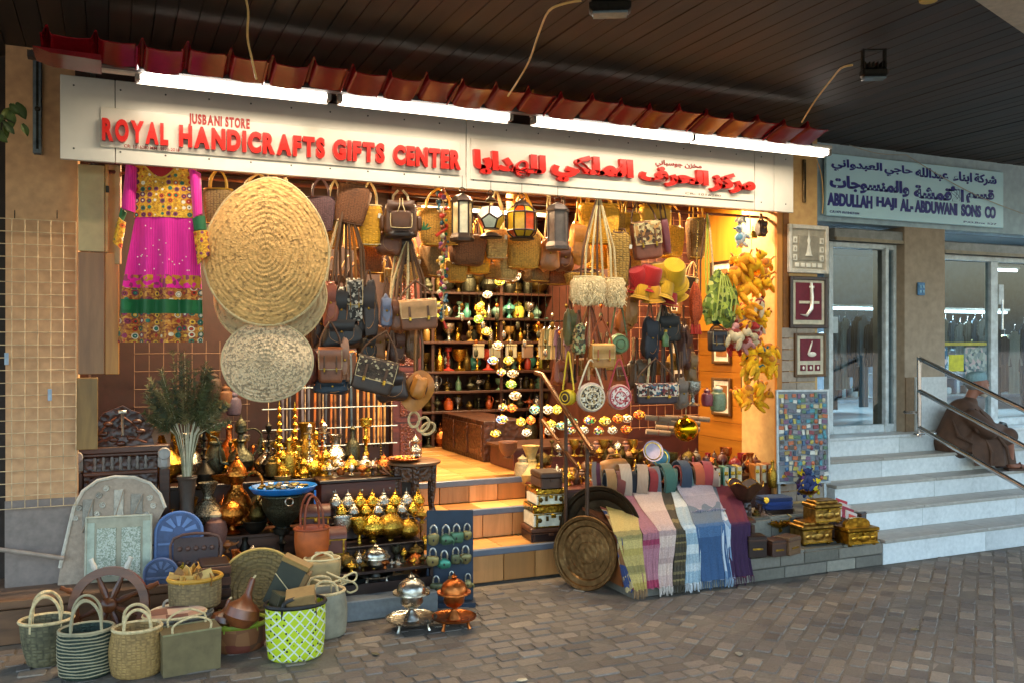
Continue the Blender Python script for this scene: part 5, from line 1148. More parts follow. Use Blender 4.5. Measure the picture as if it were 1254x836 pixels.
# shaggy cream bags
def shaggy(px0, px1, py0, py1, Y, label):
    s_ = S((px0+px1)/2, Y); w, h = (px1-px0)*s_, (py1-py0)*s_; t = thing('bag', label, 'bag', P((px0+px1)/2, py1, Y), -.2); r = random.Random(px0)
    ob('body', B().ell((0, 0, h*.5), (w/2, .06, h/2), 20, 12, e1=.6, e2=.6, jit=.12), m_crm, t); b = B()
    for k in range(170):
        a, z = r.uniform(-1, 1), r.uniform(.1, .95); x = a*w*.47; y = -.058*sqrt(max(0, 1-(abs(z-.5)*1.7)**2))*sqrt(max(0.05, 1-a*a))
        b.tube([(x, y, z*h), (x+r.uniform(-.01, .01), y-.012, z*h-.012), (x+r.uniform(-.02, .02), y-.008, z*h-.035)], [.005, .005, .003], 4)
    o = ob('yarn_loops', b, plain('ecd0a0', .9), t); o['kind'] = 'stuff'; ob('rim', B().tube([(w*.4*cos(q), .04*sin(q), h*.96) for q in [2*pi*i/16 for i in range(16)]], .007, 5, True), m_rope, t)
shaggy(697, 742, 338, 374, 5.72, 'shaggy cream yarn shoulder bag, the left and larger one'); shaggy(738, 766, 340, 376, 5.76, 'smaller round cream yarn bag touching the shaggy one')
bag('tote', 692, 334, 740, 352, 5.84, 330, m_w1, 'flat straw bag behind the shaggy cream bag')
# bucket hats
def buckethat(px, py, w, Y, c, label, rot):
    s_ = S(px, Y)*w*1.4; t = thing('bucket_hat', label, 'hat', P(px, py, Y), group='bucket hats hanging in a cluster', rot=rot)
    ob('crown', B().lathe([(.33*s_, 0), (.36*s_, .0), (.30*s_, .42*s_), (.26*s_, .47*s_), (0, .48*s_)], 20), cloth(c), t)
    ob('brim', B().lathe([(.33*s_, .0), (.5*s_, -.17*s_), (.49*s_, -.175*s_), (.31*s_, -.01*s_)], 22), cloth(c), t); ob('stitching', B().tube([(.43*s_*cos(a), .43*s_*sin(a), -.098*s_) for a in [2*pi*i/22 for i in range(22)]], .003, 4, True), plain('b08a20', .6), t)
for px, py, w, c, lb, rt in ((783, 345, 26, 'c41414', 'red bucket hat at the left of the hat cluster', (.3, -.5, 0)), (794, 345, 30, 'c81610', 'large red bucket hat with a gold edge in the middle of the cluster', (.4, .1, 0)), (806, 338, 24, 'd8a010', 'amber bucket hat behind the big yellow one', (.2, -.2, 0)),
                         (822, 340, 34, 'f4bc0c', 'large bright yellow bucket hat at the right of the cluster', (.8, -.4, 0)), (785, 362, 20, 'e8a80c', 'small yellow bucket hat at the lower left of the cluster', (.1, .2, 0)), (800, 365, 22, 'e8a010', 'small yellow bucket hat low in the middle of the cluster', (.1, -.1, 0)), (812, 360, 24, 'eab014', 'yellow bucket hat below the large yellow one', (.1, .3, 0)), (820, 370, 18, 'b81c14', 'small red bucket hat at the bottom right of the cluster', (.2, .1, 0)), (830, 362, 18, 'eeb412', 'yellow bucket hat poking out at the far right of the cluster', (.2, -.5, 0))):
    buckethat(px, py, w, 5.74+.02*(px % 4), c, lb, rt)
# round patterned bags and lower middle ones
bag('round', 705, 466, 742, 506, 5.72, 440, plain('b5a49a', .6), 'round pale bag with a dark leopard ring, left of the two round bags', extra=motley('c9b89a 4a3a2a a88a5a e0d6c0 2a1d14', 90.0), hm=plain('d9c9a8', .6), depth=.07)
bag('round', 742, 468, 774, 503, 5.74, 440, plain('c99a90', .6), 'round pink and red ringed bag, right of the two round bags', extra=motley('d8a8a0 b04a4a e8dcd0 8a2a30 e8dcd0', 80.0), hm=plain('b04048', .6), depth=.07)
bag('round', 686, 468, 706, 504, 5.80, 430, plain('c0a418', .5), 'yellow edged dark round bag at the left of the round bags', extra=plain('3a2a20', .5), hm=plain('d0b020', .5), depth=.07, rz=-1.1)
bag('round', 745, 402, 770, 440, 5.78, 360, plain('6d8a5a', .5), 'sage green round leather bag hanging above the pink ringed bag', extra=plain('5f7d50', .5), hm=plain('4f5a34', .5), depth=.09)
bag('satchel', 722, 420, 751, 450, 5.74, 390, plain('b07a3c', .5), 'orange tan square bag above the pale round bag', extra=plain('b98a48', .5), hm=plain('9a4a1c', .5))
bag('slouch', 702, 396, 716, 432, 5.82, 380, motley('8a9a6a 5a4a2a b8a070 3a3a2a', 60.0), 'small patterned green pouch left of the rust straps')
bag('slouch', 786, 388, 806, 440, 5.84, 372, plain('23252e', .6), 'black and navy drawstring bag below the hats'); bag('slouch', 800, 384, 834, 418, 5.88, 376, plain('1c1a17', .6), 'black furry bag below the yellow hats')
t = thing('decorated_bottle', 'small green bottle shaped charm on the dark bags', 'charm', P(815, 424, 5.74)); ob('body', B().lathe([(.022, 0), (.026, .01), (.026, .07), (.012, .09), (.012, .11)], 10), plain('4a6a44', .3), t); ob('cap', B().lathe([(.014, .108), (.014, .125), (0, .128)], 8), m_brass, t)
bag('satchel', 776, 468, 830, 494, 5.76, 440, plain('3a2a2c', .6), 'black pouch with a colourful patterned top right of the round bags', extra=motley('c9b8a8 6a2a3a 3a5a6a d8c8b0 8a4a3a 2a2420', 60.0))
bag('slouch', 826, 462, 842, 500, 5.80, 430, plain('6a5a4c', .5), 'grey brown leather pouch left of the metal mug')
V('cup', m_silv, 848, 496, 466, 5.82, 'shiny metal mug hanging left of the framed pictures', 'mug', name='mug', wide=1.1)
V('jar', plain('7a2a34', .4), 866, 497, 474, 5.84, 'dark red jar shaped pouch right of the metal mug', 'pouch', name='pouch')
V('jar', plain('6d7a58', .4), 879, 503, 470, 5.86, 'grey green pouch with a pale lid right of the dark red one', 'pouch', name='pouch', mats={'lid': plain('b8b098', .4)})
# green net bag, orange net
t = thing('net_bag', 'lime green net bag with gathered folds hanging at the right side', 'bag', P(884, 398, 5.8), -.2); s_ = S(884, 5.8)
ob('body', B().ell((0, 0, 32*s_), (20*s_, .06, 30*s_), 24, 16, e1=.9, taper=-.45, jit=.7, sd=2), motley('a8b040 6a7a2c c8c868 8a9a38 4a5a24', 34.0, .8), t); ob('lining', B().ell((-4*s_, .03, 12*s_), (13*s_, .04, 12*s_), 16, 8), plain('183a30', .6), t)
for k in range(5): ob('frill', B().tube([(s_*(-12+6*k), -.05, s_*(8+k)), (s_*(-10+6*k), -.07, s_*30), (s_*(-3+2*k), -.03, s_*60)], .006, 5), plain('b0b850', .6), t)
t = thing('net_bag', 'orange net bag with red tassels left of the lime green one', 'bag', P(852, 400, 5.84), -.2)
ob('body', B().ell((0, 0, 28*s_), (8*s_, .04, 24*s_), 16, 10, jit=.3, sd=5, taper=-.2), weave('c8501c', '5a200c', 50.0), t); ob('strap', B().tube([(0, 0, 50*s_), (.02, 0, 130*s_)], .005, 5), motley('c8a84a 2a1a0c', 120.0), t)
for k in range(4): ob('tassel', B().tube([((k-1.5)*.02, 0, .02), ((k-1.5)*.025, -.01, -.06)], [.008, .011], 5), plain('b02a1c', .7), t)
bag('satchel', 868, 404, 888, 430, 5.82, 398, plain('241c20', .5), 'small black purse below the lime green bag')
# stuffed toys
DIRN = ['right', 'upper right', 'top', 'upper left', 'left', 'lower left', 'bottom', 'lower right']
def cluster(cx, cy, rad_, n, Y, cols, where, what, size, seed, squash=1.0):
    r = random.Random(seed); used = {}
    for k in range(n):
        a = 2*pi*k/n+r.uniform(-.15, .15); q = rad_*(.75 if k % 2 else .45)
        px, py = cx+q*cos(a), cy-q*sin(a)*squash; c = cols[k % len(cols)]
        d_ = DIRN[int(round(a/(pi/4))) % 8]; dep = 'outer ' if k % 2 else 'inner '
        lab = '%s %s, %s one at the %s of the %s' % (c[0], what, dep.strip(), d_, where)
        u = used.get(lab, 0); used[lab] = u+1
        if u: lab += ', tucked behind'
        toy(P(px, py, Y+r.uniform(-.07, .05)), 1.6*size*r.uniform(.85, 1.15), plain(c[1], .9), lab, 'stuffed toys in the '+where, cloth(c[2]) if len(c) > 2 and c[2] else None, (r.uniform(-.9, .9), r.uniform(-.7, .7), r.uniform(0, 6.28)))
Yel = ('yellow', 'ffb010', 'e88c0c'); Org = ('amber', 'f59c18', 'd87c14'); Pk = ('pink', 'c88a84', 'b0402e'); Crm = ('cream', 'cfb890', 'a5382e')
cluster(920, 336, 27, 10, 5.80, [Yel, Org], 'upper yellow toy cluster', 'stuffed camel', .095, 1)
cluster(918, 386, 26, 7, 5.82, [Yel, Crm, Org], 'cream and yellow toy cluster', 'stuffed camel', .085, 2, .7)
cluster(912, 412, 24, 8, 5.80, [Pk, Crm, ('red', 'a8302a', 'c8a080')], 'pink and red toy cluster', 'stuffed toy', .08, 3, .8)
cluster(932, 440, 22, 8, 5.80, [Yel, Yel, ('teal', 'd09a14', '1a6a72')], 'lower yellow toy cluster', 'stuffed camel', .08, 4, .9)
cluster(920, 484, 20, 6, 5.82, [Org, Yel], 'lowest amber toy cluster', 'stuffed camel', .075, 5, .8)
toy(P(907, 292, 5.8), .12, cloth('c8d4d8'), 'white and pale blue stuffed camel hanging alone above the yellow cluster', None, cloth('6aa0b8'), (0, -1.2, .3)); toy(P(908, 270, 5.82), .07, cloth('d8dcd8'), 'small white stuffed toy with a blue bow at the very top', None, cloth('4a90b8'), (.5, .4, 2))
o = ob('cord', B().tube([P(918, 262, 5.85), P(922, 330, 5.85), P(920, 400, 5.86), P(925, 480, 5.87)], .004, 5), m_rope); tag(o, 'thin cord carrying the stuffed toy clusters', 'cord')
V('bell', m_brass, 922, 292, 276, 5.9, 'small brass bell hanging right of the white toy', 'bell'); bag('slouch', 926, 270, 938, 290, 5.92, 262, plain('3a2a20', .5), 'small dark pouch hanging top right of the white toy')
# framed pictures
wf, df, gf = plain('c4beb0', .45), wood('3a2016', '1d0f0a', 2, .3), wood('6a4a28', '3f2a14', 2, .35); cream = plain('cfc3a8', .5); maroon = plain('6a1428', .7); offw = plain('e4ddcc', .45); slv = m_silv
FYp = 5.835
picture(965, 1014, 276, 335, FYp, 'white framed relief picture with small tiles, topmost on the right pillar', wf, (plain('8f8674', .5), plain('a89e8a', .5), offw), 'compass', .035)
picture(967, 1013, 339, 402, FYp, 'dark framed curved dagger picture, middle one on the right pillar', df, (maroon, cream, plain('d4ccbc', .3, .6)), 'dagger', .03)
picture(973, 1011, 408, 461, FYp, 'small brown framed maroon picture, lowest on the right pillar', gf, (maroon, cream, offw), 'pot', .022)
for (a_, b_, c_, d_, lb, st_, fm_) in ((818, 833, 290, 385, 'tall thin framed picture on the red lattice wall', 'strip', gf), (820, 842, 390, 478, 'black framed strip of small squares on the red lattice wall', 'strip', df)):
    picture(a_, b_, c_, d_, 6.98, lb, fm_, (plain('2a1c18', .6), offw, cream), st_, .03)
def wallpic(pxc, wpx, py0, py1, Y, label, fm, mats_, style='scene'):
    # hangs on the right inner wall (plane X = 5.03), facing the middle of the shop
    fw = .024; c_ = PX(pxc, (py0+py1)/2, 5.02); s_ = c_.y/_d(pxc, 418).y/FPX; h = (py1-py0)*s_; w = h*.8
    t = thing('picture_frame', label, 'picture', (5.015, c_.y, c_.z-h/2), rz=-pi/2)
    ob('frame', B().box((-w/2+fw/2, 0, h/2), (fw, .03, h), bev=.005).box((w/2-fw/2, 0, h/2), (fw, .03, h), bev=.005).box((0, 0, fw/2), (w-2*fw, .028, fw), bev=.005).box((0, 0, h-fw/2), (w-2*fw, .028, fw), bev=.005), fm, t, False)
    ob('mat_board', B().box((0, .005, h/2), (w-2*fw, .006, h-2*fw)), mats_[1], t, False); ob('window', B().box((0, -.001, h/2), ((w-2*fw)*.7, .008, (h-2*fw)*.7)), mats_[0], t, False)
    ob('relief', B().ell((0, -.006, h*.45), (w*.15, .006, h*.13), 8, 6).ell((w*.04, -.006, h*.6), (w*.07, .006, h*.1), 8, 6), mats_[2], t)
for a_, c_, d_, lb, fm_ in ((884, 320, 372, 'dark framed picture behind the upper yellow toys on the side wall', df), (930, 320, 370, 'brown framed picture right behind the upper yellow toys', gf), (884, 400, 445, 'brown framed picture behind the pink toys', gf), (884, 462, 508, 'framed picture with a dark centre left of the lowest toys', gf), (922, 455, 505, 'framed pale picture behind the lowest amber toys', df), (930, 395, 440, 'brown framed picture behind the lower yellow toys', gf)):
    wallpic(a_, 30, c_, d_, 6.4, lb, fm_, (plain('8a5a2c', .6), offw, plain('3a2418', .5)))
o = ob('mirror_strip', B().box(PX(940, 300, 5.02)-Vector((0, 0, .35)), (.01, .05, 1.1)), wood('9a6a24', None, 2), None, False); tag(o, 'thin upright wooden strip on the side wall behind the toys', 'strip')
# lattice wall wires
m_gr3 = plain('9a6a48', .6); lw = thing('wire_grid', 'rusty wire grid in front of the dark red wall behind the bucket hats', 'grid', (4.27, 6.99, .9))
for k in range(9): ob('wire', B().tube([(.02+k*.092, 0, 0), (.02+k*.092, 0, 1.95)], .003, 4), m_gr3, lw)
for k in range(20): ob('wire', B().tube([(.02, -.006, .02+k*.1), (.76, -.006, .02+k*.1)], .003, 4), m_gr3, lw)
# ================================================================ GOODS: stands, floor and shelves
# ---- tiers that carry the wares on the left
dkw = wood('2e1a14', '170c08', 0, .35); brw = wood('5a3520', '331b10', 0, .4); redw = wood('5a261c', '34130e', 0, .4)
def tier(label, x0, x1, y0, y1, z0, z1, m, cat='stand', name='display_stand', kicks=0):
    t = thing(name, label, cat, ((x0+x1)/2, (y0+y1)/2, z0)); w, d, h = x1-x0, y1-y0, z1-z0
    ob('top', B().box((0, -.004, h-.012), (w, d+.02, .024), bev=.004), m, t, False); ob('front_board', B().box((0, -d/2+.012, (h-.025)/2), (w-.01, .02, h-.026)), m, t, False)
    for s in (-1, 1): ob('side_board', B().box((s*(w/2-.012), .01, (h-.025)/2), (.02, d-.03, h-.028)), m, t, False)
    return t
tier('low brown shelf carrying the dark vases left of the blue tray', .28, 1.22, 5.98, 6.33, .25, .46, brw); tier('long dark shelf carrying the brass ewers under the canes', -.1, 2.02, 6.33, 7.2, .25, .745, dkw)
burn = thing('display_stand', 'dark brown stepped stand full of gold and silver incense burners', 'stand', (1.56, 5.9, .13))
for k, (y0, z1) in enumerate(((5.50, .265), (5.70, .38), (5.90, .50))):
    ob('step', B().box((0, y0+.2-5.9, z1-.13-.01), (.66, .4, .02), bev=.003), dkw, burn, False); ob('riser', B().box((0, y0+.01-5.9, (z1+(.0 if k == 0 else (.265, .38)[k-1])-(.13 if k == 0 else 0))/2-.13+(.065 if k == 0 else 0)), (.65, .02, z1-(.13 if k == 0 else (.265, .38)[k-1])-.022)), dkw, burn, False)
for s in (-1, 1): ob('side_board', B().prism([(-.38, 0), (.4, 0), (.4, .36), (.02, .36), (.02, .24), (-.19, .24), (-.19, .125), (-.38, .125)], s*.33-.01, s*.33+.01, Matrix.Rotation(rad(90), 4, 'Z') @ Matrix.Scale(1, 4)), dkw, burn, False)
struct('stone_sill', B().box((1.45, 5.62, .063), (.86, .5, .124), bev=.006), stone('757a7c', 2.5, .12, .6, .2))
ch_ = thing('wooden_chest', 'long dark reddish brown chest behind the burners carrying the teapots', 'chest', (1.59, 6.24, .5)); ob('body', B().box((0, 0, .115), (.58, .2, .23), bev=.008), redw, ch_, False); ob('lid', B().box((0, -.006, .24), (.60, .23, .026), bev=.006), dkw, ch_, False)
for x_ in (-.2, 0, .2): ob('stud', B().ell((x_, -.104, .17), (.008, .006, .008), 8, 6), m_silv, ch_)
# rows of burners
r = random.Random(21)
xs8 = [411, 426, 441, 456, 470, 484, 498, 512]
for i, px in enumerate(xs8):
    m = (m_silv, m_silv, m_gold, m_gold, m_silv, m_gold, m_silv, m_gold)[i]
    V('burner', m, px, 633-i*.6, 598-i*.4, 6.02, '%s domed incense burner in the back row on the dark stand, %s' % ('silver' if m is m_silv else 'gold', ordn(i, 8)), 'incense burner', grp='back row of incense burners', rz=r.random())
for i, px in enumerate((418, 433, 448, 463, 478, 492, 506)):
    m = (m_gold, m_silv, m_gold, m_silv, m_gold, m_silv, m_gold)[i]
    V('burner', m, px, 640-i*.5, 612-i*.5, 5.94, 'small %s burner between the back and front rows on the stand, %s' % ('silver' if m is m_silv else 'gold', ordn(i, 7)), 'incense burner', grp='small burners between the rows', rz=r.random())
for i, (px, kd, m, c, yt) in enumerate(((420, 'cup', m_silv, 'silver goblet', 632), (440, 'cup', m_gold, 'brass goblet', 634), (457, 'globe', m_gold, 'round gold censer with two handles', 622), (478, 'globe', m_brass, 'wide round pierced brass censer', 620), (500, 'globe', m_brass, 'pierced brass censer with a pointed lid', 628))):
    V(kd, m, px, 669-i*.4, yt, 5.8, '%s in the stand front row, %s' % (c, ordn(i, 5)), 'goblet' if kd == 'cup' else 'censer', name='goblet' if kd == 'cup' else 'censer', wide=1.1 if kd == 'globe' else .95)
for px, pb, pt, kd, m, c in ((424, 704, 672, 'globe', m_bronz, 'round bronze burner at the left end of the lowest step'), (440, 700, 672, 'burner', m_silv, 'slim silver burner on the lowest step'), (488, 700, 680, 'burner', m_silv, 'tiny silver burner right of the flared silver one'), (509, 700, 672, 'globe', m_copp, 'copper dish burner at the right end of the lowest step'), (520, 672, 650, 'teapot', m_gold, 'small gold teapot at the right edge of the front row'), (517, 640, 618, 'lamp', m_brass, 'little brass oil lamp at the right end of the back row')):
    V(kd, m, px, pb, pt, 5.6 if pb > 690 else 5.78, c, 'burner' if kd != 'teapot' else 'teapot')
def footed_burner(px, pyb, pyt, Y, m, label, wpx, loc=None, wtop=None):
    s_ = S(px, Y); H = (pyb-pyt)*s_; R = wpx*s_/2; t = thing('incense_burner', label, 'incense burner', loc or P(px, pyb, Y)); wt = (wtop or wpx*.85)*s_/2
    ob('tray', B().lathe([(R*.3, .14*H), (R*.8, .15*H), (R, .19*H), (R*1.02, .22*H), (R*.97, .20*H), (R*.78, .175*H), (0, .17*H)], 40), m, t)
    for k in range(3): a = 2*pi*k/3-.6; ob('foot', B().tube([(R*.62*cos(a), R*.62*sin(a), .15*H), (R*.66*cos(a), R*.66*sin(a), .07*H), (R*.72*cos(a), R*.72*sin(a), 0)], [.014, .009, .013], 7), m, t)
    ob('stem', B().lathe([(R*.34, .165*H), (R*.3, .2*H), (R*.2, .27*H), (R*.1, .34*H), (R*.12, .37*H)], 20), m, t)
    ob('bowl', B().lathe([(R*.12, .36*H), (wt*.45, .41*H), (wt*.6, .47*H), (wt*.62, .61*H), (wt, .63*H), (wt*.99, .655*H), (wt*.7, .65*H), (0, .62*H)], 36), m, t)
    ob('dome', B().lathe([(wt*.78, .65*H), (wt*.77, .71*H), (wt*.66, .79*H), (wt*.45, .85*H), (wt*.2, .885*H), (wt*.1, .9*H)], 32), m, t)
    ob('finial', B().lathe([(wt*.12, .9*H), (wt*.2, .92*H), (wt*.1, .945*H), (wt*.05, .965*H), (0, H)], 12), m, t); return t
g1 = PZ(504, 770, 0); g2 = PZ(556, 768, 0)
footed_burner(504, 768, 697, g1.y, m_silv, 'large domed silver incense burner on a round tray standing on the paving', 62, g1, 46)
footed_burner(556, 766, 698, g2.y, m_copp, 'large domed copper incense burner on a round tray in front of the padlock board', 54, g2, 42)
footed_burner(460, 712, 664, 5.56, m_silv, 'flared silver burner on a wide tray on the lowest step of the dark stand', 42)
# padlock board
pb_ = thing('padlock_board', 'upright dark blue board with a foot, hung with old padlocks', 'board', P(551, 745, 5.50)); pb_.rotation_euler = (-.06, 0, -rad(20)); s_ = S(551, 5.5)
navy = plain('0e2336', .6, 0.0, .2)
ob('board', B().box((0, 0, 60*s_), (57*s_, .02, 120*s_), bev=.003), navy, pb_, False); ob('foot', B().box((.0, -.02, .03), (62*s_, .16, .06), bev=.004), navy, pb_, False)
lock_m = [plain(c, .4, .6) for c in ('7a7048', '4a6a50', '8a7a4a', '5a5c40', '3f7f68', '6a5230')]
locks = [(531, 655, 24, 0, 'round pale brass padlock with a green top'), (546, 655, 24, 1, 'grey green padlock shaped like a bird'), (559, 653, 22, 1, 'barrel padlock with a turquoise band'), (572, 651, 20, 2, 'small oval brass padlock'), (530, 682, 22, 2, 'square gold padlock'), (544, 685, 22, 4, 'bright turquoise padlock'), (558, 680, 20, 3, 'elephant shaped brass padlock'), (570, 679, 22, 0, 'fish shaped gold padlock'), (534, 715, 20, 3, 'dark bronze padlock half hidden'), (573, 711, 18, 2, 'curved gold dolphin shaped padlock'), (553, 706, 14, 5, 'tiny brown padlock')]
rowpos = {0: 'top row', 1: 'top row', 2: 'top row', 3: 'top row', 4: 'middle row', 5: 'middle row', 6: 'middle row', 7: 'middle row', 8: 'bottom row', 9: 'bottom row', 10: 'bottom row'}
for i, (px, py, hh_, mi, lb) in enumerate(locks):
    Yl = 5.43+.003*i; s2 = S(px, Yl); h2 = hh_*s2; t = thing('padlock', lb+' in the %s of the blue board' % rowpos[i], 'padlock', P(px, py+hh_*.45, Yl-.02), -.35, 'padlocks on the blue board')
    ob('body', B().ell((0, 0, h2*.26), (h2*(.3+.05*(i % 3)), h2*.14, h2*.3), 12, 8, e1=(.6, 1.0, .4, .9)[i % 4], taper=(.1, -.2, 0, .2)[i % 4], jit=.15, sd=i), lock_m[mi], t)
    ob('shackle', B().tube([(-h2*.17, 0, h2*.42), (-h2*.17, 0, h2*.72), (-h2*.1, 0, h2*.9), (0, 0, h2*.96), (h2*.1, 0, h2*.9), (h2*.17, 0, h2*.72), (h2*.17, 0, h2*.42)], h2*.055, 7), m_silv, t)
    ob('keyhole', B().ell((0, -h2*.15, h2*.22), (h2*.05, h2*.02, h2*.07), 6, 4), m_dark, t)
    if i in (1, 6, 9): ob('tail', B().tube([(h2*.25, 0, h2*.3), (h2*.4, 0, h2*.15), (h2*.38, 0, -h2*.05)], [h2*.08, h2*.06, h2*.03], 6), lock_m[mi], t)
# carved side table with a copper tray and pot
tb = thing('side_table', 'small carved hexagonal table with inlaid legs beside the wooden stairs', 'table', (P(507, 600, 6.2).x, 6.2, .46)); s_ = S(507, 6.2); R = 31*s_
ob('table_top', B().lathe([(R*.95, .36), (R*1.05, .368), (R*1.05, .384), (R*.95, .39)], 24), wood('7a5434', '4a2f1a', 0, .35), tb)
for k in range(6):
    a = 2*pi*k/6+.3; x_, y_ = R*.8*cos(a), R*.8*sin(a); M = Matrix.Translation((x_, y_, 0)) @ Matrix.Rotation(a, 4, 'Z')
    ob('leg', B().tube([(x_, y_, .36), (x_*1.02, y_*1.02, .2), (x_*.96, y_*.96, .08), (x_*1.1, y_*1.1, 0)], [.03, .022, .016, .022], 8), wood('5c3820', '341c10', 2, .35, 3.0, 60.0), tb)
    ob('inlay', B().box((x_*1.12, y_*1.12, .27), (.004, .02, .1), rot=a), plain('b5a88a', .4), tb, False)
    a2 = a+pi/6; ob('apron', B().box((R*.72*cos(a2), R*.72*sin(a2), .30), (.012, R*.62, .10), rot=a2), wood('6a4226', '3a2010', 0, .4, 3.0, 50.0), tb, False)
s_ = S(495, 6.2); t = thing('copper_tray', 'round copper tray of trinkets on the carved side table', 'tray', P(494, 562, 6.15)); ob('dish', B().lathe([(19*s_, 0), (21*s_, .012), (20*s_, .014), (18*s_, .004), (0, .004)], 28), m_copp, t)
for k in range(18): a = k*2.4; q = 14*s_*sqrt((k+1)/18); ob('trinket', B().ell((q*cos(a), q*sin(a), .014), (.014, .012, .009), 7, 5), (m_copp, m_brass, plain('7a2c14', .4))[k % 3], t)
V('dallah', m_silv, 509, 558, 528, 6.2, 'tall silver coffee pot standing on the copper tray', 'coffee pot', rz=.6)
# teapots and small ware on the long chest
tp = [(440, 'teapot', m_silv, 'silver'), (453, 'teapot', m_gold, 'gold'), (466, 'teapot', m_silv, 'silver'), (480, 'teapot', m_copp, 'copper')]
for i, (px, k_, m, c) in enumerate((((414, 'teapot', m_silv, 'silver'), (430, 'teapot', m_brass, 'brass'), (447, 'teapot', m_silv, 'silver'), (470, 'teapot', m_copp, 'copper and silver')))):
    V(k_, m, px, 577, 552, 6.3, '%s teapot in the row on the long chest, %s' % (c, ordn(i, 4)), 'teapot', grp='teapots on the long chest', rz=.3*i-.4)
for i in range(14):
    px = 404+i*6.6; kk_ = ('lamp', 'globe', 'jug', 'lamp', 'burner')[i % 5]; m = (m_silv, m_bronz, m_copp, m_gold)[i % 4]
    V(kk_, m, px, 581-(i % 2)*4, 566-(i % 3)*2, 6.18+.05*(i % 3), 'tiny metal %s at the front edge of the long chest, %s' % ({'lamp': 'oil lamp', 'globe': 'censer', 'jug': 'jug', 'burner': 'burner'}[kk_], ordn(i, 14)), 'trinket', name='trinket', grp='small metal ware along the chest edge', rz=i)
for i in range(9):
    t = thing('wooden_spoon', 'carved brown wooden stick lying in the heap right of the teapots, %s' % ordn(i, 9), 'spoon', P(452+i*4, 574+(i % 3)*2, 6.2), group='carved sticks beside the teapots', rot=(0, .35*sin(i*2), i*1.3)); ob('stick', B().tube([(-.09, 0, .012), (0, 0, .02), (.09, 0, .012)], [.006, .01, .007], 6), brw, t); ob('tip', B().ell((.1, 0, .012), (.02, .012, .008), 7, 5), m_bronz, t)
# brass ewers, hookahs and spires on the long shelf
for kd, m, px, pb2, pt, Y, lb, ct, kw in (
    ('ewer', m_tarn, 295, 582, 505, 6.42, 'tall tarnished ewer with a long curved spout and double handle', 'ewer', {'wide': 1.05}), ('hookah', m_dkm, 329, 582, 516, 6.45, 'dark metal water pipe right of the tall ewer', 'water pipe', {}),
    ('ewer', m_tarn, 320, 583, 530, 6.6, 'smaller tarnished ewer half behind the dark water pipe', 'ewer', {'rz': 2.6}), ('pot', m_tarn, 264, 582, 540, 6.5, 'dull rounded metal pot left of the tall ewer', 'pot', {'wide': .6}),
    ('spire', m_gold, 342, 582, 489, 6.5, 'tallest slim brass spire candlestick, left of the pair', 'candlestick', {}), ('spire', m_gold, 361, 582, 490, 6.55, 'tall slim brass spire candlestick, right of the pair', 'candlestick', {}),
    ('dallah', m_gold, 347, 583, 545, 6.36, 'gold coffee pot at the foot of the brass spires', 'coffee pot', {}), ('bottle', m_brass, 354, 583, 535, 6.36, 'slim brass bottle between the brass spires', 'bottle', {}),
    ('candle', m_brass, 366, 582, 545, 6.38, 'squat brass candlestick right of the spires', 'candlestick', {}), ('hookah', m_silv, 379, 582, 517, 6.45, 'silver topped water pipe, left of three', 'water pipe', {}), ('hookah', m_gold, 387, 582, 526, 6.4, 'gold water pipe with a small bowl, middle of three', 'water pipe', {}),
    ('hookah', m_silv, 397, 582, 516, 6.45, 'silver headed water pipe over a gold base, right of three', 'water pipe', {'mats': {'base': m_gold}}), ('dallah', m_gold, 372, 584, 556, 6.36, 'small gold coffee pot in front of the water pipes', 'coffee pot', {'rz': 2}), ('globe', m_gold, 384, 584, 560, 6.36, 'small gold censer in front of the water pipes', 'censer', {}), ('dallah', m_gold, 399, 582, 545, 6.36, 'stout gold coffee pot left of the first silver teapot', 'coffee pot', {}),
    ('jar', m_bronz, 333, 583, 558, 6.37, 'small bronze jar beside the gold coffee pot', 'jar', {}), ('bowl', plain('8a6a3c', .4), 346, 592, 581, 6.34, 'shallow wooden bowl under the brass spires', 'bowl', {'wide': 1.6})):
    V(kd, m, px, pb2, pt, Y, lb, ct, **kw)
# left group on the low shelf
m_inl = metal('4a463c', .4, .4, .6, 'a59a80'); terra = plain('6d4438', .7); copl = metal('c87a30', .26, .5, .4, '5a2408')
for kd, m, px, pb2, pt, Y, lb, ct, kw in (
    ('vase', m_inl, 255, 652, 590, 6.08, 'dark round vase with silver scroll inlay', 'vase', {'wide': .95}), ('hookah', m_dkm, 250, 598, 510, 6.2, 'dark beaded water pipe rising behind the inlaid vase', 'water pipe', {}),
    ('dallah', copl, 290, 640, 545, 6.1, 'large glowing copper coffee pot with a pointed lid', 'coffee pot', {'wide': .8, 'rz': 2.8}), ('globe', copl, 284, 652, 605, 6.02, 'low copper burner in front of the large copper pot', 'burner', {}),
    ('jar', terra, 264, 668, 622, 6.0, 'brown clay jar with a pale rim', 'jar', {'wide': .95, 'mats': {'lid': plain('a98f68', .7)}}), ('bowl', m_dkm, 312, 655, 636, 6.0, 'dark low bowl left of the big bowl under the blue tray', 'bowl', {'wide': 1.3}),
    ('burner', m_bronz, 314, 650, 605, 6.05, 'bronze square shouldered burner left of the blue tray', 'burner', {}), ('candle', m_dkm, 345, 690, 645, 5.9, 'dark carved wooden stand under the big bowl', 'stand', {'wide': 1.5}),
    ('bowl', m_tarn, 346, 648, 604, 5.98, 'big tarnished bowl under the blue tray', 'bowl', {'wide': .98}), ('lamp', plain('a5602c', .5), 278, 676, 656, 5.98, 'small orange brown clay pot under the copper ware', 'pot', {}),
    ('jug', m_dkm, 300, 680, 655, 5.98, 'dark metal jug low behind the leaning round mat', 'jug', {})):
    V(kd, m, px, pb2, pt, Y, lb, ct, **kw)
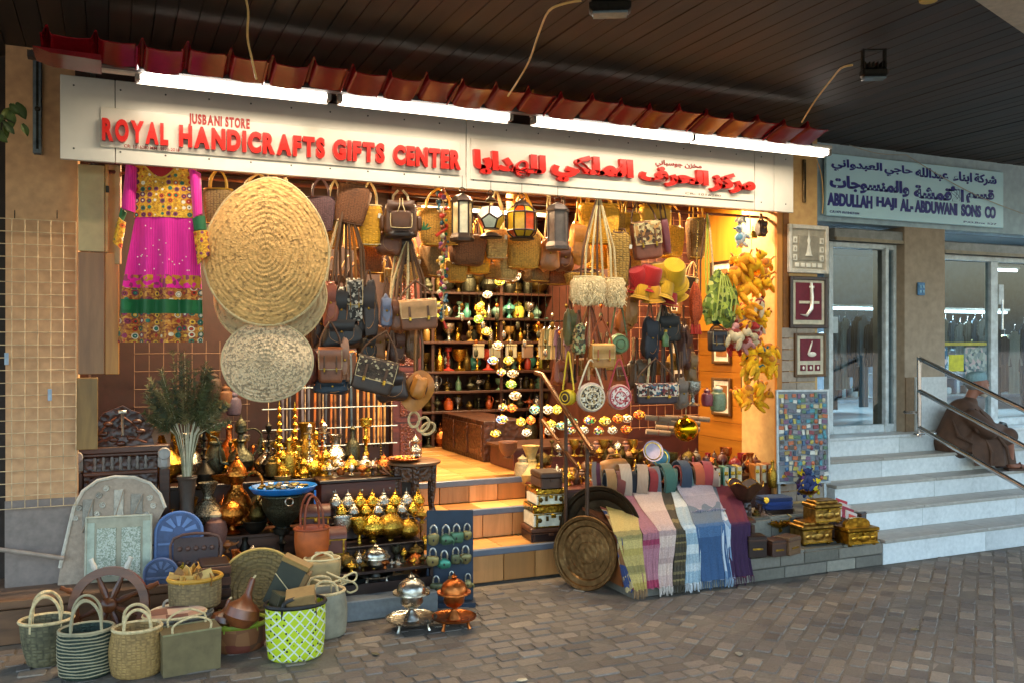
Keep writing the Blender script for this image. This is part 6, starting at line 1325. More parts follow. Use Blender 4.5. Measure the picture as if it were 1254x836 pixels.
s_ = S(347, 5.98); t = thing('blue_tray', 'bright blue plastic tray of trinkets on top of the big bowl', 'tray', P(347, 603, 5.98)); bl_m = plain('1668b0', .35)
ob('tray', B().lathe([(30*s_, 0), (36*s_, .012), (41*s_, .045), (40*s_, .05), (35*s_, .02), (0, .016)], 36, squash=.8), bl_m, t); ob('handle', B().box((34*s_, -.12, -.02), (.012, .012, .09)), bl_m, t)
ob('ring', B().tube([(0, -.21+.03*cos(a)*0, -.03+.025*sin(a)) if 0 else (.025*cos(a), -.215, -.025+.025*sin(a)) for a in [2*pi*i/14 for i in range(14)]], .004, 5, True), m_silv, t)
for k in range(26): a = k*2.4; q = 30*s_*sqrt((k+1)/26); ob('trinket', B().ell((q*cos(a), q*.75*sin(a), .04+.006*(k % 3)), (.022, .015, .012), 7, 5), (m_tarn, m_bronz, m_silv, plain('3a3028', .5))[k % 4], t)
# small leather chests beside the blue tray
def coffer(px, pyb, w, h, Y, m, label, d=.16, dome=True, loc=None, trim=m_brass, rz=-.15, clasp=True, name='chest'):
    s_ = S(px, Y); W_, H_ = w*s_, h*s_; t = thing(name, label, 'chest', loc or P(px, pyb, Y), rz)
    ob('body', B().box((0, 0, H_*.3), (W_, d, H_*.6), bev=.006), m, t, False)
    if dome: ob('lid', B().grid(lambda u, v: ((v-.5)*W_*1.03, -d*.52*cos(pi*u), H_*.61+H_*.37*sin(pi*u)), 12, 1).prism([(-.001, 0), (.001, 0), (0, .001)], 0, .001), m, t); ob('lid_end', B().add([(s*W_*.515, -d*.52*cos(pi*i/12), H_*.61+H_*.37*sin(pi*i/12)) for s in (-1, 1) for i in range(13)], [tuple(range(13)), tuple(range(25, 12, -1))]), m, t)
    else: ob('lid', B().box((0, 0, H_*.8), (W_*1.02, d*1.03, H_*.36), bev=.008), trim, t, False)
    for x_ in (-.42, .42): ob('band', B().box((x_*W_, -d/2-.003, H_*.3), (W_*.05, .008, H_*.58)), trim, t, False)
    for z_ in (.03, .57): ob('edging', B().box((0, -d/2-.002, H_*z_), (W_*1.0, .006, H_*.05)), trim, t, False)
    if clasp: ob('clasp', B().box((0, -d/2-.008, H_*.5), (W_*.12, .01, H_*.18), bev=.003), trim, t)
    return t
coffer(386, 650, 34, 34, 6.0, plain('4a2218', .5), 'dark red leather coffer right of the blue tray'); coffer(400, 676, 44, 32, 5.72, plain('5a2c1e', .5), 'reddish brown coffer with inlaid studs behind the orange bucket bag', rz=-.1)
# ---- further crowded brass ware round the tiers
rx_ = random.Random(91); ek = ['ewer', 'hookah', 'candle', 'dallah', 'vase', 'spire', 'jug', 'bottle']; en = {'ewer': 'ewer', 'hookah': 'water pipe', 'candle': 'candlestick', 'dallah': 'coffee pot', 'vase': 'vase', 'spire': 'spire candlestick', 'jug': 'jug', 'bottle': 'bottle', 'globe': 'censer', 'jar': 'jar', 'burner': 'burner', 'lamp': 'oil lamp', 'cup': 'goblet'}
em = [(m_brass, 'brass'), (m_bronz, 'bronze'), (m_gold, 'gold'), (m_tarn, 'tarnished'), (m_silv, 'silver'), (m_copp, 'copper')]
def crowd(n, x0, x1, Y, z, h0, h1, kinds, where, nm='ware'):
    for i in range(n):
        k_ = kinds[(i*3+n) % len(kinds)]; m, c = em[(i*5+n) % 6]; vessel(k_, m, Vector((x0+(x1-x0)*(i+.5)/n+rx_.uniform(-.015, .015), Y+rx_.uniform(-.03, .03), z)), rx_.uniform(h0, h1), '%s %s %s, %s' % (c, en[k_], where, ordn(i, n)), en[k_], name='vessel', grp='metal ware '+where, rz=rx_.uniform(0, 6), wide=rx_.uniform(.85, 1.15))
crowd(16, .15, 1.95, 6.78, .746, .22, .38, ek, 'in the rear rank of the long shelf'); crowd(13, .2, 1.3, 6.56, .746, .18, .34, ek[:6], 'in the middle rank of the long shelf')
crowd(8, .32, 1.16, 6.24, .461, .14, .26, ['vase', 'jug', 'dallah', 'globe', 'jar'], 'at the back of the low brown shelf'); crowd(8, .34, 1.2, 5.86, .251, .08, .17, ['jar', 'jug', 'globe', 'lamp'], 'on the platform below the low brown shelf')
crowd(9, 1.26, 1.86, 5.66, .266, .08, .12, ['burner', 'globe', 'cup', 'lamp', 'jar'], 'at the back of the lowest step'); crowd(9, 1.27, 1.86, 5.54, .266, .05, .08, ['lamp', 'cup', 'globe'], 'along the front of the lowest step')
# ---- canes
cl_ = ['6a6470', '4a4c58', '8a4a24', '7a7480', '5a5c6a', 'b5662a', '5c4a3a', '3f4450', '9a5a2a', '8a5c34', '6a6070', 'c07a30', '3a4a58', 'b8803c', 'a0622c', 'c89048', 'b0702c', 'd09a50', 'b8783a', 'c89a58']
cx_ = [347, 355, 363, 371, 378, 385, 392, 399, 405, 411, 417, 424, 431, 438, 445, 452, 458, 463, 467, 471]
cname = {'6': 'grey', '4': 'slate', '8': 'brown', '7': 'grey', '5': 'dark', 'b': 'orange', '3': 'dark blue', '9': 'russet', 'c': 'pale tan', 'a': 'russet', 'd': 'pale tan'}
for i, px in enumerate(cx_):
    p0 = P(px, 546, 7.1); p1 = P(px+(i % 3-1)*1.5, 440, 7.16); t = thing('walking_cane', '%s walking cane in the rack under the bags, %s' % (cname[cl_[i][0]], ordn(i, 20)), 'cane', p0, group='walking canes in the rack')
    ob('shaft', B().tube([(0, 0, 0), tuple(p1-p0)], [.008, .012], 7), wood(cl_[i], None, 2, .4, 3.0), t); ob('tip', B().tube([(0, 0, -.004), (0, 0, .03)], .01, 7), m_dkm, t); q = p1-p0; ob('handle', B().tube([tuple(q), tuple(q+Vector((0, 0, .03))), tuple(q+Vector((.02, 0, .06))), tuple(q+Vector((.06, 0, .06))), tuple(q+Vector((.08, 0, .03)))], .011, 6), wood(cl_[i], None, 2, .4, 3.0), t)
rk = thing('cane_rack', 'pale wire rack holding the walking canes', 'rack', (1.5, 7.06, .88)); 
for z in (0, .14, .30, .46): ob('bar', B().tube([(-.45, 0, z), (.62, 0, z)], .005, 5), plain('8fa0a8', .4), rk)
for k in range(8): ob('bar', B().tube([(-.4+k*.14, .02, 0), (-.4+k*.14, .02, .6)], .003, 4), m_gr, rk)
m_gr2 = plain('6a5240', .6); lw2 = thing('wire_grid', 'dull wire grid behind the metal ewers at the left', 'grid', (.15, 7.15, .8))
for k in range(9): ob('wire', B().tube([(k*.1, 0, 0), (k*.1, 0, .9)], .003, 4), m_gr2, lw2)
for k in range(7): ob('wire', B().tube([(0, -.006, .03+k*.13), (.82, -.006, .03+k*.13)], .003, 4), m_gr2, lw2)
dr = thing('carved_door', 'narrow carved reddish door panel beside the canes', 'door', (P(498, 500, 7.2).x, 7.2, .64))
ob('leaf', B().box((0, 0, 1.1), (.25, .04, 2.2)), redw, dr, False)
for k in range(5): ob('panel', B().box((0, -.022, .2+k*.42), (.13, .012, .36), bev=.004), wood('6a2e20', '2e110b', 2, .4, 3.0, 70.0), dr, False); ob('moulding', B().box((0, -.02, .405+k*.42), (.21, .012, .02)), redw, dr, False)
ob('bolt', B().tube([(-.04, -.03, .62), (.06, -.03, .62)], .008, 6), m_silv, dr)
# ---- feathers in a tall vase
vz = V('cyl', plain('3a2f28', .5), 229, 660, 582, 6.05, 'tall narrow dark vase holding the green plumes', 'vase', wide=.7)
rf = random.Random(8); base = P(229, 588, 6.05); pl_ = thing('plume_bunch', 'bunch of dark green plumes with pale stems in the tall vase', 'plumes', base)
s_ = S(229, 6.05); gp = [plain(c, .7, 0.0, .4) for c in ('39401f', '4c4e28', '2e3620', '5c5430')]; whi = plain('b9b49a', .6)
for k in range(62):
    tx = rf.uniform(-1, 1); top = Vector((tx*50*s_, rf.uniform(-.14, .12), (176-abs(tx)*60)*s_*rf.uniform(.6, 1.03)))
    mid = Vector((tx*14*s_, 0, 56*s_)); pts = [Vector((tx*.02, 0, -.05)), mid*.5, mid, mid.lerp(top, .5)+Vector((tx*.02, 0, .03)), top]
    ob('stem', B().tube(pts, [.003, .003, .0025, .002, .001], 4), whi if k % 2 else gp[3], pl_)
    b = B(); n = 34
    for i in range(n):
        q = i/n; seg = mid.lerp(top, .22+.78*q); dr_ = (top-mid).normalized(); sd_ = dr_.cross(Vector((rf.uniform(-1, 1), rf.uniform(-1, 1), rf.uniform(-.3, .3)))).normalized()
        L = rf.uniform(.03, .065)*(1-.4*q); e = seg+sd_*L+dr_*L*.8; b.add([seg, seg+dr_*.010, e], [(0, 1, 2)]); e2 = seg-sd_*L+dr_*L*.8; b.add([seg, seg+dr_*.010, e2], [(0, 1, 2)])
    ob('plume', b, gp[k % 4], pl_, False)
# ---- carved seat back
cw = wood('4e2c1e', '22100a', 0, .4, 3.0, 34.0); cw2 = wood('5c3524', '2c170f', 0, .35)
th2 = thing('carved_chair', 'dark carved wooden chair back with scrolled posts and a tall crest', 'chair', P(147, 700, 6.22)); s_ = S(147, 6.22); C = lambda px, py: ((px-147)*s_, (700-py)*s_)
def cbox(nm, x0, x1, y0, y1, yy, dd, m, bev=.006): a_, b_ = C(x0, y1), C(x1, y0); ob(nm, B().box(((a_[0]+b_[0])/2, yy, (a_[1]+b_[1])/2), (b_[0]-a_[0], dd, b_[1]-a_[1]), bev=bev), m, th2, False)
cbox('back_panel', 106, 190, 558, 700, 0, .04, cw); cbox('top_rail', 92, 204, 545, 553, -.01, .09, cw2); cbox('rail', 104, 192, 553, 557, -.01, .06, cw2); cbox('rail', 106, 190, 575, 580, -.02, .05, cw2)
for x0 in (93, 191): cbox('post', x0, x0+13, 575, 700, -.01, .06, cw2)
for x0 in (92, 190):
    ob('scroll', B().lathe([(.035, -.05), (.04, -.04), (.04, .04), (.035, .05)], 14, Matrix.Translation((C(x0+7, 0)[0], -.02, C(0, 556)[1])) @ Matrix.Rotation(rad(90), 4, 'X')).box((C(x0+7, 0)[0], -.02, C(0, 566)[1]), (.075, .08, .1), bev=.02), plain('8f8a84', .45, 0.0, .4), th2)
for k in range(7): ob('spindle', B().lathe([(.008, 0), (.013, .02), (.006, .04), (.013, .06), (.007, .085)], 8, Matrix.Translation((C(119+k*9.5, 0)[0], -.03, C(0, 574)[1]))), plain('6a625c', .4), th2)
crest = [C(*p) for p in ((112, 545), (116, 530), (112, 521), (122, 515), (128, 505), (140, 500), (150, 496), (160, 502), (170, 506), (176, 516), (186, 522), (182, 532), (186, 545))]
ob('crest', B().prism(list(reversed(crest)), -.02, .02), cw, th2, False)
for k, (px, py) in enumerate(((128, 530), (140, 537), (150, 522), (160, 536), (170, 528), (148, 542), (134, 518), (166, 516))): x_, z_ = C(px, py); ob('carving', B().ell((x_, -.025, z_), (.03, .018, .018), 8, 6), cw2, th2, True)
for sx in (-1, 1):
    ob('scrollwork', B().tube([(C(147+sx*a_, 0)[0], -.028, C(0, b_)[1]) for a_, b_ in ((4, 510), (14, 518), (22, 530), (16, 538), (8, 533), (30, 542))], .007, 6), wood('6a3a26', None, 0), th2); ob('scrollwork', B().tube([(C(147+sx*a_, 0)[0], -.03, C(0, b_)[1]) for a_, b_ in ((6, 595), (18, 590), (30, 600), (26, 612), (12, 608))], .007, 6), wood('6a3a26', None, 0), th2)
    hx = [C(147+sx*a_, b_) for a_, b_ in ((36, 545), (36, 532), (40, 524), (52, 522), (58, 532), (58, 545), (54, 545), (50, 534), (44, 534), (41, 545))]; ob('side_crest', B().prism(hx if sx < 0 else list(reversed(hx)), -.012, .012), wood('7a5230', '4a2e18', 0, .5), th2, False)
t = thing('dagger', 'small pale metal dagger hung on the chair crest', 'dagger', P(150, 533, 6.16)); ob('blade', B().tube([(0, 0, 0), (0, 0, .14)], [.008, .011], 6), m_silv, t); ob('hilt', B().box((0, 0, .15), (.05, .012, .02), bev=.004), m_silv, t)
# ---- pale stone arch and glass panel
ar = thing('stone_arch', 'pale grey carved arch shaped slab leaning against the chair', 'slab', P(137, 716, 5.98)); ar.rotation_euler = (-.10, 0, -rad(6)); s_ = S(137, 5.98); A_ = lambda px, py: ((px-137)*s_, (716-py)*s_)
outl = [A_(*p) for p in ((77, 716), (80, 690), (88, 650), (94, 620), (104, 600), (120, 588), (140, 584), (162, 586), (180, 594), (192, 608), (198, 625), (190, 640), (186, 716))]
m_arch = stone('a08c78', 4.0, .22, .6, .5); ob('slab', B().prism(list(reversed(outl)), -.025, .025), m_arch, ar, False); ob('rim', B().tube([(x_, -.03, z_) for x_, z_ in outl[1:11]], .011, 6), stone('b5ac9c', 3, .2), ar)
for (a_, b_, c_, d_) in ((139, 150, 600, 640), (158, 172, 606, 640), (104, 116, 610, 650)): x0, z0 = A_(a_, d_); x1, z1 = A_(b_, c_); ob('carved_column', B().box(((x0+x1)/2, -.032, (z0+z1)/2), (x1-x0, .016, z1-z0), bev=.004), stone('a9a294', 30.0, .4, .6, 1.0), ar, False); ob('groove_line', B().tube([(x0, -.042, z0), (x1, -.042, z1)], .003, 4), m_arch, ar)
for k in range(9): x_, z_ = A_(*((122, 606), (126, 618), (120, 628), (180, 612), (184, 622), (176, 632), (96, 632), (100, 620), (130, 598))[k]); ob('rosette', B().lathe([(.02, 0), (.016, .01), (.008, .006), (0, .014)], 9, Matrix.Translation((x_, -.026, z_)) @ Matrix.Rotation(rad(90), 4, 'X')), stone('a9a294', 20.0, .3, .6, .8), ar)
gp2 = thing('etched_panel', 'greenish etched glass panel in a thin frame leaning on the pale arch', 'panel', P(145, 712, 5.86)); gp2.rotation_euler = (-.1, 0, -rad(8)); s_ = S(145, 5.86)
ob('glass', B().box((0, 0, 40*s_), (74*s_, .012, 78*s_), bev=.003), plain('94917e', .15, 0.0, .2), gp2, False); fr = .012
for sx in (-1, 1): ob('frame', B().box((sx*37*s_, -.004, 40*s_), (fr, .024, 79*s_), bev=.003), plain('a5a38f', .4), gp2, False); ob('etched_leaf', B().box((sx*14*s_, -.009, 37*s_), (22*s_, .008, 58*s_), bev=.004), motley('a8ad9a 8c9480 b4b8aa 7a8470', 150.0, .3), gp2, False); ob('side_pane', B().box((sx*32*s_, -.008, 38*s_), (9*s_, .006, 70*s_)), plain('9aa596', .12), gp2, False)
ob('frame', B().box((0, -.004, 79.5*s_), (76*s_, .024, fr), bev=.003), plain('a5a38f', .4), gp2, False)
# ---- blue and brown carved panels
def archpanel(px0, px1, pyb, pyt, Y, m, m2, label, sq=False):
    pc = (px0+px1)/2; s_ = S(pc, Y); w, h = (px1-px0)*s_, (pyb-pyt)*s_; t = thing('carved_screen', label, 'panel', P(pc, pyb, Y)); t.rotation_euler = (-.12, 0, -rad(8))
    if sq: outl = [(-w/2, 0), (-w/2, h), (w/2, h), (w/2, 0)]
    else: outl = [(-w/2, 0)]+[(-w/2*cos(pi*i/14), h-w/2*.9+w/2*.9*sin(pi*i/14)) for i in range(15)]+[(w/2, 0)]
    ob('panel', B().prism(list(reversed(outl)) if False else outl, -.014, .014), m, t, False); ob('rim', B().tube([(x_, -.016, z_) for x_, z_ in outl], .009, 6), m2, t)
    for k in range(5):
        a = pi*(k+.5)/5; zc = h-w/2*.9 if not sq else h*.5
        if sq: ob('boss', B().ell(((k-2)*w*.18, -.018, h*.5+(k % 2-.5)*h*.4), (w*.06, .014, w*.06), 9, 6), m2, t); ob('boss', B().ell(((k-2)*w*.18, -.018, h*.5-(k % 2-.5)*h*.4), (w*.06, .014, w*.06), 9, 6), m2, t)
        else: ob('ray', B().prism([(w*.14*cos(a-.18), zc+w*.14*sin(a-.18)), (w*.40*cos(a-.16), zc+w*.36*sin(a-.16)), (w*.40*cos(a+.16), zc+w*.36*sin(a+.16)), (w*.14*cos(a+.18), zc+w*.14*sin(a+.18))][::-1], -.024, -.013), m2, t, False)
    ob('rail', B().box((0, -.018, h*.42 if not sq else h*.08), (w*.9, .016, .016), bev=.003), m2, t, False); return t
archpanel(192, 246, 692, 627, 5.90, plain('344a74', .5, 0.0, .35), plain('5876a8', .45), 'faded blue arched panel with sunray carving'); archpanel(183, 205, 690, 634, 5.96, plain('5a3f38', .6), plain('4c3a40', .6), 'narrow brown panel edge behind the blue arched panel')
archpanel(214, 266, 701, 658, 5.82, plain('3a2420', .6, 0.0, .3), plain('54382e', .55), 'dark brown rectangular carved panel with round bosses', True); archpanel(178, 216, 724, 684, 5.76, plain('34405c', .55, 0.0, .3), plain('4a5a7c', .5), 'small dark blue half round panel low beside the glass panel')
# ---- ship wheel
wh = thing('ship_wheel', 'brown wooden ship wheel standing behind the baskets', 'wheel', P(134, 740, 5.52)); s_ = S(134, 5.52); wh.rotation_euler = (-.15, 0, -.2); R = 46*s_; ww = wood('6a3a1c', '3a1c0c', 0, .35)
ob('rim', B().lathe([(R*.78, -.022), (R, -.022), (R, .022), (R*.78, .022), (R*.78, -.022)], 40, Matrix.Rotation(rad(90), 4, 'X'), cap=False), ww, wh)
for k in range(8):
    a = 2*pi*k/8+.39; dx, dz = cos(a), sin(a); ob('spoke', B().tube([(dx*R*.15, 0, dz*R*.15), (dx*R*.4, 0, dz*R*.4), (dx*R*.7, 0, dz*R*.7), (dx*R*.85, 0, dz*R*.85)], [.014, .02, .013, .014], 8), ww, wh)
    ob('handle', B().tube([(dx*R, 0, dz*R), (dx*R*1.1, 0, dz*R*1.1), (dx*R*1.2, 0, dz*R*1.2), (dx*R*1.32, 0, dz*R*1.32)], [.012, .017, .012, .014], 8), ww if k not in (1, 2) else plain('b9b2a4', .3), wh)
ob('hub', B().lathe([(R*.2, -.04), (R*.2, .03), (R*.1, .05), (0, .055)], 18, Matrix.Rotation(rad(90), 4, 'X')), ww, wh)
# ---- baskets on the ground
def G(px, py): return PZ(px, py, 0.0)
def gb(px, pyb, pyt, wpx, label, mat, rim, **k): p = G(px, pyb-wpx*.06); s_ = S(px, p.y); return basket(p+Vector((0, .0, 0)), wpx*s_, (pyb-pyt)*s_*.93, label, mat, rim, **k)
gg = weave('5f6b4c', '20281c', 40.0); gdark = weave('2c3a2c', '10150f', 46.0); ghn = weave('a5824a', '5c4220', 44.0); gwh = weave('a8a494', '5a554a', 44.0)
gb(57, 815, 757, 60, 'large grey green basket with black flecks, leftmost on the ground', weave('6c6548', '14120d', 34.0), m_rope, taper=.28, handles=4, hh=.13, coils=0)
gb(106, 829, 768, 62, 'dark green basket with pale stitched coils', gdark, plain('9c9070', .8), handles=3, hh=.15, coils=13, rim_r=.008, taper=.05)
gb(168, 827, 766, 56, 'tan basket with plain sides right of the striped green one', ghn, m_rope, handles=2, hh=.10, taper=-.04, bulge=.14)
gb(222, 790, 748, 72, 'white basket with brown bands and loop handles', weave('b0aa9c', '6a655a', 44.0), plain('b8b0a0', .8), handles=2, hh=.05, taper=.25, coils=4)
gb(40, 775, 740, 46, 'basket with cream loop handles at the far left behind the green ones', gg, m_rope, handles=4, hh=.08)
s_ = S(220, 5.2); 
def filled(label, px, py, Y, wpx, hpx, mat, rim, n, fm, nm, cat='basket'):
    s_ = S(px, Y); t = basket(P(px, py, Y), wpx*s_, hpx*s_, label, mat, rim, handles=0, taper=.04, bulge=.02, rim_r=.012, cat=cat)
    r_ = random.Random(px)
    for k in range(n): ob(nm, B().slab(lambda u, v: ((u-.5)*.10, .01*sin(u*5), (v-.5)*.05), 3, 2, .004), fm[k % len(fm)], t, True, loc=(r_.uniform(-.33, .33)*wpx*s_, r_.uniform(-.25, .25)*wpx*s_, hpx*s_*.9+r_.uniform(0, .04)), rot=(r_.uniform(-.6, .6), r_.uniform(-.6, .6), r_.uniform(0, 6)))
    return t
filled('low round basket of yellow straw pieces with a gold rim', 239, 742, 5.34, 62, 36, weave('8a744c', '3a2c18', 40.0), plain('b08428', .5), 22, [plain('b98a3c', .6), plain('c9a458', .6), plain('8a5f28', .6)], 'straw_piece')
t = thing('patterned_tray', 'pinkish mat with brown blocks on the white basket', 'mat', P(214, 753, 5.15)); s_ = S(214, 5.15); ob('mat', B().lathe([(32*s_, 0), (37*s_, .012), (36*s_, .02), (0, .022)], 28, squash=.7), motley('b58a70 7a5040 c9a890 8a6a58', 9.0, .8, 0.0, .4, 'CHEBYCHEV'), t); ob('edge', B().tube([(36.5*s_*cos(a), 36.5*s_*.7*sin(a), .012) for a in [2*pi*i/26 for i in range(26)]], .008, 5, True), m_rope, t)
p = G(232, 818); s_ = S(232, p.y); t = thing('box_bag', 'flat olive green box shaped bag with a rope handle on the paving', 'bag', p, rz=.12)
ob('body', B().slab(lambda u, v: ((u-.5)*66*s_*(1+.04*v), -.075, v*50*s_), 1, 1, .15).box((0, 0, 25*s_), (63*s_, .13, 46*s_)), plain('6c5d3c', .8, 0.0, .2), t, False); ob('rim', B().box((0, -.0765, 50*s_), (68*s_, .006, .008)).box((0, .0765, 50*s_), (68*s_, .006, .008)), plain('86805a', .8), t, False)
for s in (-1, 1): ob('handle', B().tube([(-.09, s*.06, 46*s_), (-.09, s*.07, 60*s_), (0, s*.08, 68*s_), (.09, s*.07, 60*s_), (.09, s*.06, 46*s_)], .006, 6), m_rope, t)
gb(292, 797, 762, 68, 'low round basket with a green rim and brown and red sides', motley('7a4a28 6a3020 8a5a34 5a3a24', 14.0, .7, 0.0, .3), plain('8a9a2c', .5), handles=1, hh=.10, taper=.1, bulge=.04, rim_r=.013)
def gourd(label, px, py, Y, w, h, m):
    s_ = S(px, Y); t = thing('gourd', label, 'gourd', P(px, py, Y)); t.rotation_euler = (0, .3, 0)
    ob('bulb', B().lathe([(0, 0), (w*.3*s_, 3*s_), (w*.5*s_, h*.25*s_), (w*.45*s_, h*.42*s_), (w*.18*s_, h*.56*s_), (w*.09*s_, h*.7*s_), (w*.08*s_, h*.95*s_), (w*.05*s_, h*s_), (0, h*s_)], 20), m, t); ob('stalk', B().tube([(0, 0, h*.97*s_), (.01, 0, h*1.06*s_)], .006, 6), m_rope, t)
gourd('brown polished gourd with a long neck lying in the low basket', 291, 768, 5.06, 44, 62, wood('8a4e2a', '5a2c16', 2, .3)); gourd('smaller brown gourd with a cord behind the long necked one', 270, 768, 5.12, 30, 36, wood('6a3c22', '40200f', 2, .3))
# leaning round mat, book box, bags
t = thing('round_mat', 'large round woven mat with a pale rim leaning behind the gourds', 'mat', P(317, 722, 5.45)); s_ = S(317, 5.45); t.rotation_euler = (-.35, .1, -.3)
ob('mat', B().grid(lambda u, v: (50*s_*v*cos(2*pi*u), .03*(1-v*v)+.003*sin(v*60), 50*s_*v*sin(2*pi*u)), 48, 26, wrap=True).grid(lambda u, v: (50*s_*v*cos(2*pi*u), .012+.03*(1-v*v), 50*s_*v*sin(2*pi*u)), 48, 4, wrap=True), weave('7a6438', '3a2c14', 36.0), t); ob('rim', B().tube([(50*s_*cos(a), .005, 50*s_*sin(a)) for a in [2*pi*i/40 for i in range(40)]], .009, 6, True), plain('a98a48', .7), t)
t = thing('book_box', 'dark green and tan book shaped box leaning in the yellow bag', 'box', P(338, 742, 5.12)); t.rotation_euler = (0, .45, -.4); s_ = S(338, 5.12)
ob('body', B().box((0, 0, 30*s_), (34*s_, .09, 56*s_), bev=.003), plain('2a2c1e', .5), t, False); ob('spine', B().box((-.0, -.0, 60*s_), (36*s_, .10, 6*s_), bev=.004), plain('8a6a34', .45), t, False); ob('page_block', B().box((18.5*s_, 0, 30*s_), (6*s_, .094, 50*s_), bev=.002), wood('8a6636', '6a4a24', 2), t, False); ob('cord', B().tube([(-17*s_, -.05, 40*s_), (18*s_, -.05, 22*s_)], .003, 4), m_rope, t)
# yellow patterned bag
p = G(362, 803); s_ = S(362, p.y)
def pat():
    k = N('yellow_printed_cloth'); base_ = hexc('b4c414'); a = None; vo = k.n('TexVoronoi', Scale=46.0, Randomness=.5); k.l(k.co('Object', (1, 1, 1), (0, .8, 0)), vo.inputs['Vector']); sp = k.n('SeparateColor'); k.l(vo.outputs['Color'], sp.inputs[0])
    cur = base_
    for an in (.75, -.75):
        w = k.n('TexWave', Scale=7.5, Distortion=.6); w.wave_profile = 'SIN'; k.l(k.co('Object', (1, 1, 1), (0, an, 0)), w.inputs['Vector']); cur = k.mix(k.ramp(w.outputs['Fac'], [(.90, (0, 0, 0)), (.96, (1, 1, 1))]), cur, (.62, .66, .55))
    dots = k.ramp(vo.outputs['Distance'], [(.26, (1, 1, 1)), (.32, (0, 0, 0))]); sel = k.ramp(sp.outputs[0], [(0, (1, 1, 1)), (.5, (0, 0, 0))], 'CONSTANT'); mm_ = k.mix(1.0, dots, sel, 'MULTIPLY')
    k.base(k.mix(mm_, cur, (.02, .025, .015))).rm(.6); k.bump(vo.outputs['Distance'], .2, .003); return k.m
t = basket(p, 72*s_, 66*s_, 'bright yellow green bag with black and white flecks and a black rim', pat(), m_blk, handles=1, hh=.04, taper=.08, bulge=.04, rim_r=.012, squash=.75, cat='bag', name='patterned_bag')
t = thing('cardboard_box', 'small tan box with a white tag in the yellow bag', 'box', P(372, 750, p.y-.02), rot=(.2, -.15, -.25)); ob('body', B().box((0, 0, 14*s_), (34*s_, .12, 26*s_), bev=.002), plain('8a6a3c', .7), t, False); ob('tag', B().box((-.01, -.062, 9*s_), (9*s_, .003, 9*s_)), plain('b8a8a0', .5), t, False); ob('lid', B().box((0, 0, 27.5*s_), (34.5*s_, .122, 1.5*s_)), plain('9a7a48', .7), t, False)
t = thing('cardboard_box', 'dark olive box sunk beside the tan one in the yellow bag', 'box', P(344, 752, p.y+.02), rot=(.1, .3, .3)); ob('body', B().box((0, 0, 12*s_), (30*s_, .1, 24*s_), bev=.002), plain('34301c', .6), t, False); ob('lid', B().box((0, 0, 24.5*s_), (31*s_, .104, 1.8*s_)), plain('4a4428', .6), t, False)
gb(395, 780, 722, 54, 'cream leather bag with stitched seams behind the yellow bag', plain('8a8470', .6), m_rope, handles=2, hh=.07, taper=-.05, bulge=.1)
t = bag('tote', 373, 682, 416, 722, 5.5, 676, plain('9a8458', .7), 'tan open topped bag with a thick cord', hm=plain('c9b88a', .7), depth=.18)
for k, (a_, b_, c_, d_) in enumerate(((374, 705, 436, 712), (400, 700, 437, 725), (395, 722, 425, 716))): o = ob('cord', B().tube([P(a_, b_, 5.36), P((a_+c_)/2, b_+8, 5.3), P(c_-3, d_-12, 5.32), P(c_, d_-4, 5.34), P(c_-8, d_, 5.33), P((a_+c_)/2+6, d_-2, 5.32)], .006, 6), plain('c9b88a', .7)); tag(o, 'loose cream cord looping off the tan bag, %s of three' % ('upper', 'lower', 'inner')[k], 'cord')
t = basket(P(382, 686, 5.62), 42*S(382, 5.62), 40*S(382, 5.62), 'orange leather bucket bag with two tall loop handles', plain('a8501c', .45), plain('7a3412', .5), handles=2, hh=.20, taper=.12, rim_r=.008, cat='bag', name='bucket_bag')
# magazine stand behind gourd
t = boxthing('crate', 'dark slatted crate standing behind the yellow straw basket', 'crate', P(262, 740, 5.55), (.16, .2, .26), dkw)
for k in range(4): ob('slat', B().box((0, -.106, .03+k*.065), (.17, .01, .045), bev=.002), brw, t, False)
# ---- cases on the stairs
cs_p = [(668, 664, 58, 17, 'flat dark carved wooden case at the bottom of the case stack', dkw, False, None), (671, 648, 58, 27, 'white case with gold lid and brass corners, lower of the two', plain('c9c1a8', .4), False, m_gold), (668, 622, 44, 20, 'smaller white case with gold lid, upper of the two', plain('cfc8b0', .4), False, m_gold), (669, 603, 36, 19, 'brown glass sided case at the top of the case stack', plain('4a3020', .3), False, wood('4a2c18', None, 0))]
zc = .243
for k, (px, pyb, w, h, lb, m, dm, tr) in enumerate(cs_p):
    Yc = 6.0; s_ = S(px, Yc); hh_ = h*s_; t = coffer(px, pyb, w-8, h, Yc, m, lb, .24, False, Vector((P(px, 600, Yc).x, Yc, zc)), tr or brw, -.12, True, 'case')
    if k in (1, 2):
        for sx in (-1, 1): ob('corner', B().lathe([(.02, 0), (.016, .006), (0, .008)], 6, Matrix.Translation((sx*w*s_*.30, -.124, hh_*.32)) @ Matrix.Rotation(rad(90), 4, 'X')), metal('5a4420', .4), t); ob('clasp', B().box((sx*w*s_*.14, -.13, hh_*.4), (.02, .008, .035), bev=.003), metal('5a4420', .4), t)
    zc += hh_*.98+.002
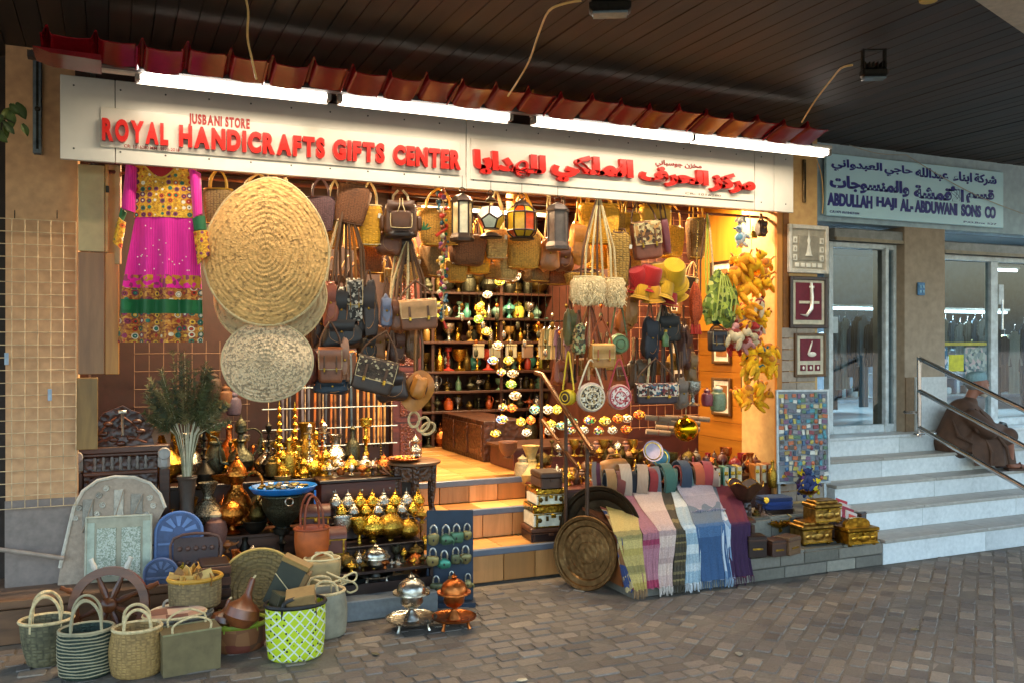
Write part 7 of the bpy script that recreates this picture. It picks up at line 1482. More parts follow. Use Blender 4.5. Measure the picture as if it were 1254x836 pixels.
# ---- centre handrail, brown steel
hr = thing('stair_rail', 'dark brown steel handrail with two sloping bars beside the wooden stairs', 'handrail', (3.02, 5.9, .2)); br_m = plain('4a3426', .4, .5)
q = lambda px, py, Xr=3.02: PX(px, py, Xr)-Vector((3.02, 5.9, .2))
ob('bar', B().tube([q(656, 456), q(664, 458), q(726, 552)], .019, 8), metal('8a6a50', .3, .3), hr); ob('bar', B().tube([q(664, 514), q(708, 572)], .014, 8), metal('8a6a50', .3, .3), hr)
for px, y0, y1 in ((663, 458, 590), (693, 502, 640), (719, 542, 660)): a_ = q(px, y0); ob('post', B().tube([a_, Vector((a_.x, a_.y, .05))], .014, 8), br_m, hr)
# ---- big round trays leaning on the stage
def bigtray(label, px, py, Y, R, az, m, tilt=.12):
    c = P(px, py, Y); c.z = R*cos(tilt)+.005; t = thing('round_tray', label, 'tray', c); t.rotation_euler = (0, 0, 0)
    M = Matrix.Rotation(az, 4, 'Z') @ Matrix.Rotation(rad(90)-tilt, 4, 'X'); 
    ob('tray', B().lathe([(0, 0), (R*.72, .0), (R*.76, .012), (R*.9, .016), (R*.93, .03), (R, .034), (R*1.0, .028), (R*.93, .022), (R*.9, .008), (R*.74, .002), (R*.7, -.008), (0, -.008)], 56, M, False), m, t)
    ob('rolled_rim', B().tube([M @ Vector((R*cos(a), R*sin(a), .032)) for a in [2*pi*i/56 for i in range(56)]], .008, 6, True), m, t)
    for q_ in (.3, .55): ob('engraved_ring', B().tube([M @ Vector((R*q_*cos(a), R*q_*sin(a), .001)) for a in [2*pi*i/40 for i in range(40)]], .002, 4, True), m, t)
m_trayg = metal('80603c', .42, .35, .3)
bigtray('large dark round tray behind the front one, leaning on the stage', 737, 668, 5.60, .33, -1.02, metal('3a3024', .5, .4), .10)
bigtray('front round tray of dull brass with a raised rim', 719, 680, 5.44, .245, -1.02, m_trayg, .14)
# ---- scarf table
tbz = thing('display_table', 'sloping wooden table in front of the shop covered with scarves', 'table', (3.62, 5.5, .18))
ob('table_top', B().add([(-.5, -.30, .235), (.62, -.30, .235), (.62, .75, .40), (-.5, .75, .40), (-.5, -.30, .215), (.62, -.30, .215), (.62, .75, .38), (-.5, .75, .38)], [(0, 1, 2, 3), (7, 6, 5, 4), (0, 4, 5, 1), (1, 5, 6, 2), (2, 6, 7, 3), (3, 7, 4, 0)]), brw, tbz, False)
for x_ in (-.48, .6):
    for y_ in (-.28, .7): ob('leg', B().box((x_, y_, .1), (.03, .03, .2)), brw, tbz, False)
ob('side_board', B().box((-.51, .0, .06), (.02, .68, .34)), wood('8a4e24', None, 1), tbz, False)
bk = boxthing('counter', 'brown counter behind the scarves carrying folded cloth and jewellery', 'counter', (3.85, 6.25, .3), (1.7, .62, .28), brw); ob('counter_top', B().box((0, 0, .29), (1.74, .66, .02)), redw, bk, False)
def scarf(label, tp, kp, bt, Ys, m, fringe=True, fcol='c8b8a8', lift=0.0, sd=0, zb=.07):
    """tp, kp, bt: pixel column pairs at the top, at the table edge and at the hem"""
    Yt, Yk, Yb = Ys; zt, zk = .565+lift, .435+lift; t0, t1 = P(tp[0], 0, Yt).x, P(tp[1], 0, Yt).x; k0, k1 = P(kp[0], 0, Yk).x, P(kp[1], 0, Yk).x; b0, b1 = P(bt[0], 0, Yb).x, P(bt[1], 0, Yb).x
    org = Vector(((b0+b1)/2, Yb, zb)); t = thing('scarf', label, 'scarf', org, group='scarves draped over the front table')
    def f(u, v):
        if v < .5: q_ = v/.5; l = b0+(k0-b0)*q_; r_ = b1+(k1-b1)*q_; z = zb+(zk-zb)*q_; y = Yb+(Yk-Yb)*q_-.03*sin(pi*q_*.5)**3
        else: q_ = (v-.5)/.5; l = k0+(t0-k0)*q_; r_ = k1+(t1-k1)*q_; z = zk+(zt-zk)*q_; y = Yk+(Yt-Yk)*q_
        e = (1-v)*.012*sin(u*14+sd)+.006*mnoise.noise(Vector((u*4, v*7, sd)))
        return (l+(r_-l)*u-org.x+.01*sin(v*9+sd), y-abs(e)*1.2-org.y, z+e*.5-org.z)
    ob('cloth', B().slab(f, 16, 30, Vector((0, .004, -.004))), m, t)
    if fringe:
        b = B(); n = 18
        for i in range(n): p = Vector(f(i/(n-1), 0)); b.tube([p, p+Vector((.003*sin(i*3), -.002, -.028)), p+Vector((.008*sin(i*5), -.003, -.055))], [.0035, .003, .002], 4)
        ob('fringe', b, plain(fcol, .9), t)
    return t
scarf('pale yellow patterned scarf, leftmost on the front table', (735, 772), (752, 784), (774, 790), (5.85, 5.15, 5.06), bands([(0, 'a8904a'), (.2, 'b8a060'), (.45, '9c8a50'), (.5, '8a7a48'), (.7, 'b09858')], 2, .22), True, '8a6a48', .01, 1)
scarf('red and blue thin striped cloth peeking out left of the yellow scarf', (730, 742), (752, 758), (764, 775), (5.8, 5.15, 5.06), motley('7a3428 34406a b09a70 8a5a30', 16.0), False, 'a', -.01, 2)
scarf('dusty pink paisley scarf', (757, 790), (783, 805), (789, 806), (5.85, 5.15, 5.06), bands([(0, '94304c'), (.1, 'a06a74'), (.5, '9a5c6a'), (.55, '8a2c48'), (.62, '94606a')], 2, .5), False, 'a', .012, 3)
scarf('cream white scarf with a long fringe', (772, 808), (802, 823), (808, 824), (5.85, 5.15, 5.06), bands([(0, 'b89c92'), (.4, 'c4aa9c'), (.8, 'a88c84')], 2, .18), True, 'c0b4aa', .02, 4)
scarf('olive brown scarf with gold stripes', (803, 824), (822, 836), (824, 840), (5.85, 5.15, 5.06), bands([(0, '4a3e28'), (.2, '7a6a44'), (.3, '3a3020'), (.55, '6a5c3c'), (.7, '40382a')], 2, .12), True, '3a3224', .01, 5)
scarf('pale blue scarf with white plaid and fringe', (818, 840), (835, 852), (839, 857), (5.85, 5.15, 5.06), bands([(0, '8aa0ac'), (.3, 'b0b8ba'), (.5, '94a4ac'), (.75, 'c0c4c2')], 2, .25), True, 'b8bcc0', .018, 6)
scarf('wide slate blue scarf with a blue lower half', (830, 875), (850, 885), (857, 892), (5.85, 5.15, 5.06), bands([(0, '2c4a6e'), (.38, '3d5c80'), (.5, '5a6878'), (.8, '6a7484')], 2, .75), True, '34506e', .02, 7)
scarf('light blue and white patch scarf beside the burgundy one', (862, 880), (880, 892), (886, 898), (5.85, 5.15, 5.06), motley('8aa0b4 b8c0c8 6d88a4 a8b4c0', 9.0), True, '8a9cae', .01, 8)
scarf('burgundy scarf with gold leaf pattern and purple hem, rightmost', (874, 902), (891, 914), (894, 921), (5.8, 5.15, 5.06), bands([(0, '2c0c34'), (.42, '3c1034'), (.45, '5a1028'), (.7, '6a1830'), (.8, '561026')], 2, .8), True, '3a1230', .012, 9)
t = scarf('grey lilac scarf folded over the blue one with its fringe showing', (826, 870), (846, 884), (847, 885), (5.85, 5.36, 5.32), bands([(0, '8a8490'), (.5, '9a929c')], 2, .1), True, 'a098a4', .055, 10, .50)
# folded clothes on the counter behind
fc = [('9a7040', 'tan handbag shaped bundle'), ('7a3a30', 'brick red'), ('c0a890', 'cream'), ('1c2430', 'black'), ('b89a80', 'beige'), ('9a2c2c', 'red'), ('74747a', 'grey'), ('3f6a5c', 'green'), ('5a7a6c', 'sage green'), ('2e3c50', 'navy'), ('7a9a8c', 'pale green'), ('c05a34', 'orange'), ('b03c3c', 'crimson'), ('c8a088', 'peach')]
for i, (c, nm) in enumerate(fc):
    px = 745+i*9.6; Yf = 5.86; p = Vector((P(px, 0, Yf).x, Yf, .57)); t = thing('folded_cloth', '%s folded cloth standing in the row behind the scarves, %s' % (nm, ordn(i, 14)), 'folded cloth', p, group='folded cloths behind the scarves', rot=(.35+.12*sin(i*2.1), .10*sin(i*1.7), -.3+.16*sin(i*2.9)), sc=1.3+.22*sin(i*3.7))
    m = cloth(c)
    ob('fold', B().slab(lambda u, v: ((u-.5)*.055, -.09*cos(pi*v)*.9, .14*sin(pi*v)**.6), 3, 14, .008), m, t); ob('fold', B().slab(lambda u, v: ((u-.5)*.05, -.07*cos(pi*v)*.9, .115*sin(pi*v)**.6), 3, 12, .01), cloth(fc[(i+3) % 14][0]), t)
t = thing('handbag', 'tan handbag lying at the left of the folded cloths', 'bag', P(752, 582, 5.95), -.2); s_ = S(752, 5.95); ob('body', B().ell((0, 0, .06), (.12, .07, .07), 20, 10, e1=.6, jit=.15), plain('a87038', .5), t); ob('handle', B().tube([(-.06, 0, .11), (-.04, 0, .16), (.04, 0, .16), (.06, 0, .11)], .007, 6), m_tan, t)
# striped hanging cloths left of the handrail foot
for i in range(6): o = ob('hanging_ribbon', B().slab(lambda u, v: ((u-.5)*.035, .01*sin(v*6+i), -v*.26), 2, 8, .005), cloth(('a89080', '7a3c50', 'b8a890', '5a4a6a', 'c0b0a0', '8a6070')[i]), None, True, loc=P(728+i*5, 565+i*2, 5.9+.02*i)); tag(o, 'narrow hanging ribbon at the left end of the folded cloths, %s' % ordn(i, 6), 'ribbon', 'ribbons at the left end of the folded cloths')
# jewellery and trinket heaps behind the cloths
r = random.Random(33)
tk = ['lamp', 'globe', 'jar', 'jug', 'bell', 'cup', 'burner', 'bottle']; tn = {'lamp': 'oil lamp', 'globe': 'censer', 'jar': 'jar', 'jug': 'jug', 'bell': 'bell', 'cup': 'cup', 'burner': 'burner', 'bottle': 'bottle'}
tm = [(m_gold, 'gold'), (m_bronz, 'bronze'), (m_silv, 'silver'), (m_copp, 'copper'), (m_brass, 'brass'), (plain('5a3a22', .5), 'wooden')]
for row, (Y, z, n, x0, x1) in enumerate(((6.1, .602, 20, 3.2, 4.65), (6.28, .602, 20, 3.15, 4.65), (6.45, .602, 18, 3.1, 4.6))):
    for i in range(n):
        k_ = tk[(i*3+row) % 8]; m, c = tm[(i*5+row*2) % 6]
        vessel(k_, m, Vector((x0+(x1-x0)*i/(n-1)+r.uniform(-.02, .02), Y+r.uniform(-.05, .05), z)), r.uniform(.08, .13)*(1+.12*row), 'small %s %s in the %s counter row behind the cloths, %s' % (c, tn[k_], ('front', 'middle', 'back')[row], ordn(i, n)), 'trinket', name='trinket', grp='trinkets on the counter behind the cloths', rz=r.uniform(0, 6))
for i in range(24):
    o = ob('bangle', B().tube([(.035*cos(a), .035*sin(a), 0) for a in [2*pi*j/16 for j in range(16)]], .005, 5, True), (m_gold, m_bronz, m_silv, plain('a87a28', .4))[i % 4], None, True, loc=(3.25+i*.045, 6.0+r.uniform(-.03, .02), .70+r.uniform(-.02, .04)), rot=(r.uniform(.3, 1.4), r.uniform(-.6, .6), r.uniform(0, 3)))
    o.location.z = .63+r.uniform(0, .04); tag(o, '%s bangle propped in front of the trinkets, %s' % (('gold', 'bronze', 'silver', 'amber')[i % 4], ordn(i, 24)), 'bangle', 'bangles in front of the trinkets')
# drum like cloth rolls, scarves on rod, gold ball, round plates
for i, (px, py, rr_, c, lb) in enumerate(((799, 552, 13, 'b8a8b8', 'round lilac and gold plate behind the folded cloths'), (808, 560, 12, '3f7484', 'teal round hat behind the folded cloths'))):
    t = thing('plate', lb, 'plate', P(px, py, 6.1), -.2); s_ = S(px, 6.1); M = Matrix.Rotation(rad(75), 4, 'X'); ob('dish', B().lathe([(0, 0), (rr_*s_*.7, .004), (rr_*s_, .02), (rr_*s_*.7, -.004), (0, -.008)], 26, M, False), plain(c, .4), t); ob('ring', B().tube([M @ Vector((rr_*s_*.8*cos(a), rr_*s_*.8*sin(a), .012)) for a in [2*pi*j/24 for j in range(24)]], .005, 5, True), m_gold, t)
t = thing('gold_ball', 'shiny gold ball hanging above the counter at the right', 'ornament', P(840, 536, 5.95)); s_ = S(840, 5.95); ob('ball', B().ell((0, 0, 11*s_), 15*s_, 26, 18), metal('d0a010', .12, .15), t); ob('cap', B().lathe([(.02, 25.5*s_), (.015, 28*s_), (0, 29*s_)], 10), m_brass, t); ob('cord', B().tube([(0, 0, 28*s_), (0, 0, 60*s_)], .003, 4), m_rope, t)
for i in range(9): t = thing('scroll', 'pale rolled cloth scroll lying beside the gold ball, %s' % ordn(i, 9), 'scroll', P(806+(i % 5)*12, 512+(i//5)*12+(i % 2)*5, 6.0+.03*i), group='rolled scrolls round the gold ball', rot=(0, .1, -.5+.1*(i % 3))); ob('roll', B().tube([(-.1, 0, 0), (.1, 0, 0)], .022, 10), cloth('9a7c5c'), t); ob('tie', B().tube([(.0, .023*cos(a), .023*sin(a)) for a in [2*pi*j/12 for j in range(12)]], .004, 4, True), plain('6a3424'), t)
# goods at the right end of the counter
bk2 = boxthing('counter', 'brown counter end beneath the stuffed toys', 'counter', (4.5, 6.22, .3), (.88, .6, .27), redw); ob('counter_top', B().box((0, 0, .28), (.9, .62, .02)), brw, bk2, False); bk2.location.x = 4.55; bk2.location.z = .32
r = random.Random(5)
for i in range(26):
    k_ = tk[(i*5) % 8]; m, c = [(plain('3a2218', .4), 'dark wooden'), (m_copp, 'copper'), (plain('5a2a20', .4), 'red brown'), (m_bronz, 'bronze'), (plain('6a5a48', .5), 'grey brown'), (plain('8a1c1c', .4), 'red')][(i*7) % 6]; rw_ = i//9
    vessel(k_, m, Vector((4.2+(i % 9)*.09+r.uniform(-.02, .02), 6.0+rw_*.17+r.uniform(-.03, .03), .621)), r.uniform(.1, .17)*(1+.15*rw_), 'small %s %s in the %s row below the toys, %s' % (c, tn[k_], ('front', 'middle', 'back')[rw_], ordn(i % 9, 9)), 'trinket', name='trinket', grp='trinkets below the stuffed toys', rz=r.uniform(0, 6))
for i, (px, c, lb) in enumerate(((876, '4a2418', 'dark brown'), (886, '5a8a74', 'sea green'), (894, '1e4a58', 'deep teal'), (902, 'b89a50', 'pale gold'), (924, 'b06a2a', 'orange tan'), (932, 'c08a58', 'light tan'), (939, '8a4a28', 'rust'))):
    t = thing('book', '%s book shaped box standing among the goods below the toys, %s' % (lb, ordn(i, 7)), 'box', P(px, 592, 5.86), -.3, 'book boxes below the stuffed toys'); ob('cover', B().box((0, 0, .075), (.045, .12, .15), bev=.004), plain(c, .5), t, False); ob('pages', B().box((.003, -.002, .075), (.03, .121, .14)), plain('b8a888', .7), t, False); ob('label', B().box((0, -.062, .1), (.03, .003, .03)), m_gold, t, False)
    t.location = (P(px, 0, 5.82).x, 5.82, .565)
# carved vase on the stage
def onz(px, py, z): return PZ(px, py, z)
p = onz(912, 664, .186); s_ = S(912, p.y); t = thing('wooden_vase', 'tall dark carved wooden vase with a scalloped flaring mouth', 'vase', p); H = 78*s_
ob('body', B().lathe([(13*s_, 0), (14*s_, .02), (8*s_, .06*H), (7*s_, .3*H), (8*s_, .58*H), (7*s_, .64*H), (10*s_, .7*H)], 18), wood('3a2018', '1c0d08', 2, .35, 3.0, 40.0), t)
ob('mouth', B().grid(lambda u, v: ((10+13*v)*s_*cos(2*pi*u), (10+13*v)*s_*sin(2*pi*u), H*(.7+.2*v)+.035*v*v*abs(sin(3*2*pi*u))), 36, 8, wrap=True).grid(lambda u, v: ((8.5+13*v)*s_*cos(2*pi*u), (8.5+13*v)*s_*sin(2*pi*u), H*(.7+.2*v)+.035*v*v*abs(sin(3*2*pi*u))), 36, 8, wrap=True), wood('4a2c1e', '2a150c', 2, .4), t)
ob('gold_edge', B().tube([(22.5*s_*cos(a), 22.5*s_*sin(a), H*.9+.035*abs(sin(3*a))) for a in [2*pi*i/48 for i in range(48)]], .004, 5, True), m_gold, t)
for k in range(8): a = 2*pi*k/8; ob('flute', B().tube([(7.6*s_*cos(a), 7.6*s_*sin(a), .07*H), (7.6*s_*cos(a), 7.6*s_*sin(a), .6*H)], .005, 5), wood('54341f', None, 2), t)
# chests on the stage
gch = metal('bc9048', .35, .45, .5, '3a2a14')
def goldchest(label, px, pyb, w, h, z, m, hump=False, Yf=None, d=.17):
    p = onz(px, pyb, z); s_ = S(px, p.y); W_, H_ = w*s_, h*s_; t = thing('chest', label, 'chest', p+Vector((0, d/2, 0)), -.1)
    ob('body', B().box((0, 0, H_*.36), (W_*.92, d, H_*.56), bev=.006), m, t, False); ob('lid', B().box((0, 0, H_*.74), (W_, d*1.08, H_*.16), bev=.012), m, t, False)
    if not hump: ob('lid_top', B().box((0, 0, H_*.88), (W_*.8, d*.8, H_*.12), bev=.014), m, t, False)
    else: ob('crest', B().prism([(W_*.4*cos(pi*i/12)*-1, H_*.8+H_*.42*sin(pi*i/12)**.7) for i in range(13)][::1], -d*.1, d*.1), m, t, False)
    for sx in (-1, 1):
        for sy in (-1, 1): ob('foot', B().lathe([(.012, 0), (.018, .012), (.01, .03)], 8, Matrix.Translation((sx*W_*.38, sy*d*.38, -.0))), m, t)
    ob('emboss', B().ell((0, -d/2-.002, H_*.36), (W_*.2, .008, H_*.16), 12, 6).ell((-W_*.3, -d/2-.002, H_*.36), (W_*.08, .006, H_*.12), 8, 6).ell((W_*.3, -d/2-.002, H_*.36), (W_*.08, .006, H_*.12), 8, 6), m, t); ob('edging', B().box((0, -d/2-.003, H_*.12), (W_*.93, .008, H_*.05)).box((0, -d/2-.003, H_*.62), (W_*.93, .008, H_*.04)), m_gold, t, False)
    ob('lock', B().box((0, -d/2-.012, H_*.56), (.02, .008, .025), bev=.003), m_brass, t)
crt = boxthing('crate', 'plain wooden crate under the upper gold chest', 'crate', (onz(1018, 640, .34).x+.1, 5.42, .186), (.36, .2, .15), brw)
for k in range(3): ob('slat', B().box((0, -.105, .025+k*.05), (.36, .01, .036), bev=.002), brw, crt, False)
goldchest('upper embossed gold chest standing above the other two', 1016, 641, 40, 30, .338, gch, d=.16); goldchest('middle gold chest on the edge of the stone stage', 1003, 667, 46, 30, .186, gch); goldchest('gold chest with a humped crest at the right end of the stage', 1059, 668, 47, 27, .186, metal('c08c30', .32, .4, .5, '3a2408'), True)
for i, (px, py, w, h, lb, m) in enumerate(((931, 682, 26, 26, 'dark brown wooden box at the left front of the stage', dkw), (955, 681, 24, 20, 'small carved brown box beside the dark one', wood('4a2a1c', None, 0)), (972, 679, 28, 22, 'light brown carved box left of the middle gold chest', wood('6a4a2c', '3f2a18', 0)))):
    p = onz(px, py, .186); s_ = S(px, p.y); t = boxthing('wooden_box', lb, 'box', p+Vector((0, .06, 0)), (w*s_*.9, .12, h*s_), m, rz=.3*(i-1)); ob('lid_edge', B().box((0, 0, h*s_*.8), (w*s_*.93, .126, .01)), brw, t, False); ob('inlay', B().box((0, -.062, h*s_*.4), (w*s_*.5, .004, .012)), m_brass, t, False)
for i in range(9):
    p = onz(935+i*9, 668-(i % 3)*7, .20); o = ob('carved_figure', B().ell((0, 0, .02), (.03, .018, .018), 9, 6).ell((.028, 0, .045), (.014, .012, .016), 8, 6).tube([(-.02, 0, .02), (-.05, 0, .035)], [.008, .004], 5), (brw, m_gold, m_bronz)[i % 3], None, True, loc=p+Vector((0, .1+.04*(i % 3), .03 if i % 3 else .0)), rz=i); tag(o, '%s small carved animal on the stage between the boxes, %s' % (('brown', 'gold', 'bronze')[i % 3], ordn(i, 9)), 'carving', 'small carved animals on the stage')
for i, (px, py, m, lb) in enumerate(((955, 646, m_gold, 'gold filigree boat shaped dish above the light box'), (985, 648, m_copp, 'copper coloured filigree dish beside the middle gold chest'), (990, 606, m_gold, 'heap like gold filigree dish on the upper gold chest'))):
    t = thing('filigree_dish', lb, 'dish', P(px, py, 5.45)); ob('dish', B().lathe([(0, 0), (.04, .004), (.09, .03), (.10, .045), (.088, .034), (.03, .012), (0, .01)], 24, squash=.6), m, t)
    for k in range(9): a = k*2.4; ob('petal', B().tube([(0, 0, .02), (.05*cos(a), .03*sin(a), .05), (.1*cos(a), .06*sin(a), .045)], [.008, .007, .003], 5), m, t)
    ob('handle', B().tube([(.08, 0, .04), (.11, 0, .08), (.07, 0, .1)], .005, 5), m, t)
# blue folded stack and magnets board
st_b = thing('folded_blanket', 'stack base of bright blue folded cloth on a dark box', 'cloth', P(948, 628, 5.62), -.15); s_ = S(948, 5.62)
for k in range(3): ob('fold', B().ell((0, 0, .06+k*.03), (.13, .09, .02), 18, 6, e1=.4, e2=.3), cloth(('14306e', '183a80', '10285a')[k]), st_b)
ob('box', B().box((0, 0, .02), (.24, .17, .05), bev=.004), dkw, st_b, False)
o = ob('gold_watch', B().lathe([(.022, 0), (.026, .004), (.022, .01), (0, .01)], 16, Matrix.Rotation(rad(80), 4, 'X')), m_gold, None, loc=P(938, 612, 5.5)); tag(o, 'round gold watch leaning on the blue cloth', 'watch')
V('bottle', m_brass, 946, 596, 562, 5.7, 'brass bottle shaped figure left of the magnet board', 'figurine'); V('globe', m_brass, 958, 594, 572, 5.68, 'small brass censer in front of the magnet board', 'censer')
mb = thing('magnet_board', 'upright silver framed board covered with small colourful souvenir magnets', 'board', P(984, 590, 5.60), -.30); s_ = S(984, 5.6); mb.rotation_euler = (-.03, 0, -.28); Wm, Hm = 66*s_, 112*s_
ob('panel', B().box((0, 0, Hm/2), (Wm, .012, Hm)), plain('6a737a', .4), mb, False); al = plain('a8b0b4', .35, .3)
ob('frame', B().box((-Wm/2, 0, Hm/2), (.018, .024, Hm+.02), bev=.003).box((Wm/2, 0, Hm/2), (.018, .024, Hm+.02), bev=.003).box((0, 0, Hm), (Wm, .022, .018), bev=.003).box((0, 0, 0), (Wm, .022, .018), bev=.003), al, mb, False)
for sx in (-1, 1): ob('leg', B().box((sx*Wm*.45, .03, -.09), (.02, .02, .2)), al, mb, False)
r = random.Random(77); mm = [plain(c, .4) for c in ('7a3038', '34587c', 'b0a890', '8a7438', '4a6a50', '5a5a68', 'a85a34', 'c0c0b8', '2c3e54', '6a4a68', '3f8090', 'a89a4a', '4a4038', '7c7c80')]
mn = ['red', 'blue', 'cream', 'olive', 'green', 'grey', 'orange', 'white', 'navy', 'purple', 'turquoise', 'gold', 'brown', 'silver']
shp = [B().box((0, 0, 0), (.034, .008, .026), bev=.003).mesh('magnet_body', None, False), B().ell((0, 0, 0), (.016, .006, .018), 8, 6).mesh('magnet_body', None), B().box((0, 0, 0), (.022, .008, .04), bev=.003).mesh('magnet_body', None, False), B().box((0, 0, 0), (.044, .008, .03), bev=.003).mesh('magnet_body', None, False)]
mbi = mb.matrix_basis
for row in range(17):
    for c_ in range(11):
        if r.random() < .06: continue
        mi = r.randrange(14); loc = mbi @ Vector((-Wm*.42+c_*Wm*.084+r.uniform(-.006, .006), -.012, .03+row*Hm*.0565+r.uniform(-.006, .006)))
        me = shp[r.randrange(4)].copy(); me.materials.append(mm[mi]); o = link('magnet', me, None, loc=loc, rot=(-.03, r.uniform(-.2, .2), -.28))
        tag(o, '%s souvenir magnet, %s in the %s row from the board foot' % (mn[mi], ordn(c_, 11), ORD[row]), 'magnet', 'souvenir magnets on the silver board')
# purple and yellow soft toys, red booklets
cluster(990, 592, 10, 6, 5.5, [('purple', '4a2a6a', '2a1a3a'), ('navy', '23305c', None), ('yellow', 'c8b012', None)], 'heap on the gold chest', 'soft toy', .07, 9, .6)
for i in range(7):
    px, py = 1030+i*4, 606+i*5; t = thing('booklet', '%s booklet fanned out beside the upper gold chest, %s' % (('red', 'white and red', 'crimson', 'white and red', 'orange red', 'pale', 'dark brown')[i], ('topmost', 'second', 'third', 'fourth', 'fifth', 'sixth', 'lowest')[i]), 'booklet', P(px, py+14, 5.38-.02*i), group='booklets fanned beside the gold chest', rot=(-.5, .35, -.3))
    ob('cover', B().box((0, 0, 0), (.10, .012, .12), bev=.002), plain(('a82430', 'b8a8a0', '8a1c30', 'b8a8a0', 'c03a20', 'a8a098', '3a2218')[i], .5), t, False); ob('pages', B().box((.002, .001, .001), (.096, .008, .121)), plain('c8c0b0', .7), t, False); ob('picture', B().box((0, -.007, .01), (.05, .002, .05)), plain(('c8b090', 'b02a28', 'c8b090', 'b84a20', 'd8c8a8', '8a3a3a', '6a4a2c')[i], .5), t, False)
t = boxthing('wooden_box', 'small dark wooden box leaning behind the humped gold chest', 'box', P(1052, 640, 5.36), (.1, .08, .09), dkw, rz=.4); ob('lid_edge', B().box((0, 0, .075), (.104, .084, .008)), brw, t, False)
t = thing('dark_vase_stand', 'row of dark turned wooden stands behind the carved vase', 'stand', P(885, 668, 5.6)); ob('column', B().lathe([(.05, 0), (.055, .02), (.03, .05), (.035, .2), (.05, .26)], 14), dkw, t); ob('ball', B().ell((0, 0, .31), .055, 12, 8), m_blk, t)
for i in range(10): V(('jar', 'jug', 'lamp')[i % 3], (m_bronz, plain('4a2c20', .5), plain('6a5040', .6))[i % 3], 926+i*4.6, 640-(i % 2)*6, 622-(i % 2)*6, 5.58+.04*(i % 2), 'small brown pot in the pile under the blue cloth, %s' % ordn(i, 10), 'pot', name='pot', grp='small pots under the blue cloth', rz=i)
# ---- interior: shelves and wares
shm = wood('4a2a18', '26130a', 0, .45)
SHZ = [1.0, 1.2, 1.40, 1.70, 1.94, 2.2, 2.5]
r = random.Random(101)
shu = thing('shelf_unit', 'long dark wooden shelf unit along the back wall full of metal ware', 'shelves', (3.7, 8.75, .62))
for z in SHZ: ob('shelf', B().box((0, -.02, z-.62-.012), (3.0, .36, .024), bev=.003), shm, shu, False)
for x_ in (-1.5, -.75, 0, .75, 1.5): ob('upright', B().box((x_, .0, 1.05), (.03, .34, 2.1)), shm, shu, False)
ob('back_panel', B().box((0, .175, 1.05), (3.0, .02, 2.1)), plain('4a2a18', .7), shu, False)
mats_sh = {0: [(m_tarn, 'grey green'), (m_bronz, 'bronze'), (m_dkm, 'dark'), (m_copp, 'copper')], 1: [(m_bronz, 'bronze'), (m_silv, 'silver'), (plain('a84a1c', .4), 'orange'), (m_tarn, 'grey green')], 2: [(m_silv, 'silver'), (m_tarn, 'grey green'), (plain('5a7a5c', .3), 'green'), (m_bronz, 'bronze')], 3: [(plain('8a2a1c', .4), 'red'), (m_gold, 'gold'), (m_bronz, 'bronze'), (m_brass, 'brass')], 4: [(m_gold, 'gold'), (m_silv, 'silver'), (m_brass, 'brass'), (plain('8a6a30', .4), 'amber')], 5: [(plain('4a8a78', .3), 'teal'), (plain('7aa08a', .3), 'pale green'), (m_silv, 'silver'), (plain('b8b040', .3), 'lime')], 6: [(m_bronz, 'bronze'), (m_tarn, 'grey green')]}
fl = [(.637, .0)]+[(z, 0) for z in SHZ]
sk = ['bottle', 'jug', 'teapot', 'jar', 'vase', 'dallah', 'candle', 'cup', 'lamp']
rown = ['floor', 'lowest shelf', 'second shelf', 'third shelf', 'fourth shelf', 'fifth shelf', 'sixth shelf', 'top shelf']
for ri, (z, _) in enumerate(fl[:7]):
    n = 25 if ri else 20; gap = (SHZ[0]-.62 if ri == 0 else SHZ[ri]-SHZ[ri-1])
    for i in range(n):
        k_ = sk[(i*4+ri*2) % 9] if ri not in (3, 4) else ('bottle', 'candle', 'cup')[(i+ri) % 3]; m, c = mats_sh[min(ri, 6)][(i*3+ri) % len(mats_sh[min(ri, 6)])]; H = (gap-.04)*r.uniform(.7, 1.0)*(.9 if ri == 0 else 1)
        vessel(k_, m, Vector((2.28+2.85*(i+.5)/n+r.uniform(-.02, .02), 8.66+r.uniform(-.05, .04), z+.001)), H, '%s %s on the %s at the back, %s' % (c, {'candle': 'candlestick', 'dallah': 'coffee pot', 'lamp': 'oil lamp'}.get(k_, k_), rown[ri], ordn(i, n)), 'vessel', name='vessel', grp='metal ware on the back shelves', rz=r.uniform(0, 6), wide=.9 if k_ in ('teapot', 'lamp', 'jug') else 1.1)
for ri, (z, _) in enumerate(fl[:7]):                     # a second row of wares stands behind the first
    for i in range(18):
        gap = (SHZ[0]-.62 if ri == 0 else SHZ[ri]-SHZ[ri-1]); k_ = sk[(i*5+ri) % 9]; m, c = mats_sh[(ri+2) % 7][(i*3+ri) % len(mats_sh[(ri+2) % 7])]
        vessel(k_, m, Vector((2.33+2.8*(i+.5)/18+r.uniform(-.02, .02), 8.83+r.uniform(-.03, .02), z+.001)), (gap-.04)*r.uniform(.8, 1.0)*(.9 if ri == 0 else 1), '%s %s in the rear rank of the %s, %s' % (c, {'candle': 'candlestick', 'dallah': 'coffee pot', 'lamp': 'oil lamp'}.get(k_, k_), rown[ri], ordn(i, 18)), 'vessel', name='vessel', grp='metal ware on the back shelves', rz=r.uniform(0, 6), wide=.9)
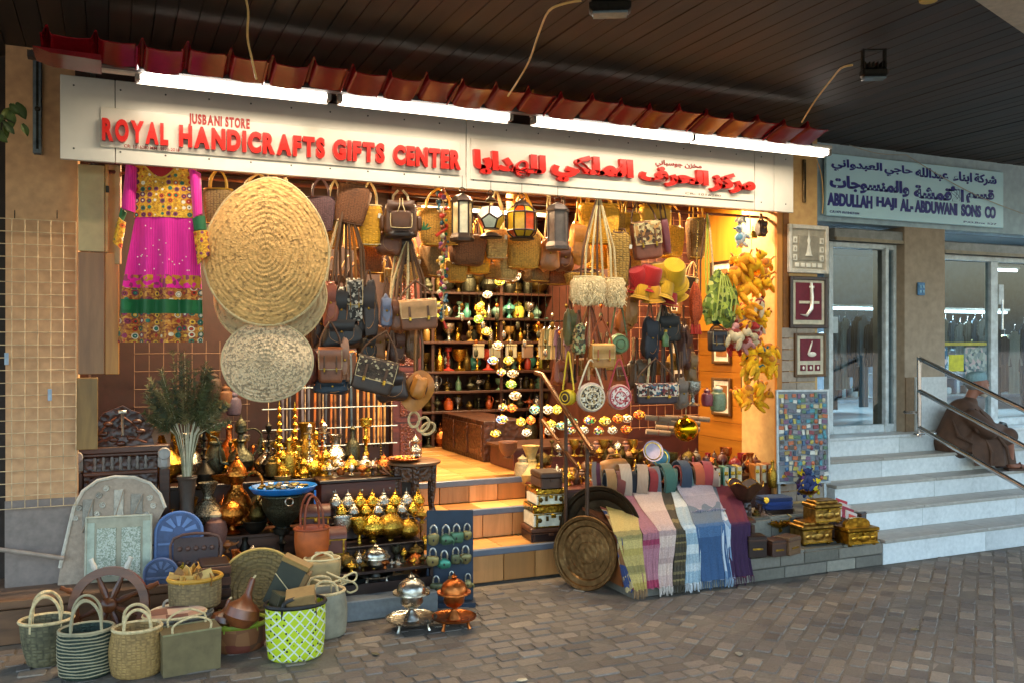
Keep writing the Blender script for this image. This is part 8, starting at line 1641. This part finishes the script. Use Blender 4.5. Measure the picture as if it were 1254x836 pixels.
# hanging cloths and small purses inside
for i in range(8): garment(P(668+i*6, 402, 7.9-.02*i), .09, .3, cloth(('9a8050', '7a8060', 'a89060', '5a3a5a', '8a6a44', '6a4a5c', '7a5a38', '3f2c2c')[i]), 'small cloth garment hanging in the row deep inside the shop, %s' % ordn(i, 8), grp='garments in the row deep inside')
t = thing('clothes_rail', 'thin dark rail carrying the small garments inside', 'rail', P(690, 396, 7.9)); ob('bar', B().tube([(-.3, 0, .02), (.3, 0, .02)], .008, 6), m_dkm, t)
for i in range(5): t = thing('box', 'pale cloth covered box on the shelf deep inside, %s' % ordn(i, 5), 'box', P(586+i*20, 438, 8.2), -.2, 'pale boxes deep inside'); ob('body', B().box((0, 0, .06), (.1, .08, .12), bev=.006), cloth(('a8a080', '8a8468', 'b0a888', '7a5a40', '9a9070')[i]), t); ob('lid', B().box((0, 0, .125), (.105, .085, .02), bev=.004), plain('8a7a54', .6), t)
for i in range(25): a_ = P(566+i*8.5, 384+(i*7 % 5)*11, 7.3+.06*(i % 5)); t = thing('chain_ornament', 'thin metal chain ornament hanging from the ceiling inside, %s' % ordn(i, 25), 'ornament', a_, group='chain ornaments hanging inside'); ob('chain', B().tube([(0, 0, 0), (0, 0, .5)], .003, 4), m_dkm, t); ob('charm', B().ell((0, 0, -.03), (.022, .012, .04), 8, 6), (m_silv, m_bronz, m_tarn)[i % 3], t); ob('charm', B().ell((0, 0, .07), (.016, .01, .022), 8, 6), (m_bronz, m_silv, m_copp)[i % 3], t)
# counter with lamps inside
ct = boxthing('counter', 'dark counter inside the shop carrying the mosaic lamps', 'counter', (3.62, 7.0, .637), (1.2, .5, .17), redw); ob('counter_top', B().box((0, -.01, .18), (1.26, .56, .02)), brw, ct, False)
ct2 = boxthing('cabinet', 'brown carved cabinet at the far end of the shop floor', 'cabinet', (3.2, 7.9, .637), (.4, 1.1, .36), wood('5a3420', '331a0e', 1, .4, 3.0, 26.0))
for k in range(3): ob('panel', B().box((-.204, -.36+k*.36, .18), (.012, .3, .28), bev=.004), wood('6a4026', '3a2010', 1, .4, 3.0, 40.0), ct2, False)
# lit mosaic lamps
lc = {'white': 'f0e4c8 e8d8b0 d8c090 b08850', 'orange': 'f0a020 e88010 f0b840', 'green': '8ad040 d8e060 4a9a30 e8e8a0', 'yellow': 'f0d040 e8b820 f0e890', 'blue': '3a80d0 e8e8f0 80b0e0 e0c040', 'red': 'f06a20 e03a18 f0b040', 'multi': 'f0e0a0 d04a30 3a70c0 e0b030 50a050', 'teal': '50b0a0 c0e0c0 e0d080'}
lnp = 0
def mosaic(px, py, w, h, Y, c, label, e=2.2, hang=True, name='mosaic_lamp'):
    w *= .9; h *= .9
    s_ = S(px, Y); t = thing(name, label, 'lamp', P(px, py+h/2, Y)); W_, H_ = w*s_/2, h*s_
    ob('glass_globe', B().ell((0, 0, H_/2), (W_, W_, H_*.46), 16, 10), glow(lc[c], e, 55.0), t); ob('cap', B().lathe([(W_*.5, H_*.86), (W_*.35, H_*.98), (.004, H_*1.06)], 12), m_brass, t); ob('base_ring', B().lathe([(W_*.3, -.004), (W_*.4, .004), (W_*.42, H_*.1)], 12), m_brass, t)
    if hang: ob('chain', B().tube([(0, 0, H_*1.05), (0, 0, H_*1.05+.2)], .0022, 4), m_dkm, t)
    return t
chain_l = [(597, 361, 14, 10, 'white'), (587, 377, 14, 12, 'orange'), (586, 391, 14, 12, 'green'), (596, 406, 15, 11, 'yellow'), (610, 423, 16, 11, 'white'), (604, 441, 16, 11, 'blue'), (623, 441, 15, 11, 'yellow'), (614, 455, 13, 10, 'multi'), (628, 457, 16, 11, 'white'), (626, 470, 15, 12, 'green'), (631, 484, 17, 12, 'white'), (627, 499, 15, 11, 'red'), (615, 513, 17, 12, 'blue'), (682, 465, 15, 13, 'green'), (655, 501, 15, 13, 'teal'), (671, 501, 15, 13, 'white'), (682, 501, 14, 13, 'yellow'), (638, 516, 14, 12, 'yellow'), (650, 514, 13, 12, 'red'), (607, 530, 15, 10, 'yellow'), (616, 498, 12, 10, 'multi'), (645, 529, 14, 11, 'white')]
for i, (px, py, w, h, c) in enumerate(chain_l):
    mosaic(px, py, w, h, 6.95+.05*(i % 3), c, '%s lit mosaic lamp in the cascade by the stairs, %s from the top' % (c if c != 'multi' else 'many coloured', ORD[i] if i < 20 else ('second last', 'last')[i-20]), .22)
row2 = [(675, 519, 'yellow', 15), (688, 521, 'teal', 16), (700, 516, 'teal', 18), (722, 514, 'multi', 18), (741, 515, 'yellow', 17), (757, 512, 'red', 16), (768, 512, 'white', 15), (673, 527, 'white', 15), (699, 526, 'multi', 14), (715, 526, 'white', 14), (733, 527, 'multi', 15), (750, 526, 'white', 14), (767, 525, 'red', 16), (783, 507, 'red', 17)]
for i, (px, py, c, w) in enumerate(row2): mosaic(px, py, w, 12, 6.86-.03*(i % 2), c, '%s mosaic globe in the row on the inside counter, %s' % (c if c != 'multi' else 'many coloured', ordn(i, 14)), .1, False)
mosaic(625, 337, 30, 22, 6.4, 'white', 'large pale mosaic lamp hanging below the yellow ribbed basket', .25); mosaic(612, 345, 14, 12, 6.3, 'yellow', 'small yellow mosaic lamp left of the large pale one', .3)
for i in range(12):
    V(('candle', 'globe', 'jar', 'cup')[i % 4], (m_bronz, m_silv, plain('6a3a24', .4), m_brass)[i % 4], 676+i*9, 558, 538, 6.55, 'small metal piece in front of the counter mosaic globes, %s' % ordn(i, 12), 'trinket', name='trinket', grp='trinkets in front of the mosaic globes', rz=i)
for i, (px, pb2, pt, kd, m, lb) in enumerate(((650, 600, 545, 'vase', plain('a88a4c', .5), 'tall pale carved vase beside the case stack'), (640, 588, 556, 'jar', plain('b8a070', .5), 'cream jar with a lid left of the tall pale vase'), (664, 580, 548, 'globe', m_bronz, 'bronze censer behind the case stack'), (622, 560, 540, 'bowl', plain('6a3c22', .5), 'brown bowl at the end of the shop floor'))):
    V(kd, m, px, pb2, pt, 6.5, lb, 'vase' if kd == 'vase' else kd)
for i in range(9): V(('lamp', 'jug', 'globe')[i % 3], (m_brass, m_bronz, plain('8a5a30', .5))[i % 3], 734+i*7, 560+(i % 2)*5, 545+(i % 2)*4, 6.45, 'little brass piece behind the tan handbag, %s' % ordn(i, 9), 'trinket', name='trinket', grp='brass pieces behind the tan handbag', rz=i)
# things hanging dark in the left alcove above and around the ewers
for i, (px, py, c) in enumerate(((276, 470, '5a3a20'), (262, 455, '3a2a20'), (286, 478, '4a4050'))): V('jar', plain(c, .5), px, py+30, py, 6.9, '%s jar on the alcove wall behind the lowest disc' % ('brown', 'dark brown', 'dull purple')[i], 'jar')
sh2 = thing('wall_shelf', 'short wooden shelf on the alcove wall behind the plumes', 'shelf', P(266, 486, 7.0)); ob('board', B().box((0, 0, 0), (.4, .24, .02)), brw, sh2, False); ob('bracket', B().box((0, .1, -.04), (.3, .02, .06)), brw, sh2, False)
# ================================================================ LIT FITTINGS INSIDE THE SHOP
for lb, p, L, W_ in (('warm ceiling tube over the ewers inside the shop', (1.0, 6.35, 2.93), 1.5, WARM_W*1.0), ('warm ceiling tube over the stairs inside the shop', (2.6, 6.25, 2.93), 1.5, WARM_W*1.3), ('warm ceiling tube over the back shelves', (3.3, 7.9, 2.93), 1.5, WARM_W*1.0), ('warm ceiling tube over the toys and side wall', (4.55, 6.3, 2.93), .8, WARM_W*.5)):
    t = fixture(lb, p, L, 0, 'ffdcaa', 1.6, W_)
# ================================================================ THE MAN ON THE STEPS
def capsule(b, a_, c_, r0, r1, n=14):
    a_, c_ = Vector(a_), Vector(c_); ax = (c_-a_); L = ax.length; q = ax.to_track_quat('Z', 'Y').to_matrix().to_4x4(); M = Matrix.Translation(a_) @ q
    pr = [(0, -r0)]+[(r0*cos(t_), -r0*sin(t_)) for t_ in (1.2, .8, .4)]+[(r0+(r1-r0)*k/5, L*k/5) for k in range(6)]+[(r1*cos(t_), L+r1*sin(t_)) for t_ in (.4, .8, 1.2)]+[(0, L+r1)]
    b.lathe(pr, n, M, False)
def fuse(name, b, mat, parent, vox=.012, smooth_it=4):
    o = ob(name, b, mat, parent); m = o.modifiers.new('remesh', 'REMESH'); m.mode = 'VOXEL'; m.voxel_size = vox; m.use_smooth_shade = True
    s2 = o.modifiers.new('smooth', 'SMOOTH'); s2.factor = .5; s2.iterations = smooth_it; return o
man = thing('person', 'elderly person in a brown robe and pale teal cap sitting hunched on the marble steps', 'person', (7.13, 5.88, .53))
# local axes: +X towards the knees; rotated so the figure looks to the right and slightly to the street
man.scale = (.92, .92, .92); man.rotation_euler = (0, 0, -.38); skin = plain('8a5640', .55, 0.0, .12); robe = plain('4e3526', .85, 0.0, .3, 9.0)
b = B(); seat = .17
HIP = Vector((-.06, 0, seat+.13)); SH = Vector((.03, 0, .56)); NK = Vector((.09, 0, .67)); HD = Vector((.185, 0, .85))
capsule(b, HIP, SH, .15, .14); capsule(b, SH, NK, .09, .055); capsule(b, NK, HD-Vector((.02, 0, .03)), .052, .055)
b.ell(HD, (.095, .075, .112), 18, 14)                       # skull
b.ell(HD+Vector((.05, 0, -.055)), (.058, .056, .058), 14, 10)  # jaw
b.ell(HD+Vector((.098, 0, -.005)), (.022, .014, .026), 10, 8); b.ell(HD+Vector((.112, 0, -.018)), (.014, .013, .012), 8, 6)   # nose
b.ell(HD+Vector((.085, 0, -.055)), (.022, .028, .010), 10, 6)
for s in (-1, 1):
    b.ell(HD+Vector((-.01, s*.078, -.01)), (.018, .010, .030), 8, 6); b.ell(HD+Vector((.078, s*.034, .022)), (.018, .022, .012), 8, 6)
    SHs = SH+Vector((0, s*.17, -.03)); EL = Vector((.18, s*.22, .40)); WR = Vector((.40, s*.06, .405)); KN = Vector((.42, s*.13, .34)); FT = Vector((.45, s*.11, .06))
    capsule(b, SHs, EL, .055, .045); capsule(b, EL, WR, .042, .028); capsule(b, HIP+Vector((0, s*.09, -.03)), KN, .085, .062); capsule(b, KN, FT, .055, .036)
    pal = WR+Vector((.045, -s*.01, -.005)); b.ell(pal, (.045, .03, .018), 12, 8); b.ell(FT+Vector((.06, 0, -.02)), (.10, .038, .030), 12, 8)
bodym = fuse('body', b, skin, man, .011, 3)
fm_ = B()
for s in (-1, 1):
    WR = Vector((.40, s*.06, .405))
    for k in range(4):
        y_ = s*.06-s*.01+(k-1.5)*.015; L = (.052, .06, .056, .046)[k]; ob('finger', B().tube([(.475, y_, .402), (.475+L*.45, y_-s*.004, .398), (.475+L*.75, y_-s*.01, .382), (.475+L*.85, y_-s*.014, .362)], [.0095, .009, .0085, .007], 8), skin, man)
    ob('thumb', B().tube([(.435, s*.06-s*.03, .41), (.462, s*.06-s*.05, .408), (.485, s*.06-s*.056, .398)], [.011, .010, .008], 8), skin, man)
for s in (-1, 1):
    e = HD+Vector((.090, s*.034, .012)); ob('eye', B().ell(e, (.008, .011, .007), 8, 6), plain('1a1210', .3), man); ob('eyebrow', B().tube([e+Vector((.002, -s*.015, .016)), e+Vector((.004, 0, .021)), e+Vector((-.004, s*.018, .016))], .004, 5), plain('8a8078', .8), man)
ob('beard', B().ell(HD+Vector((.062, 0, -.085)), (.046, .05, .042), 14, 10, jit=.4), plain('b8b0a4', .95, 0.0, .3), man); ob('moustache', B().tube([HD+Vector((.092, -.03, -.052)), HD+Vector((.108, 0, -.042)), HD+Vector((.092, .03, -.052))], .007, 6), plain('8f877c', .95), man)
ob('ear_hair', B().ell(HD+Vector((-.055, 0, -.02)), (.052, .072, .05), 12, 8), plain('6f6a64', .9), man)
cap_ = ob('cap', B().lathe([(.088, 0), (.092, .012), (.089, .055), (.078, .078), (.05, .088), (0, .09)], 26, Matrix.Translation(HD+Vector((-.012, 0, .035))) @ Matrix.Rotation(-.12, 4, 'Y') @ Matrix.Diagonal((1.1, .92, 1, 1))), weave('7c9ca4', '55747c', 60.0, .9, .3), man)
# the robe: one fused, folded garment from shoulders to ankles
b = B(); capsule(b, HIP+Vector((-.01, 0, -.03)), SH, .19, .15); capsule(b, SH+Vector((0, -.12, -.03)), SH+Vector((0, .12, -.03)), .085, .085); capsule(b, SH+Vector((.01, 0, .02)), NK+Vector((.01, 0, -.01)), .115, .078); capsule(b, SH, Vector((.20, 0, .44)), .15, .14)
for s in (-1, 1):
    SHs = SH+Vector((0, s*.17, -.03)); EL = Vector((.17, s*.23, .40)); WR = Vector((.37, s*.07, .405)); KN = Vector((.42, s*.13, .34))
    capsule(b, SHs, EL, .085, .08); capsule(b, EL, WR, .078, .058); capsule(b, HIP+Vector((0, s*.09, -.05)), KN, .12, .09)
fuse('robe', b, robe, man, .014, 4)
def sk3(u, v, ins=0.0):
    a = 2*pi*u; fr_ = max(0, cos(a)); zb_ = .05 if cos(a) > -.35 else .185; z = .395*(1-v)+(zb_+.015)*v
    rx = (.40 if cos(a) > 0 else .33)*(1-.05*(1-v))-ins; ry = .225+.03*v-ins; fo = 1+v*(.075*sin(a*9)+.04*sin(a*5+2)); top = sqrt(max(.2, v*3)) if v < .33 else 1
    return (.135+rx*cos(a)*fo*min(1, .72+.9*v), ry*sin(a)*fo*min(1, .75+.8*v), z)
ob('robe_skirt', B().grid(lambda u, v: sk3(u, v), 88, 16, wrap=True).grid(lambda u, v: sk3(u, v, .012), 88, 16, wrap=True), robe, man)
for k, (pts) in enumerate((((.05, -.19, .62), (.13, -.2, .52), (.2, -.2, .42)), ((.0, -.20, .55), (.05, -.225, .4), (.2, -.22, .33)), ((.12, -.15, .60), (.22, -.12, .50), (.3, -.1, .44)), ((-.14, -.12, .5), (-.12, -.2, .35), (0, -.235, .28)), ((.25, -.22, .36), (.34, -.235, .24), (.36, -.25, .08)), ((.14, -.22, .32), (.18, -.245, .2), (.17, -.255, .07)))): ob('robe_fold', B().tube(pts, [.008, .018, .01], 8), robe, man)
ob('shawl', B().grid(lambda u, v: (.03+.09*cos(2*pi*u)*(1+v*.5)+.03*(1-v), (.075+.12*v)*sin(2*pi*u), .68-.12*v-.03*v*cos(2*pi*u)), 36, 8, wrap=True), robe, man)
ob('wrist_band', B().tube([(.455, .09, .44), (.50, .075, .425), (.515, .07, .40)], [.03, .034, .026], 8), m_blk, man); ob('sash', B().tube([(.44, -.05, .43), (.46, .0, .435), (.45, .05, .42)], [.02, .03, .02], 8), m_blk, man)
for s in (-1, 1):
    ob('sandal', B().box((.53, s*.11, .012), (.25, .09, .024), bev=.01), m_leath, man); ob('sandal_strap', B().tube([(.54, s*.11-.045, .025), (.55, s*.11, .075), (.54, s*.11+.045, .025)], .009, 6), m_leath, man)
